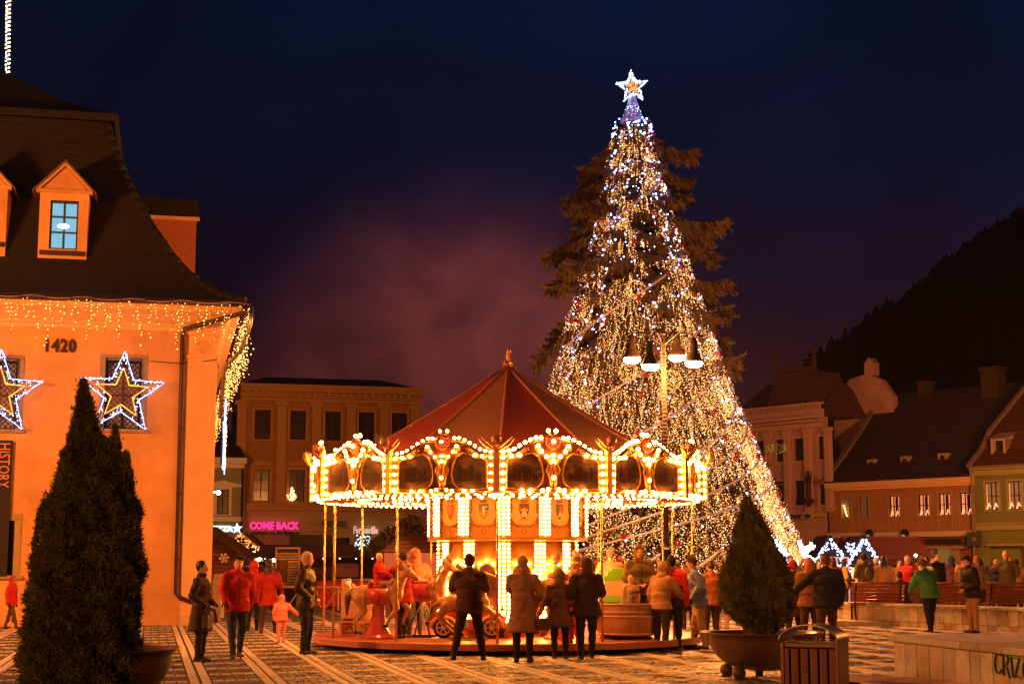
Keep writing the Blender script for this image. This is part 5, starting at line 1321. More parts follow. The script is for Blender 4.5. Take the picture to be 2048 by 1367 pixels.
for q in (-.12, .02, .16): b.tube([(q + .06 * math.cos(a), -.35, .12 + .09 * math.sin(a)) for a in np.linspace(0, 3.14, 8)], .01, 5)
part('carving', b, m_brown, bs)
b = MB(); b.ball((-.19, -.12, .84), (.03, .12, .14), 8, 6); b.ball((-.19, .12, .84), (.03, .12, .14), 8, 6); part('cushion', b, mat('pink_cushion', (.7, .3, .25), .6), t, smooth=True)
# cup tub
t = thing('tub_ride', 'big round wooden staved tub at the right of the carousel deck', 'carousel tub', cpos(1253, 1.9))
b = MB(); b.lathe([(.52, .06), (.56, .08), (.60, .35), (.615, .62), (.62, .66)], 40); b.lathe([(.60, .66), (.56, .62), (.5, .3), (.3, .24), (.001, .24)], 40); part('tub', b, striped('staved_wood', (.45, .25, .10), (.2, .09, .03), 6, 'X', thresh=.06, var=.3), t, smooth=True)
b = MB()
for z, r_ in ((.10, .575), (.42, .617), (.50, .62), (.645, .632)): b.tube([(r_ * math.cos(a), r_ * math.sin(a), z) for a in np.linspace(0, 6.2, 32)], .018, 6, closed=True)
part('hoop', b, mat('pale_hoop', (.55, .38, .2), .4), t, smooth=True)
b = MB(); b.lathe([(.10, 0), (.08, .06)], 12); b.lathe([(.5, .0), (.5, .03), (.4, .035)], 24, (0, .05, 0)); part('turntable', b, m_dark, t)
b = MB(); b.lathe([(.05, .24), (.05, .62)], 8); b.lathe([(.001, .62), (.2, .63), (.2, .66), (.001, .67)], 20); part('hand_wheel', b, m_steel, t)
t = thing('booth', 'small ride booth with lime green stepped top and pale panel behind the tub', 'booth', cpos(1236, .2), R(0))
b = MB(); b.bb(-.27, .27, -.15, .15, 0, 1.06); part('panel', b, mat('pink_board', (.45, .26, .17), .5, var=.2), t, bevel=.01)
b = MB(); b.prism([(-.29, 1.06), (.29, 1.06), (.29, 1.26), (.2, 1.30), (-.12, 1.30), (-.14, 1.25), (-.2, 1.24), (-.22, 1.16), (-.29, 1.15)], -.12, .12); b.bb(-.34, .34, -.2, -.16, .62, .76); part('green_top', b, mat('lime_green', (.10, .30, .01), .4), t, bevel=.01)
b = MB(); b.bb(-.44, -.38, -.1, -.05, 0, 1.3); part('post', b, m_white, t)
# finial horse on the canopy
fh = thing('finial_horse', 'small gilded rearing horse figure on top of the carousel canopy', 'horse figure', CC + Vector((0, 0, ZA + .08)), R(-78))
s = .42
pr = [('e', (-.08, 0, .28), (.24, .15, .18), 0), ('e', (.14, 0, .34), (.18, .14, .2), 0), ('c', (.18, 0, .42), (.22, 0, .82), .14, .09, 0), ('c', (.22, 0, .85), (.42, 0, .70), .09, .055, 0), ('c', (.2, .05, .92), (.2, .06, 1.04), .035, .012, 0), ('c', (.2, -.05, .92), (.2, -.06, 1.04), .035, .012, 0),
      ('c', (-.3, 0, .35), (-.4, .1, .02), .07, .05, 1)]
for sd in (-1, 1):
    pr += [('c', (.2, .11 * sd, .3), (.32, .16 * sd, .12), .07, .05, 0), ('c', (.32, .16 * sd, .12), (.26, .17 * sd, -.02), .045, .04, 0), ('c', (-.2, .11 * sd, .24), (-.24, .15 * sd, -.02), .08, .045, 0)]
for i in range(5): pr.append(('e', (.14 - .02 * i, 0, .9 - .1 * i), (.06, .05, .07), 1))
fo = organic('figure', [tuple([p[0]] + [tuple(np.array(x) * .42) if isinstance(x, tuple) else (x * .42 if isinstance(x, float) else x) for x in p[1:]]) for p in pr], .012, [mat('finial_bronze', (.45, .18, .08), .3, metal=.5, coat=.3), m_pale], fh)
b = MB(); b.lathe([(.14, -.06), (.12, .0)], 12); part('base', b, m_gold, fh)
# ================================================================== the great spruce
TX, TY = at(1289, 1150, 60).x, 60.0
ZT = at(1266, 205, 60).z
tree = thing('spruce_tree', 'towering spruce hung with golden lights and tinsel behind the carousel', 'tree', (TX, TY, 0))
cone_px = [(1180, 330), (1100, 300), (1000, 258), (900, 221), (800, 180), (700, 150), (600, 117), (500, 88), (400, 60), (300, 40), (236, 30), (200, 6)]
cz = [at(1289, y, 60).z for y, _ in cone_px]; cr = [w * 60.0 * 1.02 / F_PX for _, w in cone_px]
cz[0] = 0.3
def crad(z): return float(np.interp(z, cz, cr))
def lean(z): return -.28 * max(0, z) / ZT
b = MB(); b.tube([(lean(z), 0, z) for z in np.linspace(0, ZT - .6, 10)], [.38 * (1 - i / 10.5) for i in range(10)], 10); part('trunk', b, mat('spruce_bark', (.06, .035, .02), .9, var=.3, bump=.5), tree, smooth=True)
m_needle = mat('spruce_needles', (.075, .052, .022), .6, var=.6, scale=1.2, spec=.3)
V, Fc = [], []
limb = MB()
def tri(a, b_, c):
    o = len(V); V.extend((a, b_, c)); Fc.append((o, o + 1, o + 2))
crown_px = [(1160, 5.6), (1000, 5.35), (880, 5.2), (760, 4.5), (650, 4.0), (540, 3.7), (430, 3.35), (340, 2.95), (280, 1.5), (235, .9), (205, .35)]
kz = [at(1289, y, 60).z for y, _ in crown_px]; kr = [r for _, r in crown_px]; kz[0] = .5
def krad(z): return float(np.interp(z, kz, kr))
def add_branch(z0, az, L):
    d = np.array((math.cos(az), math.sin(az), 0.)); side = np.array((-d[1], d[0], 0.)); up = np.array((0, 0, 1.))
    start = np.array((lean(z0), 0, z0)); n = 8; pts = []
    rise = nrs.uniform(-.12, .42); drp = nrs.uniform(.25, .70)
    for i in range(n + 1):
        s = i / n; pts.append(start + d * L * s + up * (rise * L * s - drp * L * s * s + .16 * L * max(0, s - .75)))
    limb.tube([tuple(p) for p in pts], [.05 * (1 - .8 * i / n) for i in range(n + 1)], 4, caps=False)
    m = int(30 + L * 52)
    for _ in range(m):
        s = .22 + .78 * nrs.rand() ** .75; f = s * n; i = min(int(f), n - 1); p = pts[i] + (pts[i + 1] - pts[i]) * (f - i)
        w = (1 - s) * L * .34 + .12
        sd = nrs.uniform(-1, 1); q = p + side * sd * w + d * nrs.uniform(0, .18) - up * abs(sd) * .1
        ln = nrs.uniform(.18, .72) * (1.15 - .4 * s) * (1.2 if L > 2 else .7); dirv = -up * nrs.uniform(.5, 1) + d * nrs.uniform(.0, .45) + side * sd * .3 + nrs.normal(0, .12, 3)
        if s > .85 and nrs.rand() < .5: dirv = d * .8 + up * nrs.uniform(-.2, .35) + side * sd * .5; ln *= .8
        dirv = dirv / np.linalg.norm(dirv)
        for c in range(2):
            cr_ = np.cross(dirv, nrs.normal(0, 1, 3)); cr_ /= np.linalg.norm(cr_) + 1e-9
            wd = ln * .13 + .02
            tri(q - cr_ * wd, q + cr_ * wd, q + dirv * ln)
            for k in range(2):
                t = nrs.uniform(.15, .8); r_ = q + dirv * ln * t; e_ = cr_ * (1 if nrs.rand() < .5 else -1) * ln * .28 + dirv * ln * .22
                tri(r_ - dirv * .035, r_ + dirv * .035, r_ + e_)
z = 1.0
while z < ZT - .8:
    L0 = krad(z); nb = int(5 + 7 * min(1, L0 / 3)) if z > 2 else 9
    a0_ = nrs.uniform(0, 6.28)
    whorl = nrs.uniform(.84, 1.05)
    for j in range(nb):
        az_ = a0_ + j * 6.283 / nb + nrs.uniform(-.22, .22); ca = abs(math.cos(az_)); back = math.sin(az_) > .15
        Lb = L0 if back else min(L0, crad(z)) * .55 + max(0, L0 - crad(z) * .55) * ca ** 2.6
        if not back and nrs.rand() < .035: Lb = crad(z) + .35
        if nrs.rand() < .22: continue
        add_branch(z + nrs.uniform(-.38, .38), az_, Lb * whorl * nrs.uniform(.68, 1.1))
    z += .62 if z < 12 else (.55 if z < 17.5 else .38)
part('limbs', limb, mat('spruce_bark', (.06, .035, .02), .9), tree, kind='stuff')
obj('crown', npmesh('crown', V, Fc, m_needle), tree, kind='stuff')
# ---- hanging nets of lights around the cone
warm, gold2, cool = [], [], []
patch = [(nrs.uniform(0, 6.28), nrs.uniform(1, ZT - 2), nrs.uniform(.3, .65)) for _ in range(60)]
patch += [(-math.pi / 2 + a, zz, rr_) for a, zz, rr_ in ((.25, at(0, 465, 60).z, .95), (-.4, at(0, 550, 60).z, .8), (.5, at(0, 510, 60).z, .8), (.1, at(0, 600, 60).z, .8), (-.8, at(0, 690, 60).z, .9), (.4, at(0, 640, 60).z, .55), (-.1, at(0, 380, 60).z, .6))]
def dark(th, z):
    r_ = crad(z)
    for a, zz, w in patch:
        da = (th - a + math.pi) % (2 * math.pi) - math.pi
        if abs(z - zz) < w * .8 and (da * r_) ** 2 + (z - zz) ** 2 * 1.2 < w * w * .5: return True
    return False
cnt = 0
zt_top = ZT - 1.05
while cnt < 42000:
    u = rnd.random(); zt = .9 + (zt_top - .9) * (1 - math.sqrt(1 - u * .985)) if rnd.random() < .62 else rnd.uniform(1, zt_top)
    th = rnd.uniform(-math.pi * 1.02, math.pi * .02) if rnd.random() < .94 else rnd.uniform(0, math.pi)
    ln = rnd.uniform(.3, 1.5) if zt < 9 else rnd.uniform(.25, .8)
    k = 0; thx = th; off = rnd.uniform(-.55, .10)
    while k < ln:
        z = zt - k; k += rnd.uniform(.05, .13); thx += rnd.gauss(0, .012)
        if z < .35 or dark(thx, z): continue
        r_ = crad(z) + .12 + off + rnd.gauss(0, .03); p = (lean(z) + r_ * math.cos(thx), r_ * math.sin(thx), z)
        (warm if rnd.random() < .72 else gold2).append(p); cnt += 1
for _ in range(560):
    z = .8 + (zt_top + .2 - .8) * rnd.random() ** 1.1; th = rnd.uniform(-math.pi, 0); r_ = crad(z) + .12; cool.append((lean(z) + r_ * math.cos(th), r_ * math.sin(th), z))
for _ in range(36):
    z = ZT - 1.25 + rnd.gauss(0, .3); th = rnd.uniform(-math.pi, 0); r_ = crad(z) + .1; cool.append((lean(z) + r_ * math.cos(th), r_ * math.sin(th), z))
for _ in range(34):
    z = at(0, 385, 60).z + rnd.gauss(0, .5); th = rnd.uniform(-math.pi * .75, 0); r_ = crad(z) + .15; cool.append((lean(z) + r_ * math.cos(th), r_ * math.sin(th), z))
g_t1 = glow('tree_gold_led', (1.0, .36, .075), 2.5); g_t2 = glow('tree_amber_led', (1.0, .52, .22), 4.6, nosample=True)
ln_ = thing('light_net', 'thousands of golden light drops draped as a cone around the spruce', 'tree lights', (TX, TY, 0))
lights('golden_lights', warm, .0138, g_t1, ln_, sizes=[rnd.choice((.75, .9, 1, 1.15, 1.5)) for _ in warm])
lights('pale_gold_lights', gold2, .0155, g_t2, ln_, sizes=[rnd.choice((.8, 1, 1.2)) for _ in gold2])
g_cool2 = glow('tree_blue_white_led', (.20, .32, 1.0), 26, nosample=True)
lights('blue_white_lights', cool, .026, g_cool2, ln_, 'ico', sizes=[rnd.choice((.5, .6, .8, 1, 1.5)) for _ in cool])
# vertical wires of the lower curtain
b = MB()
for k in range(150):
    th = rnd.uniform(-math.pi, 0); z1 = rnd.uniform(1.2, 5.5); z0 = max(.4, z1 - rnd.uniform(.6, 1.4)); r1, r0 = crad(z1), crad(z0)
    b.tube([(lean(z1) + r1 * math.cos(th), r1 * math.sin(th), z1), (lean(z0) + r0 * math.cos(th), r0 * math.sin(th), z0)], .005, 3, caps=False)
part('net_wires', b, m_iron, ln_, kind='stuff')
# tinsel garlands winding down: bands rise to the right
m_tinsel = mat('silver_tinsel', (.36, .34, .44), .4, metal=.35)
def garland(th0, z0, turns, lab, dz):
    t = thing('tinsel_garland', lab, 'garland', (TX, TY, 0), 0, 'silver tinsel garlands on the spruce')
    pts = []; n = int(60 * turns) + 12
    for i in range(n):
        s = i / (n - 1); z = z0 - dz * s; th = th0 - turns * 6.283 * s; r_ = crad(z) + .16
        pts.append(Vector((lean(z) + r_ * math.cos(th), r_ * math.sin(th), z)))
    b = MB(); b.tube(pts, .045, 6, caps=True); part('core', b, m_tinsel, t, smooth=True)
    VV, FF = [], []
    for i in range(n - 1):
        for _ in range(14):
            p = np.array(pts[i].lerp(pts[i + 1], rnd.random())); d = nrs.normal(0, 1, 3); d /= np.linalg.norm(d); e_ = nrs.normal(0, .012, 3); o = len(VV)
            VV += [p + e_, p - e_, p + d * rnd.uniform(.07, .12)]; FF.append((o, o + 1, o + 2))
    obj('fringe', npmesh('fringe', VV, FF, m_tinsel), t, kind='stuff')
    cl = [tuple(p + Vector((0, -.05, .05))) for i, p in enumerate(pts) if i % 9 == 4 and p.y < 0]
    if cl: lights('garland_lights', cl, .034, g_cool2, t, 'ico')
garl = [(16.0, 2.2, 'near the star'), (13.2, 2.6, 'second from the top'), (10.9, 2.9, 'above the four lamps'), (9.3, 3.1, 'behind the four lamps'), (7.9, 3.2, 'just below the four lamps'), (6.6, 3.3, 'across the middle of the lower tree'), (5.2, 3.1, 'ending by the white light cluster'), (3.9, 2.8, 'lowest, sagging near the ground')]
for z, dz, wh in garl: garland(R(15), z + 1.6, .52, 'silver tinsel band slanting across the spruce, ' + wh, min(2.1 * crad(z) + 1.4, z + 1.0))
# baubles
bb_ = MB(); bb_.ball((0, 0, 0), .10, 12, 8); bb_.lathe([(.03, .09), (.03, .125)], 8)
reds, silv = [bb_.mesh('bauble', mm, True) for mm in (mat('red_bauble_gloss', (.30, .008, .008), .12, metal=.4, coat=1), mat('silver_bauble_gloss', (.6, .56, .55), .1, metal=1))]
for i in range(84):
    z = 1.3 + (zt_top - 1.5) * (i + rnd.random()) / 84; th = -math.pi * rnd.uniform(.03, .97); r_ = crad(z) + .2; red = i % 5 != 2
    o = obj('bauble', reds if red else silv, None, loc=(TX + lean(z) + r_ * math.cos(th), TY + r_ * math.sin(th), z))
    tag(o, 'glossy red bauble hung among the golden tree lights' if red else 'mirror silver bauble hung among the golden tree lights', 'bauble', 'red baubles on the spruce' if red else 'silver baubles on the spruce')
# big wire balls of light
for px, py in ((1262, 600), (1243, 765), (1325, 780)):
    p = at(px, py, TY); r_ = crad(p.z); x = p.x - TX - lean(p.z); y = -math.sqrt(max(.1, r_ * r_ - x * x)) - .1
    pts = [];
    for _ in range(170):
        d = Vector((rnd.gauss(0, 1), rnd.gauss(0, 1), rnd.gauss(0, 1))).normalized() * .36; pts.append(tuple(d))
    t = thing('light_ball', {1262: 'round ball of golden lights high on the left of the spruce', 1243: 'round ball of golden lights left below the four lamps', 1325: 'round ball of golden lights right below the four lamps'}[px], 'light ball', (p.x, TY + y, p.z), 0, 'balls of golden lights')
    lights('beads', pts, .02, g_t1, t); b = MB()
    for a in (0, 1.05, 2.1): b.tube([(.35 * math.cos(q) * math.cos(a), .35 * math.cos(q) * math.sin(a), .35 * math.sin(q)) for q in np.linspace(0, 6.1, 14)], .008, 3, closed=True)
    part('wire_frame', b, m_iron, t)
# the star on top
sp = at(1264, 176, 60); t = thing('treetop_star', 'big five pointed star of white and gold lights on the treetop', 'star', (sp.x, 59.9, sp.z), R(8))
sc = 60 / F_PX * 40 * .86
b = MB(); op = star_pts(sc, sc * .42, 96); ip = star_pts(sc * .62, sc * .24, 96)
for y in (-.1, .1): b.tube([(a, y, c) for a, c in op], .018, 5, closed=True)
for k in range(10): b.tube([(op[k][0], -.1, op[k][1]), (op[k][0], .1, op[k][1])], .012, 4); b.tube([(op[k][0], -.1, op[k][1]), (0, -.16, 0)], .01, 4)
part('frame', b, m_steel, t)
wp, gp_ = [], []
for _ in range(420):
    k = rnd.randrange(10); s = rnd.random(); a, c = op[k], op[(k + 1) % 10]; f = rnd.uniform(.82, 1.03)
    wp.append(((a[0] + (c[0] - a[0]) * s) * f, rnd.uniform(-.14, .12), (a[1] + (c[1] - a[1]) * s) * f))
for _ in range(200):
    k = rnd.randrange(10); s = rnd.random(); a, c = ip[k], ip[(k + 1) % 10]; f = rnd.random() ** .6
    gp_.append(((a[0] + (c[0] - a[0]) * s) * f, rnd.uniform(-.16, -.05), (a[1] + (c[1] - a[1]) * s) * f))
lights('white_beads', wp, .019, glow('star_white_led', (.30, .50, 1.0), 12), t); lights('gold_beads', gp_, .019, g_t1, t)
b = MB(); b.lathe([(.50, -1.45), (.30, -.95), (.15, -.5), (.06, -.3)], 18); part('silver_skirt', b, mat('blue_tinsel', (.50, .54, .85), .4, metal=.3, bump=1.0, bscale=60), t)
lights('skirt_beads', [((.06 + .42 * q) * math.cos(a), (.06 + .42 * q) * math.sin(a), -.3 - 1.15 * q) for q, a in ((rnd.random(), rnd.uniform(-3.14, 0)) for _ in range(110))], .013, g_cool2, t)
# white light figure beside the foot of the tree
wp = at(1585, 1100, 56); t = thing('white_light_reindeer', 'dazzling cluster of cold white lights on a wire reindeer beside the tree foot', 'light figure', (wp.x, 56, 0))
seg = [((-.35, 1.2), (.2, 1.35), .34), ((.2, 1.35), (.42, 1.75), .2), ((.42, 1.8), (.72, 1.75), .14), ((-.4, 1.1), (-.5, .2), .15), ((-.2, 1.1), (-.25, .2), .13), ((.15, 1.1), (.1, .2), .13), ((.3, 1.1), (.4, .2), .12), ((.4, 1.9), (.25, 2.4), .07), ((.45, 1.9), (.7, 2.35), .07), ((-.1, 1.5), (-.5, 2.2), .22), ((-.5, 2.2), (-.9, 2.6), .18), ((.3, 2.1), (.75, 2.2), .12)]
pts = []; b = MB()
for a, c, r_ in seg:
    b.tube([(a[0], 0, a[1]), (c[0], 0, c[1])], .015, 4)
    for _ in range(int(60 + 520 * r_)):
        s = rnd.random(); d = Vector((rnd.gauss(0, 1), rnd.gauss(0, 1), rnd.gauss(0, 1))).normalized() * r_ * rnd.random() ** .4
        pts.append((a[0] + (c[0] - a[0]) * s + d.x, d.y, a[1] + (c[1] - a[1]) * s + d.z))
part('wire_frame', b, m_steel, t); lights('white_beads', pts, .018, glow('dazzling_white_led', (.40, .56, 1.0), 20), t)
# low silver swags in front of the tree (fence garlands)
for i, (px0, px1, py0, py1) in enumerate(((1180, 1225, 1170, 1095), (1225, 1330, 1150, 1100), (1345, 1440, 1150, 1100), (1440, 1530, 1110, 1040))):
    a, c = at(px0, py0, 53.5), at(px1, py1, 53.5); t = thing('fence_swag', 'thick silver tinsel swag near the ground before the spruce, ' + ('farthest left', 'left of the lamp post foot', 'right of the lamp post foot', 'by the right cypress')[i], 'garland', (0, 53.5, 0), 0, 'silver swags before the spruce')
    pts = [Vector((a.x + (c.x - a.x) * s, 0, a.z + (c.z - a.z) * s - .18 * math.sin(math.pi * s))) for s in np.linspace(0, 1, 14)]
    b = MB(); b.tube(pts, .06, 6); part('core', b, m_tinsel, t, smooth=True); VV, FF = [], []
    for k in range(13):
        for _ in range(60):
            p = np.array(pts[k].lerp(pts[k + 1], rnd.random())); d = nrs.normal(0, 1, 3); d /= np.linalg.norm(d); e_ = nrs.normal(0, .012, 3); o = len(VV); VV += [p + e_, p - e_, p + d * rnd.uniform(.09, .16)]; FF.append((o, o + 1, o + 2))
    obj('fringe', npmesh('fringe', VV, FF, m_tinsel), t, kind='stuff')
    b = MB(); b.tube([(a.x, 0, 0), (a.x, 0, a.z + .1)], .03, 5); part('post', b, m_iron, t)

# ================================================================== lamp post with four bells
LY = 46.0; lp = ground(1331, 1124 + 3100 * 1.65 / 46); LX = at(1333, 1150, LY).x
t = thing('street_lamp', 'tall iron lamp post carrying four glowing bell lamps in front of the spruce', 'street lamp', (LX, LY, 0))
b = MB(); b.lathe([(.34, 0), (.34, .25), (.27, .3), (.24, .9), (.28, .95), (.28, 1.02), (.19, 1.1), (.17, 1.9), (.22, 1.96), (.22, 2.03), (.14, 2.1), (.09, 2.4)], 16); part('pedestal', b, m_iron, t, smooth=False, bevel=0)
zl = at(1333, 690, LY).z
b = MB(); b.lathe([(.085, 2.4), (.06, zl + .3), (.09, zl + .34), (.05, zl + .5), (.001, zl + .7)], 12); po = part('pole', b, mat('pale_pole', (.02, .014, .01), .8), t, smooth=False)
b = MB()
for k in range(46):
    z = 2.6 + k * (zl - 2.8) / 46; b.tube([(.09 * math.cos(q), .09 * math.sin(q), z + .02 * q / 6) for q in np.linspace(0, 6.2, 8)], .014, 4)
part('cable_winding', b, mat('dark_cable', (.03, .02, .012), .9), po)
for i, (px, py, dy) in enumerate(((1264, 716, .35), (1301, 730, -.85), (1354, 712, .7), (1388, 724, -.45))):
    p = at(px, py, LY + dy); x, z = p.x - LX, p.z
    b = MB(); b.tube([(0, 0, zl), (x * .5, dy * .5, zl + .35), (x * .9, dy * .9, z + .85), (x, dy, z + .7)], .028, 6); part('arm', b, m_iron, t, smooth=True)
    b = MB(); b.lathe([(.07, .72), (.09, .7), (.11, .5), (.13, .3), (.2, .16), (.27, .04), (.275, .0), (.26, .0), (.17, .14), (.08, .3)], 18, (x, dy, z)); sh = part('lamp_shade', b, mat('dark_bell', (.022, .014, .01), .4, metal=.3), t, smooth=True)
    b = MB(); b.ball((x, dy, z - .045), (.265, .265, .12), 16, 6); part('lamp_glass', b, glow('sodium_lamp', (1.0, .62, .30), 60, nosample=True), sh, smooth=True)
    L = bpy.data.lights.new('lamp_light', 'POINT'); L.energy = 2600; L.color = (1, .30, .06); L.shadow_soft_size = .2
    lo = bpy.data.objects.new('lamp_light', L); C.objects.link(lo); lo.parent = t; lo.location = (x, dy, z - .4)

# ---- unseen copies of the lamp, added to light the wall, far facades and foreground
def lamp_copy(x, y, lab, energy):
    r_ = t_lamp.copy(); C.objects.link(r_); r_.location = (x, y, 0); r_['label'] = lab; r_['group'] = 'street lamps round the square'
    for ch in t_lamp.children:
        c = ch.copy(); C.objects.link(c); c.parent = r_
        if c.type == 'LIGHT': c.data = c.data.copy(); c.data.energy = energy
        for g in ch.children: d = g.copy(); C.objects.link(d); d.parent = c
t_lamp = t
t_lamp['group'] = 'street lamps round the square'
lamp_copy(27, 66, 'added unseen street lamp with four bells, lighting the far facades from beyond the right picture edge', 3600)
lamp_copy(-23, 78, 'added unseen street lamp with four bells behind the council house, lighting the ochre facades', 1900)
lamp_copy(16, 17, 'added unseen street lamp with four bells, lighting the marble block and litter bin', 700)
lamp_copy(-14, -6, 'added unseen street lamp with four bells behind the camera, lighting the left cypress', 2400)
lamp_copy(-17.5, 26, 'added unseen street lamp with four bells, lighting the orange house wall from beyond the left picture edge', 2700)
# ================================================================== cypresses in bowls
def bowl(loc, r, h, label, rz=0, ball_r=.1):
    t = thing('planter_bowl', label, 'planter', loc, rz, None)
    m_b = mat('brown_metal_bowl', (.13, .065, .04), .42, var=.25, scale=4, coat=.2)
    n = 12; prof = [(.02, .10)]
    for i in range(1, n + 1):
        a = math.pi / 2 * i / n; prof.append((r * .88 * math.sin(a) ** .9, .10 + (h - .16) * (1 - math.cos(a)) ** 1.05))
    prof += [(r * .9, h - .05), (r, h - .02), (r * 1.0, h), (r * .84, h - .015), (r * .80, h - .10)]
    b = MB(); b.lathe(prof, 48); part('bowl', b, m_b, t, smooth=True)
    b = MB(); b.lathe([(r * .82, h - .10), (r * .5, h - .05), (.001, h - .04)], 24); part('soil', b, mat('dark_soil', (.03, .018, .01), .95, var=.5, bump=1, bscale=20), t)
    for a in (35, 145, 215, 325):
        b = MB(); b.ball((r * .62 * math.cos(R(a)), r * .62 * math.sin(R(a)), ball_r), ball_r, 16, 10); b.tube([(r * .62 * math.cos(R(a)), r * .62 * math.sin(R(a)), ball_r), (r * .55 * math.cos(R(a)), r * .55 * math.sin(R(a)), ball_r * 2.3)], .03, 8); part('foot', b, m_b, t, smooth=True)
    return t
def cypress(loc, label, prof, n, m, tufts=None, leaf=.045, top=None, cen=None):
    """prof: (height, radius) list; sprays of scale leaves spread through the outer volume"""
    t = thing('cypress_tree', label, 'tree', loc)
    hz = [p[0] for p in prof]; rr_ = [p[1] for p in prof]; H = hz[-1]
    b = MB(); b.tube([(0, 0, -.15), (.02, 0, H * .5), (0, 0, H * .95)], [.06, .035, .008], 8); part('trunk', b, mat('cypress_bark', (.05, .03, .018), .9), t, smooth=True)
    b = MB()
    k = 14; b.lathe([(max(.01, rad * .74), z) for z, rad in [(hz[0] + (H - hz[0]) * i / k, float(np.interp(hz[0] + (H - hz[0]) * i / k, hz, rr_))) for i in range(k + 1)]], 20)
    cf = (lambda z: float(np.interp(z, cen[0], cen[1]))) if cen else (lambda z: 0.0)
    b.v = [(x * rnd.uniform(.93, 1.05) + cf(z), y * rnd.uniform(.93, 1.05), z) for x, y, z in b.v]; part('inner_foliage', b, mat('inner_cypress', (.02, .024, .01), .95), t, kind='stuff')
    VV = np.empty((n * 3, 3)); o = 0
    zc = nrs.rand(n * 4) * (H - hz[0]) + hz[0]; rz_ = np.interp(zc, hz, rr_); keep = nrs.rand(n * 4) < (rz_ + .06) / (max(rr_) + .06); zc = zc[keep][:n]; rz_ = rz_[keep][:n]; n = len(zc)
    th = nrs.rand(n) * 6.283
    lump = .97 + .10 * np.sin(th * 5 + zc * 3.1) * np.sin(zc * 6.3 + th * 2) + .10 * np.sin(th * 11 + zc * 9) * np.sin(zc * 5) + .08 * np.sin(zc * 17 + th * 7)
    rad = rz_ * lump * (.72 + .33 * nrs.rand(n) ** .5); stick = nrs.rand(n) < .035; rad = rad + stick * nrs.rand(n) * .07
    c = np.stack((rad * np.cos(th) + (np.interp(zc, cen[0], cen[1]) if cen else 0), rad * np.sin(th), zc), 1)
    outw = np.stack((np.cos(th), np.sin(th), np.zeros(n)), 1); dirv = outw * nrs.uniform(.1, .7, (n, 1)) + np.array((0, 0, 1.)) * nrs.uniform(.45, 1.1, (n, 1)) + nrs.normal(0, .28, (n, 3)); dirv /= np.linalg.norm(dirv, axis=1, keepdims=True)
    sd = np.cross(dirv, nrs.normal(0, 1, (n, 3))); sd /= np.linalg.norm(sd, axis=1, keepdims=True)
    ln = nrs.uniform(.5, 1.6, (n, 1)) * leaf * 1.6 * np.clip(rz_ / .3, .45, 1)[:, None]; wd = nrs.uniform(.12, .3, (n, 1)) * leaf
    vs = [c - sd * wd, c + sd * wd, c + dirv * ln]
    # two side leaflets per spray
    for s in (1, -1):
        b0 = c + dirv * ln * .3; vs += [b0, b0 + dirv * ln * .18, b0 + (dirv * .5 + sd * s * .7) * ln * .6]
    A = np.stack(vs, 1).reshape(-1, 3); Fx = np.arange(len(A)).reshape(-1, 3)
    obj('foliage', npmesh('foliage', A, Fx, m), t, kind='stuff')
    return t
m_cyp = mat('cypress_leaves', (.15, .15, .05), .65, var=.7, scale=3, spec=.25)
# left bowl and cypress, near the camera
p = ground(232, 1392, 0); BL = Vector((at(222, 1200, 17.8).x, 17.8, 0))
bowl(BL, .80, .70, 'dark metal bowl planter half hidden behind the tall left cypress')
cl = at(165, 1200, 17.0); cz0 = .18; ztp = at(150, 762, 17.0).z
S_ = 17.0 / F_PX
rows_c = [(1400, 160, 116), (1310, 160, 119), (1242, 170, 119), (1173, 173, 114), (1112, 178, 105), (1016, 175, 89), (968, 175, 73), (927, 176, 60), (895, 170, 48), (872, 158, 33), (850, 157, 26), (820, 155, 19), (800, 154, 13), (785, 152, 8), (770, 150, 4), (762, 149, 1)]
Z17 = [at(0, y, 17).z for y, _, _ in rows_c]
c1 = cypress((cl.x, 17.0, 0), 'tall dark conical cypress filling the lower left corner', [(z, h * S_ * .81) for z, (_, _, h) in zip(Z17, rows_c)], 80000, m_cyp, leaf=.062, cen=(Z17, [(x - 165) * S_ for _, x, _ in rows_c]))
def leader(t, dx, pf, n, y=-.05):
    tmp = cypress((0, 0, 0), 'x y z w', pf, n, m_cyp, leaf=.055)
    for ch in list(tmp.children):
        if ch.name.startswith('foliage'): ch.parent = t; ch.location = (dx, y, 0)
        else: bpy.data.objects.remove(ch)
    bpy.data.objects.remove(tmp)
Zy = lambda y: at(0, y, 17).z
leader(c1, (220 - 165) * S_, [(Zy(980), .09), (Zy(915), .07), (Zy(885), .045), (Zy(862), .02), (Zy(850), .005)], 1500)
leader(c1, (244 - 165) * S_, [(Zy(1060), .11), (Zy(960), .07), (Zy(925), .03), (Zy(905), .01)], 2600)
leader(c1, (122 - 165) * S_, [(Zy(1040), .10), (Zy(960), .07), (Zy(900), .03)], 2200)
leader(c1, (85 - 165) * S_, [(Zy(1170), .11), (Zy(1090), .10), (Zy(1020), .05), (Zy(1000), .01)], 2600)
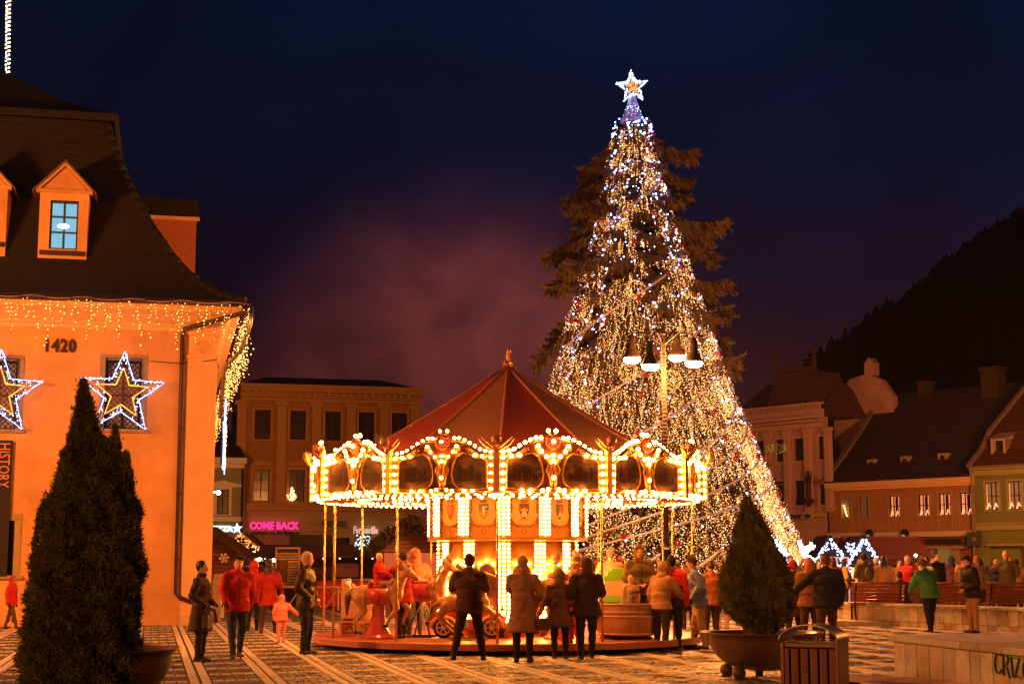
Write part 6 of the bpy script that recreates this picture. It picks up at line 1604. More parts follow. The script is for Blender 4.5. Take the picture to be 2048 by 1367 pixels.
# right bowl and cypress
RY = 22.9; BRp = Vector((at(1524, 1250, RY).x, RY, 0))
bowl(BRp, .89, .66, 'wide dark metal bowl planter on ball feet left of the litter bin', R(8))
S_ = RY / F_PX; z_ = lambda y: at(0, y, RY).z
rows_r = [(1266, 1524, 26), (1252, 1526, 36), (1235, 1521, 52), (1207, 1516, 64), (1178, 1515, 62), (1150, 1515, 57), (1122, 1512, 46), (1093, 1508, 38), (1065, 1506, 30), (1037, 1505, 21), (1008, 1501, 9), (996, 1498, 2)]
ZR_ = [z_(y) for y, _, _ in rows_r]
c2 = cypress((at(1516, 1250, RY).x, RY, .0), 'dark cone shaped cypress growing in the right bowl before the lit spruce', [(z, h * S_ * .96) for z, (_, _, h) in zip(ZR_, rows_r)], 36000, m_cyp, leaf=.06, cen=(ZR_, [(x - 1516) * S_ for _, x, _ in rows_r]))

# ================================================================== litter bin
BNY = 14.6; bc = at(1630, 1330, BNY); zt = at(1630, 1248, BNY).z; hw = 60 * BNY / F_PX
t = thing('litter_bin', 'metal litter bin with arched lid and reddish wooden slats beside the right bowl', 'litter bin', (bc.x, BNY, 0), R(-24))
m_bin = mat('bronze_speckled_metal', (.16, .10, .055), .38, metal=.55, var=.3, scale=60)
zb = zt - .15
b = MB(); b.bb(-hw * .95, -hw * .95 + .035, -.22, .22, 0, zb); b.bb(hw * .95 - .035, hw * .95, -.22, .22, 0, zb); b.bb(-hw * .9, hw * .9, -.16, .16, 0, zb - .06); b.bb(-hw * .95 + .036, hw * .95 - .036, -.20, .20, zb - .05, zb - .01); bd = part('body', b, m_bin, t, bevel=.006)
b = MB(); n = 18; r0 = hw * .97
vs = []; fs = []
for i in range(n + 1):
    a = math.pi * i / n
    for y, rr_ in ((-.24, r0), (.24, r0), (.24, r0 - .012), (-.24, r0 - .012)): vs.append((-math.cos(a) * rr_, y, zb + math.sin(a) * rr_ * .56))
for i in range(n):
    for j in range(4): k = (j + 1) % 4; fs.append((i * 4 + j, i * 4 + k, i * 4 + 4 + k, i * 4 + 4 + j))
fs += [(0, 1, 2, 3), (n * 4, n * 4 + 3, n * 4 + 2, n * 4 + 1)]
b.add(vs, fs); part('arched_lid', b, m_bin, t, auto=True)
b = MB(); b.tube([(-math.cos(math.pi * i / n) * r0, -.245, zb + math.sin(math.pi * i / n) * r0 * .56) for i in range(n + 1)], .009, 6); part('lid_rim', b, m_steel, t, smooth=True)
m_slat = mat('reddish_slat', (.20, .055, .022), .45, var=.3, scale=10)
for i in range(6):
    x = -hw * .78 + i * hw * .312; b = MB(); b.bb(x - .028, x + .028, -.205, -.18, .05, zb - .06); part('slat', b, m_slat, t, bevel=.004)
for i in range(5):
    b = MB(); b.bb(-hw * .95 - .022, -hw * .95 - .001, -.18 + i * .09 - .0, -.18 + i * .09 + .0, .05, .06)
b = MB(); b.lathe([(.03, 0), (.03, .015), (.02, .02)], 12, (-hw * .95, -.1, zb * .82), M=Matrix.Rotation(R(-90), 3, 'Y')); part('lock', b, m_steel, t)

# ================================================================== marble parapets
def slab_wall(label, P0, P1, h, depth, np_, low=True, top_over=.05, seed=3, panel_w=None, name='marble_wall', lowh=.2, g=.006):
    """clad wall from P0 to P1 (front face), individual marble slabs with open joints"""
    P0, P1 = Vector(P0), Vector(P1); d = P1 - P0; L = d.length; a = math.atan2(d.y, d.x); rr_ = random.Random(seed)
    t = thing(name, label, 'low wall', P0, a)
    b = MB(); b.bb(.01, L - .01, .03, depth - .03, 0, h - .06); part('core', b, m_grout, t)
    xs = [0]; 
    for i in range(np_): xs.append(xs[-1] + rr_.uniform(.8, 1.2))
    xs = [x / xs[-1] * L for x in xs]
    for i in range(np_):
        for z0, z1 in (((lowh + g, h - .075), (.01, lowh - g)) if low else ((.01, h - .075),)):
            b = MB(); b.bb(xs[i] + g, xs[i + 1] - g, -rr_.uniform(0, .004), .03, z0, z1)
            part('marble_slab', b, rr_.choice((m_marble, m_marble, m_marble, m_marble2, m_marble2, m_marble3)), t, bevel=.004)
    for i in range(int(depth / .3)):
        w_ = depth / int(depth / .3); b = MB(); b.bb(-.012, .03, i * w_ + g, (i + 1) * w_ - g, .01, h - .075); part('marble_slab', b, rr_.choice((m_marble, m_marble2)), t)
    nt_ = max(2, np_ // 3)
    for i in range(nt_):
        b = MB(); b.bb(-top_over + (L + top_over) * i / nt_ + .004, -top_over + (L + top_over) * (i + 1) / nt_ - .004, -top_over, depth + top_over, h - .07, h); part('coping_slab', b, rr_.choice((m_marble, m_marble2)), t, bevel=.012)
    return t
NH = .86
# near block: top front edge from (1785,1262) to (2048,1292), top back edge near y=1254
def on_z(px, py, z): return ground(px, py, z)
na = on_z(1787, 1268, NH); nb = on_z(2048, 1296, NH); d = (nb - na).normalized()
nbx = na + d * 3.4
nw = slab_wall('near marble clad block with green CRIZE graffiti in the lower right corner', (na.x, na.y, 0), (nbx.x, nbx.y, 0), NH, 1.9, 12, True, seed=5, lowh=.30)
L0 = (nbx - na).length
ug = (on_z(1968, 1290, NH) - na).length
def spray(pts, ox):
    b = MB(); b.tube([(ug + ox + x * .16, -.012, .60 - x * .0 + z * .20 - ox * .05) for x, z in pts], .011, 6, flat=.4); part('graffiti_stroke', b, mat('green_spray_paint', (.02, .12, .03), .6), nw, smooth=True)
spray([(.75, .85), (.5, 1.0), (.15, .8), (.0, .4), (.15, .05), (.5, .0), (.8, .2)], 0)
spray([(.1, 0), (.15, .95), (.55, 1.0), (.75, .75), (.5, .5), (.15, .48), (.5, .4), (.85, -.1)], .15)
spray([(.2, .95), (.35, .0)], .29)
spray([(.0, .9), (.75, .95), (.1, .0), (.4, .1), (1.0, .02)], .36)
spray([(.05, .35), (.75, .55), (.8, .8), (.4, .98), (.05, .7), (.0, .3), (.3, -.05), (.95, .05)], .54)
# rear parapet
ra = ground(1672, 1248); ra2 = ground(1830, 1262); rb = ground(2100, 1270)
hr = 1.65 - (1206 - 1124) / 3100 * ra.y * 0 - .0
hr = at(1672, 1203, ra.y).z
slab_wall('long pale marble clad parapet with rusty stains behind the standing men', (ra.x, ra.y, 0), (rb.x, rb.y, 0), hr, .7, 24, True, seed=8, lowh=.16)

# ================================================================== benches
def bench(label, loc, rz, L=2.2, group=None, sm=None, back=True, name='park_bench'):
    t = thing(name, label, 'bench', loc, rz, group); sm = sm or m_wood
    for i in range(5):
        b = MB(); b.bb(-L / 2, L / 2, -.26 + i * .105, -.26 + i * .105 + .08, .42, .455); part('seat_slat', b, sm, t, bevel=.006)
    if back:
        for i in range(5):
            b = MB(); z = .52 + i * .088; y = .29 + .03 * i; b.box((0, y, z), (L, .035, .075), M=Matrix.Rotation(R(-14), 3, 'X')); part('back_slat', b, sm, t, bevel=.006)
        b = MB(); b.tube([(-L / 2, .45, .965), (L / 2, .45, .965)], .03, 8); part('top_rail', b, sm, t, smooth=True)
    for s in (-1, 1):
        b = MB(); x = s * (L / 2 - .12); b.tube([(x, -.24, 0), (x, -.2, .4), (x, .2, .4), (x, .3, .55), (x, .46, .97 if back else .42)], .025, 6); b.tube([(x, .2, .4), (x, .32, 0)], .025, 6)
        part('leg', b, m_iron, t)
    return t
for px0, px1, lab in ((1700, 1800, 'red brown slatted bench behind the parapet left of the green jacket'), (1862, 1945, 'red brown slatted bench between the green jacket and the capped man'), (1965, 2075, 'red brown slatted bench at the right picture edge')):
    Y = 41.5 if px0 < 1900 else 40.5
    a, c = at(px0, 1200, Y), at(px1, 1200, Y); w_ = (c - a).length
    zt_ = at(px0, 1163, Y).z
    bb2 = bench(lab, ((a.x + c.x) / 2, Y, zt_ - .99), R(180), max(1.4, w_), 'benches behind the marble parapet', mat('red_brown_slat', (.24, .06, .025), .35, var=.25, coat=.3))
b = MB(); b.bb(0, 14, 0, 3.2, 0, at(1700, 1163, 41).z - .99); o = part('terrace', b, m_marble2, None, kind='structure', loc=(8.2, 40.6, 0), rot=(0, 0, R(-2)))
fa, fb = on_z(1625, 1352, .46), on_z(1885, 1367, .46)
d = (fb - fa); a_ = math.atan2(d.y, d.x); L = 2.3
t = thing('slatted_bench', 'pale slatted backless bench at the bottom edge in front of the marble block', 'bench', (fa.x, fa.y, 0), a_)
for i in range(8):
    b = MB(); b.bb(0 + .02 * i, L, -.03 + i * .088, .02 + i * .088, .43, .46); part('seat_slat', b, mat('pale_slat', (.66, .44, .26), .4, var=.25, coat=.2), t, bevel=.005)
for x in (.2, L - .2):
    b = MB(); b.bb(x - .03, x + .03, -.03, .56, .36, .425); b.bb(x - .03, x + .03, .0, .06, 0, .36); b.bb(x - .03, x + .03, .48, .54, 0, .36); part('leg', b, m_iron, t)

# ================================================================== market stalls
m_hutw = striped('hut_boards', (.16, .055, .03), (.04, .012, .008), 7, 'Z', bump=1, thresh=.16)
m_hutd = striped('dark_hut_boards', (.06, .025, .015), (.015, .007, .005), 6, 'Z', bump=1, thresh=.16)
m_felt = mat('roofing_felt', (.045, .02, .015), .85, var=.3, scale=3)
g_shop = glow('stall_inside', (1.0, .62, .22), .9)
def hut(label, px0, px1, pyr, pye, Y, depth=2.6, wm=None, open_=True, apex=None, rz=0, lightsm=None, n=40, beams=True, inner=None, name='market_stall', garl=0):
    a, c = at(px0, pye, Y), at(px1, pye, Y); w_ = (c.x - a.x); ze = a.z; zr = at((px0 + px1) / 2, pyr, Y).z; wm = wm or m_hutw
    t = thing(name, label, 'market stall', ((a.x + c.x) / 2, Y, 0), rz, None)
    h = w_ / 2 - .12; zs = 1.0
    hole = [(-h + .15, h - .15, zs, min(2.1, ze - .12))] if open_ else []
    part('front_wall', walled(-h, h, 0, ze, hole, 0, .06), wm, t)
    b = MB(); b.bb(-h, -h + .06, .07, depth, 0, ze); b.bb(h - .06, h, .07, depth, 0, ze); b.bb(-h + .06, h - .06, depth - .06, depth, 0, ze); part('side_wall', b, wm, t)
    b = MB(); b.prism([(-h, ze + .002), (h, ze + .002), (0, zr - .08)], 0, .05); part('gable', b, wm, t)
    for s in (-1, 1):
        b = MB(); q = [(0, zr), (s * w_ / 2, ze), (s * w_ / 2, ze - .09), (0, zr - .09)]; b.prism(q, -.3, depth + .2); part('roof', b, m_felt, t)
        b = MB(); b.beam((0, -.32, zr - .02), (s * w_ / 2, -.32, ze - .02), .04, .13); part('barge_board', b, m_pinewood if beams else m_darkwood, t)
    if open_:
        b = MB(); b.bb(-h + .1, h - .1, -.25, .2, zs - .06, zs); part('counter', b, m_pinewood, t)
        b = MB(); b.bb(-h + .1, h - .1, depth - .3, depth - .25, .8, 2.2); part('lit_back', b, inner or g_shop, t)
        for k in range(5):
            x = -h + .3 + (2 * h - .6) * k / 4; b = MB(); b.lathe([(.07, zs), (.08, zs + .12), (.03, zs + .2), (.03, zs + .26)], 8, (x, .05, 0)); part('jar', b, mat('jar_%d' % (k % 3), ((.5, .12, .05), (.6, .5, .3), (.15, .3, .1))[k % 3], .3), t)
    if lightsm:
        pts = []
        for _ in range(n):
            s = rnd.choice((-1, 1)); q = rnd.random(); dp = rnd.random() ** 2 * .6; pts.append((s * w_ / 2 * q, -.36, zr + (ze - zr) * q - .05 - dp * (1 - q) * .8 + rnd.gauss(0, .03)))
        lights('gable_lights', pts, .032, lightsm, t)
    return t
# left: plain brown hut with snowflake, mulled wine hut, closed stalls, fir garland hut
t = hut('dark brown plank hut with a white snowflake beside the house corner', 318, 492, 1050, 1110, 57, wm=m_hutw, open_=False, beams=False)
sf = at(447, 1115, 56.8); s_ = thing('snowflake', 'flat white snowflake fixed to the brown hut wall', 'ornament', (sf.x, 56.88, sf.z)); b = MB()
for k in range(6):
    a = R(60 * k + 8); b.beam((0, 0, 0), (.19 * math.cos(a), 0, .19 * math.sin(a)), .03, .045)
    for s in (-1, 1): b.beam((.11 * math.cos(a), 0, .11 * math.sin(a)), (.11 * math.cos(a) + .07 * math.cos(a + s * .9), 0, .11 * math.sin(a) + .07 * math.sin(a + s * .9)), .028, .03)
part('crystal', b, mat('snow_white', (.8, .72, .68), .6), s_)
t = hut('gabled mulled wine hut with golden gable lights and a star on top', 432, 535, 1066, 1108, 66, wm=m_hutd, lightsm=g_t1, n=110)
w_ = [o for o in t.children if o.name.startswith('gable')][0]
text('VIN FIERT', .34, mat('cream_letters', (.7, .5, .25), .5), t, (-.85, -.08, at(0, 1096, 66).z), depth=.02, bold=.012, sx=.85)
text('MUNTE', .26, mat('cream_letters', (.7, .5, .25), .5), t, (-.5, -.08, at(0, 1103, 66).z - .12), depth=.02, bold=.01, sx=.85)
sp_ = at(474, 1056, 65.6); s_ = thing('gable_star', 'glowing white five pointed star on a stick above the wine hut', 'star', (sp_.x, 65.6, sp_.z)); b = MB(); b.prism([(a, c) for a, c in star_pts(.24, .1, 92)], -.03, .03); part('star', b, glow('soft_white', (.55, .7, 1), 2.4), s_); b = MB(); b.tube([(0, 0, -.1), (0, 0, -.45)], .02, 5); part('stick', b, m_pinewood, s_)
for px, py, r_, lab in ((518, 1117, .09, 'bright yellow bulb hanging at the wine hut eave'), (548, 1120, .06, 'smaller orange bulb hanging beside the shuttered stall')):
    p = at(px, py, 62); o = MB(); o.ball((0, 0, 0), r_, 10, 6); x = part('hanging_bulb', o, glow('hut_lamp', (1, .6, .16), 45), None, loc=p, smooth=True); tag(x, lab, 'lamp')
    
# clutter of lit goods between the huts
gp2 = at(545, 1125, 64); t = thing('goods_display', 'glittering display of small lit goods between the wine hut and the shuttered stall', 'display', (gp2.x, 64, 0)); b = MB(); b.bb(-.6, .5, 0, .5, 0, 1.2); part('table', b, m_darkwood, t)
lights('glitter', [(rnd.uniform(-.9, .35), rnd.uniform(-.1, .3), rnd.uniform(1.1, 2.3)) for _ in range(70)], .03, glow('glitter', (.8, .7, .45), 3), t, sizes=[rnd.uniform(.4, 1.3) for _ in range(70)])
# long low closed stall with shutters
Yc = 60; a, c = at(530, 1088, Yc), at(762, 1088, Yc); zt = a.z; z1 = at(0, 1112, Yc).z
t = thing('long_stall', 'long dark roofed stall row behind the wooden rail left of the carousel', 'market stall', (a.x, Yc, 0)); W_ = c.x - a.x
b = MB(); b.prism([(-.9, z1), (-.9, z1 - .06), (.4, zt - .06), (.4, zt)], -.2, W_ + .2, axis='X'); part('roof', b, m_felt, t)
part('front_wall', walled(.4, W_, 0, z1 - .05, [(2.6, W_ - .3, 1.05, 1.95)], 0, .06), m_hutd, t)
b = MB(); b.bb(2.6, W_ - .3, -.18, .1, .98, 1.04); part('counter', b, m_steel, t)
b = MB(); b.bb(2.6, W_ - .3, .5, .55, .9, 2.0); part('back_wall', b, m_hutd, t)
b = MB(); b.bb(2.7, 3.6, -.02, .2, 1.1, 1.62); part('price_board', b, mat('reddish_print', (.5, .24, .16), .6, var=.6, scale=9), t)
for k in range(7):
    o = MB(); o.ball((.5 + k * .62, -.95, z1 - .08), .018, 6, 4); part('eave_light', o, glow('pin_light', (1, .85, .7), 14), t)
b = MB(); b.bb(at(597, 0, Yc).x - a.x, at(674, 0, Yc).x - a.x, .5, 1.2, zt - .2, at(0, 1068, Yc).z); part('roof_box', b, m_dark, t)
p0 = at(553, 1150, Yc - 1); p1 = at(600, 1100, Yc - 1); t = thing('shuttered_booth', 'small plank booth with pale worn slats and a hatch behind the beanie man', 'market stall', (p0.x, Yc - 1.2, 0)); w_ = p1.x - p0.x; zz1 = p1.z
b = MB(); b.bb(0, w_, .03, .9, .0, zz1); part('body', b, m_darkwood, t)
nsl = 13
for k in range(nsl):
    z = .75 + (zz1 - .8) * k / nsl; b = MB(); b.bb(.0 if not .9 < z < 1.75 else w_ * .5, w_, 0, .025, z, z + (zz1 - .8) / nsl * .62); part('slat', b, mat('worn_pale_slat', (.50, .36, .2), .6, var=.5, scale=8), t)
b = MB(); b.bb(.1, w_ * .46, -.02, .02, .95, 1.75); part('hatch', b, m_wood, t); b = MB()
for x in (-.03, w_ - .03): b.bb(x, x + .07, -.03, .03, 0, zz1 + .05)
b.bb(-.03, w_ + .04, -.03, .03, zz1 + .052, zz1 + .12); part('frame', b, m_pinewood, t)
# fir garland hut behind carousel
t = hut('hut with shaggy fir branches along its roof behind the carousel horses', 745, 905, 1040, 1098, 55, wm=m_hutw, inner=glow('red_orange_inside', (1.0, .16, .05), .55), beams=False)
VV, FF = [], []
zr_, ze_ = at(0, 1040, 55).z, at(0, 1098, 55).z; hw_ = (at(905, 0, 55).x - at(745, 0, 55).x) / 2
for _ in range(9000):
    s = rnd.choice((-1, 1)); q = rnd.random(); p = np.array((s * hw_ * q, -.35 + rnd.gauss(0, .12), zr_ + (ze_ - zr_) * q + rnd.gauss(.02, .1))); d = nrs.normal(0, 1, 3) + np.array((0, -.3, -.5)); d /= np.linalg.norm(d); e_ = nrs.normal(0, .02, 3); o = len(VV); VV += [p + e_, p - e_, p + d * rnd.uniform(.1, .25)]; FF.append((o, o + 1, o + 2))
obj('fir_garland', npmesh('fir_garland', VV, FF, m_needle), t, kind='stuff')
p = at(672 + 63, 1100, 56); o = MB(); o.bb(-.3, .3, 0, .06, 0, .6); t = thing('light_sign', 'small bluish glowing sign under the Farmaciile lettering', 'sign', (at(668 + 30, 1090, 56).x + .5, 56, at(0, 1100, 56).z)); part('board', o, m_dark, t); lights('beads', [(rnd.uniform(-.28, .28), -.03, rnd.uniform(.05, .55)) for _ in range(60)], .025, glow('cyan_led', (.5, .8, .8), 2.5), t)
# wooden rail with cross braces
for i, (px0, px1, pyt, pyb) in enumerate(((430, 545, 1168, 1205), (545, 600, 1173, 1213), (618, 735, 1174, 1212))):
    Y = 55.5; a, c = at(px0, pyt, Y), at(px1, pyt, Y); w_ = c.x - a.x; zt = a.z
    t = thing('rail_fence', 'pale wooden rail on crossed braces, ' + ('partly behind the walking people', 'short piece behind the beanie man', 'in front of the red barrier')[i], 'fence', (a.x, Y, 0), 0, 'pale wooden rail fences')
    b = MB(); b.tube([(0, 0, zt), (w_, 0, zt)], .045, 8); part('top_rail', b, m_pinewood, t, smooth=True)
    n = max(1, round(w_ / 1.0))
    for k in range(n + 1):
        x = w_ * k / n; b = MB(); b.tube([(x, 0, 0), (x, 0, zt)], .04, 8); part('post', b, m_pinewood, t)
        for s in (-1, 1):
            if 0 <= x + s * .5 <= w_: b = MB(); b.tube([(x, 0, zt - .05), (x + s * .45, 0, .06)], .025, 6); part('brace', b, m_pinewood, t)
b = MB(); a, c = at(622, 1160, 58), at(742, 1160, 58)
t = thing('red_barrier', 'long saturated red barrier sheet behind the wooden rail', 'barrier', (a.x, 58, 0)); w_ = c.x - a.x
for k in range(10): b.box((w_ * (k + .5) / 10, .03 * math.sin(k * 2.1), .5), (w_ / 10 + .02, .03, .9), M=Matrix.Rotation(.05 * math.sin(k * 1.7), 3, 'Z'))
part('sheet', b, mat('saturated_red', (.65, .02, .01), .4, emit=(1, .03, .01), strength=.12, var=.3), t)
b = MB(); b.tube([(0, -.05, .97), (w_, -.05, .97)], .03, 6); part('top_bar', b, mat('red_bar', (.6, .05, .03), .35), t)
b = MB(); b.bb(0, .28, 0, .5, 0, 1.15); b.bb(.02, .26, .02, .48, 1.15, 1.3); p = ground(425, 1250) ; t = thing('power_cabinet', 'pale narrow stone bollard post at the house corner', 'post', (at(424, 1200, 47).x, 47, 0)); part('post', b, m_marble, t, bevel=.02)
# right: dark roofed stalls with blue white lights
t = hut('small gabled stall outlined with blue white lights, nearest the white reindeer', 1628, 1688, 1070, 1118, 68, wm=m_hutd, lightsm=g_cool, n=50, beams=False, inner=glow('green_goods', (.5, .5, .35), .5))
t = hut('gabled stall crowded with blue white lights behind the long haired woman', 1690, 1762, 1070, 1128, 66, wm=m_hutd, lightsm=g_cool, n=90, beams=False, inner=glow('golden_goods', (1, .55, .15), 1.6))
Yr = 74; a, c = at(1600, 1108, Yr), at(1855, 1108, Yr)
t = thing('stall_row', 'wide low stall row under a dark maroon roof before the long roofed house', 'market stall', (a.x, Yr, 0)); W_ = c.x - a.x; zr = at(0, 1070, Yr).z; ze = at(0, 1112, Yr).z
b = MB(); b.prism([(-1.2, ze), (-1.2, ze - .08), (1.5, zr - .08), (1.5, zr), (4, ze)], W_ * .38, W_, axis='X'); b.prism([(-1.2, ze - .3), (-1.2, ze - .38), (1.5, zr - .45), (1.5, zr - .37), (4, ze - .3)], -.2, W_ * .37, axis='X'); part('roof', b, mat('maroon_felt', (.09, .02, .02), .8, var=.2), t)
b = MB(); b.bb(0, W_ - .3, 0, 3, 0, ze - .42); part('body', b, m_hutd, t)
for k, (px, py, lab) in enumerate(((1683, 1118, 'upright bar of blue white lights between the two gabled stalls'), (1701, 1096, 'tiny tuft of blue white lights over the stall roofs'))):
    p = at(px, py, 64); t = thing('light_tuft', lab, 'light figure', p); pts = [(rnd.gauss(0, .05), 0, rnd.uniform(-.35, .35)) for _ in range(45)] + [(rnd.gauss(0, .3), 0, -.4 + rnd.gauss(0, .12)) for _ in range(70)] if k == 0 else [(rnd.gauss(0, .1), 0, rnd.gauss(0, .1)) for _ in range(30)]
    lights('beads', pts, .026, g_cool, t); b = MB(); b.tube([(0, .03, -1.8 if k == 0 else -.3), (0, .03, .35)], .012, 4); part('stick', b, m_iron, t)
p = at(1665, 1150, 58); t = thing('lit_showcase', 'white framed glass showcase with green and white lights behind the crowd', 'showcase', (p.x, 58, 0)); b = MB()
z1 = at(0, 1116, 58).z
for x in (-.42, .18, .6): b.bb(x - .03, x + .03, 0, .05, 0, z1)
b.bb(-.45, .63, 0, .05, z1, z1 + .06); b.bb(-.45, .63, 0, .05, .9, .95); part('frame', b, m_white, t)
lights('green_tube', [(-.3 + .2 * math.sin(q) + .25 * (q / 3), -.02, 1.6 - .14 * q + .3 * math.sin(q)) for q in np.linspace(0, 3, 50)], .02, glow('green_neon', (.05, .7, .2), 4), t); lights('white_beads', [(rnd.uniform(-.3, .55), -.02, rnd.uniform(.5, 1.6)) for _ in range(80)], .02, glow('soft_cool', (.5, .65, 1), 8), t)
# ================================================================== people
m_skin = mat('skin', (.62, .34, .22), .5, spec=.3)
m_shoe = mat('dark_shoes', (.02, .014, .012), .5)
m_glove = mat('dark_gloves', (.03, .02, .018), .8)
m_hair_d = mat('dark_hair', (.03, .016, .01), .5)
m_hair_f = mat('fair_hair', (.42, .24, .09), .5)
def cloth(name, col, rough=.85, puff=False):
    return mat('cloth_' + name, col, rough, var=.22, scale=5, bump=.7 if puff else .35, bscale=9 if puff else 40, spec=.25)
def hand_mesh(m):
    b = MB(); b.ball((0, 0, -.045), (.042, .018, .052), 10, 6)
    for i, (x, l) in enumerate(((-.03, .062), (-.01, .075), (.011, .07), (.03, .055))):
        b.tube([(x, 0, -.08), (x * 1.1, -.008, -.08 - l * .55), (x * 1.12, -.03, -.08 - l)], [.0105, .0095, .0075], 6)
    b.tube([(.038, -.004, -.03), (.062, -.016, -.055), (.062, -.03, -.085)], [.013, .011, .008], 6)
    return b.mesh('hand', m, True)
HM = {}
def person(label, loc, face, h=1.75, jacket=None, trousers=None, head='beanie', hcol=None, long=0.0, puff=0.0, legs='stand', arms=('down', 'down'), lean=0.0, group=None, scarf=None, bag=None, hood=None, glove=True, voxel=.02, build=1.08, look=0.0, hem=None, stripe=None, skirt=False, sit=False):
    """face: heading in degrees, 0 looks towards the camera (-Y), 90 looks to picture right (+X)"""
    t = thing('person', label, 'person', loc, R(face), group)
    s = h / 1.78; J, T = jacket, trousers
    mats = [m_skin, J, T, m_shoe, m_hair_d, hcol or J, hem or J]
    SK, JA, TR, SH, HA, HC, HE = range(7)
    pr = []
    def V(x, y, z): return (x * s, y * s, z * s)
    ln = R(lean)
    def up(x, y, z, zp=.95):      # lean the upper body about the hip, forward = -y
        dz = z - zp
        return V(x, y * math.cos(ln) - dz * math.sin(ln), zp + dz * math.cos(ln) + y * math.sin(ln))
    hipz = .93; W_ = build
    # legs
    dx = .10; feet = {'stand': ((-.11, .0), (.11, .0)), 'apart': ((-.24, .0), (.26, .02)), 'walk': ((-.10, -.26), (.10, .24)), 'step': ((-.10, -.12), (.11, .10))}
    if sit:
        for sd in (-1, 1):
            hp, kn, an = V(sd * .10, .05, .50), V(sd * .15, -.38, .50), V(sd * .17, -.36, .10)
            pr += [('c', hp, kn, .10 * s, .075 * s, TR), ('c', kn, an, .07 * s, .05 * s, TR), ('c', V(sd * .17, -.36, .05), V(sd * .18, -.50, .035), .045 * s, .038 * s, SH)]
    else:
        for sd, (fx, fy) in zip((-1, 1), feet[legs]):
            hp = V(sd * dx, 0, .88); kx = (sd * dx + fx) / 2 + sd * .01; kn = V(kx, fy * .5 - (.03 if legs != 'walk' or fy < 0 else -.0), .49 if legs != 'walk' else .48); an = V(fx, fy, .10 if fy < .2 else .14)
            lm = TR
            pr += [('c', hp, kn, .102 * s * W_, .078 * s, lm), ('c', kn, an, .074 * s, .058 * s, (SK if skirt else TR)), ('e', (kn[0] + 0, kn[1] + .02 * s, kn[2] - .14 * s), (.058 * s, .066 * s, .12 * s), (SK if skirt else TR)),
                   ('c', (an[0], an[1] + .03 * s, .045 * s), (an[0] + sd * .03 * s, an[1] - .15 * s, .035 * s), .047 * s, .036 * s, SH), ('c', an, (an[0], an[1], .05 * s), .048 * s, .05 * s, SH)]
    puff = pf0 = puff + .012
    zp = .95 if not sit else .52
    def U(x, y, z): return up(x, y, z - (0.41 if sit else 0), zp)
    # trunk
    pf = puff + .012
    pr += [('e', U(0, .0, .96), ((.165 + pf) * s * W_, (.125 + pf * .7) * s * W_, .15 * s), JA if long >= 0 else TR),
           ('e', U(0, .0, 1.12), ((.155 + pf) * s * W_, (.118 + pf) * s * W_, .18 * s), JA), ('e', U(0, -.005, 1.29), ((.178 + pf) * s * W_, (.128 + pf) * s * W_, .17 * s), JA),
           ('c', U(-.13 * W_, .0, 1.42), U(.13 * W_, .0, 1.42), (.075 + pf * .4) * s, (.075 + pf * .4) * s, JA), ('c', U(0, .01, 1.44), U(0, .0, 1.52), .088 * s, .078 * s, JA), ('c', U(0, 0, 1.5), U(0, -.01, 1.6), .058 * s, .056 * s, SK)]
    if long > 0 and not sit:
        pr.append(('k', U(0, 0, 1.02), V(0, 0, .93 - long), (.155 + pf) * s * W_, (.205 + pf + long * .10) * s * W_, .74, JA))
    elif not sit:
        pr.append(('k', U(0, 0, 1.02), U(0, 0, .82), (.16 + pf) * s * W_, (.175 + pf) * s * W_, .74, HE))
    if stripe: pr.append(('k', U(0, 0, 1.24), U(0, 0, 1.10), (.185 + pf) * s * W_, (.182 + pf) * s * W_, .74, HE))
    # arms
    A = {'down': ((.27, .03, 1.16), (.27, -.04, .90)), 'pocket': ((.30, .06, 1.17), (.20, -.12, 1.0)), 'phone': ((.27, -.12, 1.22), (.09, -.30, 1.50)), 'chest': ((.27, -.02, 1.17), (.06, -.24, 1.20)), 'reach': ((.26, -.17, 1.24), (.20, -.46, 1.12)), 'back': ((.28, .10, 1.17), (.10, .17, 1.0)), 'out': ((.42, -.02, 1.22), (.62, -.08, 1.05)), 'belly': ((.27, -.02, 1.14), (.08, -.20, 1.05)), 'swingf': ((.26, -.08, 1.17), (.25, -.26, .98)), 'swingb': ((.27, .14, 1.17), (.27, .22, .93)), 'up': ((.27, -.1, 1.52), (.16, -.12, 1.78))}
    hands = []
    for sd, a in zip((-1, 1), arms):
        (ex, ey, ez), (hx, hy, hz) = A[a]
        sh, el, wr = U(sd * .185 * W_, 0, 1.42), U(sd * ex * (.5 + .5 * W_), ey, ez), U(sd * hx, hy, hz)
        pr += [('c', sh, el, (.074 + pf * .5) * s, (.062 + pf * .4) * s, JA), ('c', el, wr, (.060 + pf * .4) * s, (.048 + pf * .25) * s, JA)]
        hands.append((Vector(wr), (Vector(wr) - Vector(el)).normalized(), sd))
    # head
    hz = 1.66; hd = lambda x, y, z: U(x, y - .015, z)
    lk = R(look)
    pr += [('e', hd(0, 0, hz), (.082 * s, .102 * s, .112 * s), SK), ('e', hd(0, -.035, hz - .055), (.056 * s, .062 * s, .06 * s), SK), ('c', hd(0, -.09, hz + .005), hd(0, -.112, hz - .022), .012 * s, .016 * s, SK)]
    for sd in (-1, 1): pr.append(('e', hd(sd * .078, .012, hz - .01), (.012 * s, .02 * s, .03 * s), SK))
    if head in ('hair', 'longhair', 'beanie', 'cap', 'beret', 'headband'): pr.append(('e', hd(0, .022, hz + .022), (.092 * s, .102 * s, .110 * s), HA if head not in ('beanie',) else HC))
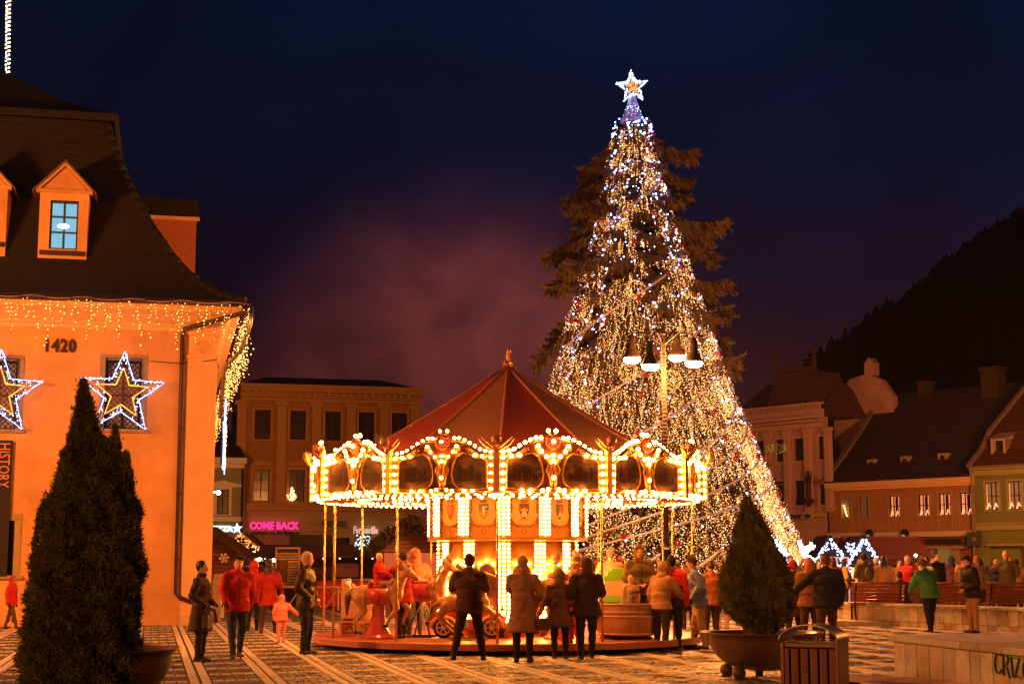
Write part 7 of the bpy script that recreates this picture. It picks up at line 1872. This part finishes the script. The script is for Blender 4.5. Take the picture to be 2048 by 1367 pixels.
    if head == 'beanie': pr += [('e', hd(0, .012, hz + .05), (.098 * s, .112 * s, .092 * s), HC), ('e', hd(0, .02, hz + .10), (.066 * s, .078 * s, .058 * s), HC)]
    if head == 'pom': pr += [('e', hd(0, .012, hz + .05), (.092 * s, .106 * s, .095 * s), HC), ('e', hd(0, .02, hz + .17), (.035 * s, .035 * s, .035 * s), HC)]
    if head == 'cap': pr += [('e', hd(0, .0, hz + .065), (.094 * s, .11 * s, .06 * s), HC), ('e', hd(0, -.11, hz + .05), (.06 * s, .05 * s, .014 * s), HC)]
    if head == 'beret': pr += [('e', hd(.02, .01, hz + .085), (.115 * s, .12 * s, .045 * s), HC)]
    if head == 'brim': pr += [('e', hd(0, .0, hz + .075), (.088 * s, .10 * s, .07 * s), HC), ('e', hd(0, 0, hz + .045), (.14 * s, .15 * s, .012 * s), HC)]
    if head in ('longhair',):
        for i in range(4): pr.append(('e', hd((-.04, .04, -.03, .03)[i], .06 + .01 * (i % 2), hz - .06 - .07 * i), (.075 * s, .05 * s, .09 * s), HA))
        for sd in (-1, 1): pr.append(('c', hd(sd * .075, .0, hz), hd(sd * .085, -.03, hz - .25), .03 * s, .028 * s, HA))
    if head == 'hood' or hood:
        pr += [('e', hd(0, .035, hz + .015), (.118 * s, .118 * s, .145 * s), HC), ('e', hd(0, .05, hz - .12), (.12 * s, .09 * s, .07 * s), HC)]
    if hood == 'down': pr.pop(); pr.pop(); pr.append(('e', U(0, .12, 1.50), (.13 * s, .075 * s, .075 * s), HE))
    if scarf: pr.append(('e', U(0, -.005, 1.52), (.10 * s, .10 * s, .05 * s), HE))
    if bag: pass
    qj = 'quilt' if pf0 > .03 else 'fold'
    body = organic('body', pr, voxel, mats, t, folds={JA: (qj, .007 if qj == 'quilt' else .0065), TR: ('fold', .006), HA: ('hair', .005), HC: ('hair' if head in ('longhair', 'hair') else 'fold', .003), HE: (qj, .006)})
    gl = m_glove if glove else m_skin
    if gl.name not in HM: HM[gl.name] = hand_mesh(gl)
    for wr, d, sd in hands:
        o = obj('hand', HM[gl.name], t, loc=wr - d * .005); o.rotation_mode = 'QUATERNION'
        o.rotation_quaternion = (-d).to_track_quat('Z', 'Y'); o.scale = (s * (1.12 if glove else 1), s * 1.15, s * 1.05)
    b = MB()
    for sd in (-1, 1): b.ball(hd(sd * .032, -.088, hz + .012), (.011 * s, .007 * s, .007 * s), 8, 5)
    part('eyes', b, m_shoe, t, smooth=True)
    b = MB(); b.ball(hd(0, -.096, hz - .055), (.024 * s, .006 * s, .006 * s), 8, 4); part('mouth', b, mat('lips', (.40, .12, .09), .5), t, smooth=True)
    if head == 'hood' and puff > .0 or (hood == 'fur'):
        VV, FF = [], []
        for _ in range(420):
            a = rnd.uniform(0, 6.283); c = Vector(hd(.105 * math.cos(a), -.06 + rnd.gauss(0, .012), hz - .005 + .135 * math.sin(a))); d = Vector((math.cos(a), rnd.uniform(-.8, .3), math.sin(a))).normalized() * rnd.uniform(.025, .055) * s; e_ = Vector((rnd.gauss(0, .004), rnd.gauss(0, .004), rnd.gauss(0, .004))); o = len(VV)
            VV += [c + e_, c - e_, c + d]; FF.append((o, o + 1, o + 2))
        obj('fur_trim', npmesh('fur_trim', [tuple(v) for v in VV], FF, mat('beige_fur', (.4, .27, .16), .9)), t, kind='stuff')
    if jacket is not None and not sit:
        b = MB(); b.tube([U(0, -(.118 + pf + .012) * W_, 1.42), U(0, -(.135 + pf) * W_, 1.28), U(0, -(.124 + pf) * W_, 1.1), U(0, -(.135 + pf) * W_, .95)], .007 * s, 5); part('zip', b, m_iron, t)
    if bag:
        b = MB(); bx = U(.02, .17 + pf, 1.22); b.ball(bx, (.13 * s, .085 * s, .19 * s), 12, 8); part('backpack', b, bag, t, smooth=True)
    return t
def gpos(px, py): p = ground(px, py); return (p.x, p.y, 0)
K = cloth
blk, brn, dkb, blu, khk = K('black', (.02, .016, .016)), K('brown', (.10, .045, .025)), K('dark_brown', (.05, .028, .02)), K('jeans', (.03, .04, .08)), K('khaki', (.28, .19, .09))
red, drd, bge, org, pnk = K('red', (.50, .02, .015), puff=True), K('dark_red', (.28, .015, .015)), K('beige', (.38, .22, .12)), K('rust', (.35, .12, .04)), K('pink', (.75, .22, .20), puff=True)
grn, bpf, slv, olv, gry = K('green', (.05, .20, .06), puff=True), K('blue_puffer', (.10, .15, .32), .5, True), K('silver_puffer', (.55, .33, .22), .35, True), K('olive', (.12, .09, .035)), K('grey', (.18, .13, .11))
ylw, crm = K('yellow', (.55, .38, .06)), K('cream_wool', (.60, .42, .28))
# --- in front of the carousel, from the left
person('woman in long dark coat standing side on at the house corner', gpos(398, 1324), 84, 1.68, dkb, blk, 'hair', long=.38, arms=('pocket', 'belly'), scarf=True, hem=blk)
person('person in red jacket with pale fur lapels and dark beret walking from the market', gpos(472, 1316), 20, 1.76, red, blu, 'beret', blk, puff=.02, legs='walk', arms=('swingf', 'swingb'), hood='down')
person('person in dark red coat walking away beside the couple by the market', gpos(536, 1266), 172, 1.70, drd, dkb, 'longhair', long=.25, legs='walk', arms=('swingf', 'swingb'))
person('person in red hooded coat walking away just left of the toddler', gpos(505, 1262), 188, 1.66, red, blk, 'hood', red, long=.2, puff=.02, legs='step', arms=('down', 'pocket'))
person('toddler in pink snowsuit between the walkers and the beanie man', gpos(562, 1286), 200, .98, pnk, pnk, 'hood', pnk, puff=.035, legs='step', arms=('out', 'down'), voxel=.016)
person('man in pale beanie and dark leather jacket standing side on left of the carousel', gpos(610, 1309), 80, 1.82, K('black_leather', (.035, .022, .018), .4), blk, 'beanie', K('pale_wool', (.5, .34, .26)), puff=.015, arms=('pocket', 'pocket'), glove=False, voxel=.017, build=1.08)
person('heavy man with legs apart photographing the carousel from the front', gpos(938, 1320), 183, 1.78, brn, dkb, 'beanie', dkb, puff=.03, legs='apart', arms=('phone', 'phone'), build=1.12, glove=False, voxel=.017)
person('woman in beige knitted cap and long straight coat with her back to the camera', gpos(1046, 1324), 172, 1.74, K('camel_coat', (.30, .15, .07)), blk, 'beanie', bge, long=.42, arms=('pocket', 'reach'), build=1.08, voxel=.017)
person('girl in long hooded quilted waistcoat seen from behind between two women', gpos(1120, 1318), 180, 1.52, K('bronze_quilt', (.15, .08, .04), puff=True), blk, 'hood', K('grey_fleece', (.2, .12, .08)), long=.28, puff=.01, arms=('belly', 'belly'), voxel=.017)
person('woman in short dark parka and dark tights with fluffy hood, facing the carousel', gpos(1174, 1318), 184, 1.72, dkb, blk, 'hood', brn, long=.17, puff=.025, legs='apart' if False else 'step', arms=('chest', 'pocket'), voxel=.017)
person('small child in red snowsuit half hidden beside the parka woman', gpos(1148, 1312), 150, 1.15, red, red, 'pom', red, puff=.02, voxel=.017)
person('man in red and black jacket with dark beanie at the right rim of the carousel', gpos(1345, 1303), 165, 1.76, red, blk, 'beanie', blk, puff=.02, legs='step', arms=('down', 'swingb'), hem=blk, stripe=True, build=1.05)
person('woman in brown fur hooded coat leaning beside the red and black jacket', gpos(1322, 1304), 130, 1.66, K('tan_shearling', (.30, .16, .08)), dkb, 'hood', bge, puff=.03, long=.08, lean=8, arms=('reach', 'down'))
person('man in blue puffer jacket and khaki trousers bending slightly left of the right bowl', gpos(1400, 1298), 265, 1.78, bpf, khk, 'beanie', dkb, puff=.035, lean=10, legs='step', arms=('belly', 'pocket'), voxel=.018)
person('person in rust brown coat hidden behind the blue puffer jacket', gpos(1424, 1288), 200, 1.70, org, dkb, 'hair', long=.1, arms=('down', 'pocket'))
person('young woman in shiny pale quilted coat with bare knees beside the right cypress', gpos(1446, 1262), -28, 1.70, slv, blk, 'longhair', puff=.02, long=.18, arms=('chest', 'chest'), skirt=True, glove=False)
person('woman in patterned dark quilted coat just right of the right cypress', gpos(1590, 1292), 190, 1.68, K('dark_quilt', (.10, .035, .03), .5, True), blk, 'beanie', drd, long=.3, puff=.02, arms=('down', 'pocket'))
person('person in brown hooded jacket left of the big man behind the litter bin', gpos(1622, 1296), 185, 1.72, K('mid_brown', (.20, .09, .045)), dkb, 'hood', org, long=.1, puff=.02, arms=('down', 'belly'))
person('big man in black jacket walking away behind the litter bin', gpos(1656, 1302), 178, 1.80, K('black_anorak', (.018, .014, .02)), dkb, 'beanie', brn, puff=.035, build=1.15, arms=('down', 'out'), legs='step', glove=False)
# --- on the deck
def dpos(px, dy): p = cpos(px, dy); return (p.x, p.y, DK)
def rider(label, px, dy, z, face, h, J, T, head, hc, **kw):
    p = cpos(px, dy, z); return person(label, (p.x, p.y, z), face, h, J, T, head, hc, sit=True, **kw)
rider('small child in red jacket and fair woolly hat riding the cream horse', 757, 2.0, DK + .72, 78, 1.12, red, bge, 'beanie', K('fair_wool', (.75, .45, .2)), arms=('reach', 'reach'), puff=.02, voxel=.016)
person('adult in dark red coat and black boots standing between the two cream horses', dpos(805, 1.9), 215, 1.62, drd, blk, 'beanie', blk, long=.2, legs='step', arms=('reach', 'reach'), voxel=.018)
person('woman in pale pink padded coat behind the dark red coated adult', dpos(830, .4), 200, 1.66, K('salmon_quilt', (.17, .06, .04), puff=True), blk, 'hood', K('salmon_quilt', (.17, .06, .04), puff=True), puff=.02, long=.2)
person('person in green padded jacket helping a child onto the chestnut horse', dpos(1094, 1.15), 110, 1.62, K('light_green_quilt', (.20, .42, .14), puff=True), dkb, 'beanie', gry, puff=.035, lean=16, arms=('reach', 'reach'))
rider('child in bright pink jacket riding beside the green padded jacket', 1082, .7, DK + .78, 100, 1.18, K('hot_pink', (.85, .10, .12), puff=True), blu, 'pom', K('purple_wool', (.12, .06, .1)), arms=('up', 'reach'), puff=.02)
person('carousel attendant in dark green parka standing beside the tub', dpos(1279, 1.35), 12, 1.72, olv, dkb, 'hood', olv, puff=.03, arms=('belly', 'belly'), glove=False, build=1.05)
person('person in pinkish winter jacket behind the lime green booth', dpos(1222, -.6), 190, 1.68, K('dusty_pink', (.55, .28, .2)), dkb, 'beanie', gry, puff=.03, arms=('reach', 'down'))
person('small fair child in yellow cap sitting in the tub', dpos(1262, 1.9)[:2] + (DK + .12,), 20, 1.05, crm, crm, 'beanie', ylw, voxel=.018)
# --- square behind, right half
pal = [K('wine', (.3, .03, .04)), K('navy', (.03, .04, .09)), K('moss', (.12, .14, .05)), K('terracotta', (.4, .15, .07)), K('charcoal', (.05, .04, .04)), K('mustard', (.45, .28, .05)), K('plum', (.14, .05, .10)), K('ivory_coat', (.6, .42, .28))]
cn = ['wine red', 'navy', 'moss green', 'terracotta', 'charcoal', 'mustard', 'plum', 'ivory']
crowd = [(1668, 50, 0, 'left of the glass showcase'), (1690, 52, 5, 'in front of the glass showcase'), (1722, 50.5, 7, 'between the backpack man and the long haired woman'), (1755, 49, 4, 'right of the long haired woman'), (1771, 53, 3, 'before the wide maroon stall roof'), (1822, 51, 1, 'behind the fair haired phone woman'), (1872, 50, 2, 'above the green jacket'), (1905, 52, 6, 'before the bank doorway'), (1930, 49.5, 5, 'just left of the flat cap'), (1962, 51, 4, 'right of the flat cap man'), (2022, 50, 0, 'before the green house shop front'), (1582, 51, 3, 'below the white light reindeer'), (1604, 49, 4, 'right below the white light reindeer')]
for q, (px, Y, ci, wh) in enumerate(crowd):
    x = at(px, 1200, Y).x
    person(cn[ci] + ' coated person in the crowd ' + wh, (x, Y, 0), rnd.choice((170, 200, 150, 90, -80, 185, 20)), rnd.uniform(1.72, 1.9), pal[ci], dkb, rnd.choice(('beanie', 'hair', 'hood', 'longhair', 'beanie')), pal[(ci + 3) % 8], puff=.02, long=rnd.choice((0, .15, .25)), voxel=.032, arms=rnd.choice((('down', 'belly'), ('reach', 'down'), ('belly', 'pocket'), ('phone', 'phone'))))
spec = [
 (1703, 1262, 205, 1.72, olv, dkb, 'beanie', blk, dict(bag=K('olive_pack', (.10, .08, .03)), puff=.02, arms=('belly', 'chest')), 'man in olive jacket and black beanie with a backpack looking down at the stalls'),
 (1736, 1262, 190, 1.68, K('tawny', (.45, .22, .12)), dkb, 'longhair', None, dict(long=.2), 'woman with long loose hair before the blue white lit gable'),
 (1786, 1250, 120, 1.66, K('bright_red', (.6, .02, .03)), blk, 'beanie', K('grey_pink_wool', (.5, .35, .35)), dict(lean=6, arms=('reach', 'down'), puff=.02), 'person in bright red jacket and grey hat reaching right'),
 (1806, 1248, 100, 1.62, K('apricot', (.7, .3, .15)), dkb, 'hair', None, dict(), 'person in apricot top beside the bright red jacket'),
 (1836, 1252, -60, 1.66, K('golden_tan', (.5, .3, .12)), brn, 'longhair', None, dict(arms=('phone', 'down'), glove=False, scarf=True), 'fair haired woman holding up a glowing phone'),
 (1850, 1250, 30, 1.76, blk, dkb, 'hair', None, dict(puff=.02), 'man in black jacket behind the fair haired phone woman'),
 (1895, 1256, 170, 1.68, K('ochre_wool', (.38, .20, .06)), dkb, 'hair', None, dict(puff=.03), 'person in ochre jacket between the green jacket and the flat cap'),
 (1915, 1256, 200, 1.66, K('sand', (.38, .24, .1)), dkb, 'beanie', org, dict(puff=.03, long=.1), 'person in sand coloured coat just left of the flat cap man'),
 (1985, 1250, 176, 1.80, K('grey_green', (.13, .11, .06)), dkb, 'beanie', K('plaid_hat', (.45, .28, .18)), dict(puff=.03, arms=('down', 'out')), 'tall person in checked hat with back to the camera near the right edge'),
 (2008, 1252, 150, 1.60, ylw, blk, 'hair', None, dict(lean=12, arms=('reach', 'down')), 'person in yellow jacket bending near the right edge'),
 (2040, 1252, 190, 1.70, K('amber_coat', (.55, .25, .05)), dkb, 'beanie', org, dict(puff=.03, long=.25), 'person in amber coat cut by the right picture edge'),
 (1640, 1262, 10, 1.70, K('copper', (.4, .2, .12)), dkb, 'hair', None, dict(puff=.02), 'person in copper jacket facing the camera right of the white light reindeer'),
 (1618, 1262, 190, 1.66, gry, dkb, 'beanie', bge, dict(), 'person in grey jacket beside the white light reindeer'),
]
for px, py, fc, h, j, tr, hd_, hc, kw, lab in spec:
    Y = {1262: 45.5, 1250: 45.0, 1248: 46.0, 1252: 44.8, 1256: 45.6}[py] + rnd.uniform(-.2, .2); x = at(px, 1200, Y).x
    zb = 0 if px < 1690 else at(1700, 1163, 41).z - .99
    person(lab, (x, Y if px < 1690 else min(Y, 43.6) - .0, zb if px >= 1690 else 0), fc, h, j, tr, hd_, hc, voxel=.026, **kw)
# glowing phone
p = at(1831, 1112, 43.2); b = MB(); b.bb(-.035, .035, -.005, .005, -.07, .07); t = thing('phone', 'dazzling white green phone light held up by the fair haired woman', 'phone', p); part('case', b, m_dark, t, bevel=.004); b = MB(); b.ball((0, -.02, .03), .03, 8, 5); part('flash', b, glow('phone_flash', (.75, 1.0, .65), 220), t)
# seated on the benches, backs to the camera
zb = at(1700, 1163, 41).z - .99
for px, j, hc, lab in ((1803, brn, dkb, 'person in brown jacket and round dark hat sitting on the left bench'), (1832, K('bronze_wool', (.25, .13, .05)), dkb, 'person in bronze coat and dark beret sitting on the left bench end')):
    Y = 41.55; x = at(px, 1200, Y).x; person(lab, (x, Y + .12, zb - .03), 178, 1.66, j, dkb, 'beanie' if px < 1820 else 'beret', hc, sit=True, puff=.02, arms=('belly', 'belly'), voxel=.024)
# standing by the parapet
x, Y = at(1862, 1250, 37.6).x, 37.6
person('man in shiny green jacket leaning over the bench at the parapet', (x, Y, 0), 205, 1.74, grn, blk, 'beanie', brn, puff=.045, lean=16, build=1.15, arms=('reach', 'reach'), legs='step', voxel=.02)
x, Y = at(1948, 1250, 37.0).x, 37.0
person('man in black flat cap and khaki trousers looking down at his hands', (x, Y, 0), 285, 1.82, K('black_coat', (.02, .014, .012)), K('tan_trousers', (.36, .2, .1)), 'cap', blk, puff=.03, lean=9, arms=('belly', 'belly'), glove=False, build=1.05, voxel=.018)
# far left by the wall, and the market lane
x, Y = at(48, 1200, 40.5).x, 40.5
person('person in red walking along the orange wall behind the left cypress', (x, Y - 1.0, 0), 80, 1.30, red, brn, 'hood', red, puff=.02, legs='walk', voxel=.024)
for px, Y, fc, j, hd_, hc, lab in ((492, 56.8, 175, blk, 'beanie', blk, 'dark figure in black beanie in front of the wine hut'), (520, 59, 190, dkb, 'hair', None, 'dark haired figure below the yellow hanging bulb'), (538, 57.0, 180, brn, 'hood', brn, 'hooded brown figure beside the shuttered booth')):
    x = at(px, 1200, Y).x; person(lab, (x, Y, 0), fc, 1.72, j, dkb, hd_, hc, puff=.02, voxel=.03)
for px, Y, fc, j, hd_, hc, lab in ((1196, 38, 160, K('sepia_coat', (.28, .14, .08)), 'beanie', org, 'person in sepia coat behind the carousel left of the booth'), (1376, 39, 200, K('peach_coat', (.6, .3, .2)), 'hair', None, 'person in peach coat far behind the carousel rim'), (1300, 40, 170, dkb, 'beanie', blk, 'dark figure behind the carousel beside the parka attendant')):
    x = at(px, 1200, Y).x; person(lab, (x, Y, 0), fc, 1.70, j, dkb, hd_, hc, puff=.02, voxel=.028)

# bags carried by some of them
def carried(label, loc, rz, col, kind, size=1.0):
    t = thing('handbag' if kind == 'bag' else 'shopping_bag', label, 'bag', loc, rz)
    b = MB(); b.box((0, 0, .14 * size), (.30 * size, .12 * size, .24 * size), taper=.86); part('body', b, col, t, bevel=.02)
    b = MB(); b.tube([(-.1 * size, 0, .25 * size), (-.07 * size, 0, .46 * size), (.07 * size, 0, .46 * size), (.1 * size, 0, .25 * size)], .009, 6); part('handle', b, m_dark, t, smooth=True)
g = gpos(398, 1324); carried('dark handbag held at the hip by the long coated woman at the house corner', (g[0] + .16, g[1] - .2, .55), R(80), K('black_leather', (.035, .022, .018), .4), 'bag', .9)
g = gpos(1046, 1324); carried('small brown handbag beside the long straight coat of the capped woman', (g[0] + .34, g[1] - .12, .52), R(20), brn, 'bag', .8)
for px, Y, ci, wh in ((1470, 48, 4, 'left of the right cypress'), (1492, 50, 3, 'close behind the right cypress'), (1240, 46, 6, 'between the booth and the spruce'), (1356, 47, 0, 'behind the red and black jacket'), (1745, 53, 2, 'deep behind the red brown bench'), (1800, 54, 5, 'far back below the maroon roof'), (1850, 54, 7, 'far back left of the bank'), (1992, 53, 1, 'far back before the green house'), (462, 60, 4, 'in the lane before the snowflake hut'), (508, 63, 3, 'deep in the lane by the wine hut'), (527, 62, 0, 'deep in the lane under the orange bulb')):
    x = at(px, 1200, Y).x; person(cn[ci] + ' coated figure ' + wh, (x, Y, 0), rnd.choice((170, 200, 150, 20, -60)), rnd.uniform(1.64, 1.84), pal[ci], dkb, rnd.choice(('beanie', 'hair', 'hood', 'longhair')), pal[(ci + 2) % 8], puff=.02, long=rnd.choice((0, .15, .25)), voxel=.034, arms=rnd.choice((('down', 'belly'), ('reach', 'down'), ('belly', 'pocket'))))
# ================================================================== misty winter air
b = MB(); b.bb(-75, 75, -12, 160, -1, 23.5)
hz_ = part('haze', b, mat('tmp_air', (1, 1, 1)), None, kind='stuff'); m = bpy.data.materials.new('air'); m.use_nodes = True; t = m.node_tree; t.nodes.clear()
pv = t.nodes.new('ShaderNodeVolumePrincipled'); pv.inputs['Density'].default_value = 0.00010; pv.inputs['Color'].default_value = (.92, .9, .95, 1); pv.inputs['Anisotropy'].default_value = .35
o_ = t.nodes.new('ShaderNodeOutputMaterial'); t.links.new(pv.outputs[0], o_.inputs['Volume']); hz_.data.materials.clear(); hz_.data.materials.append(m)
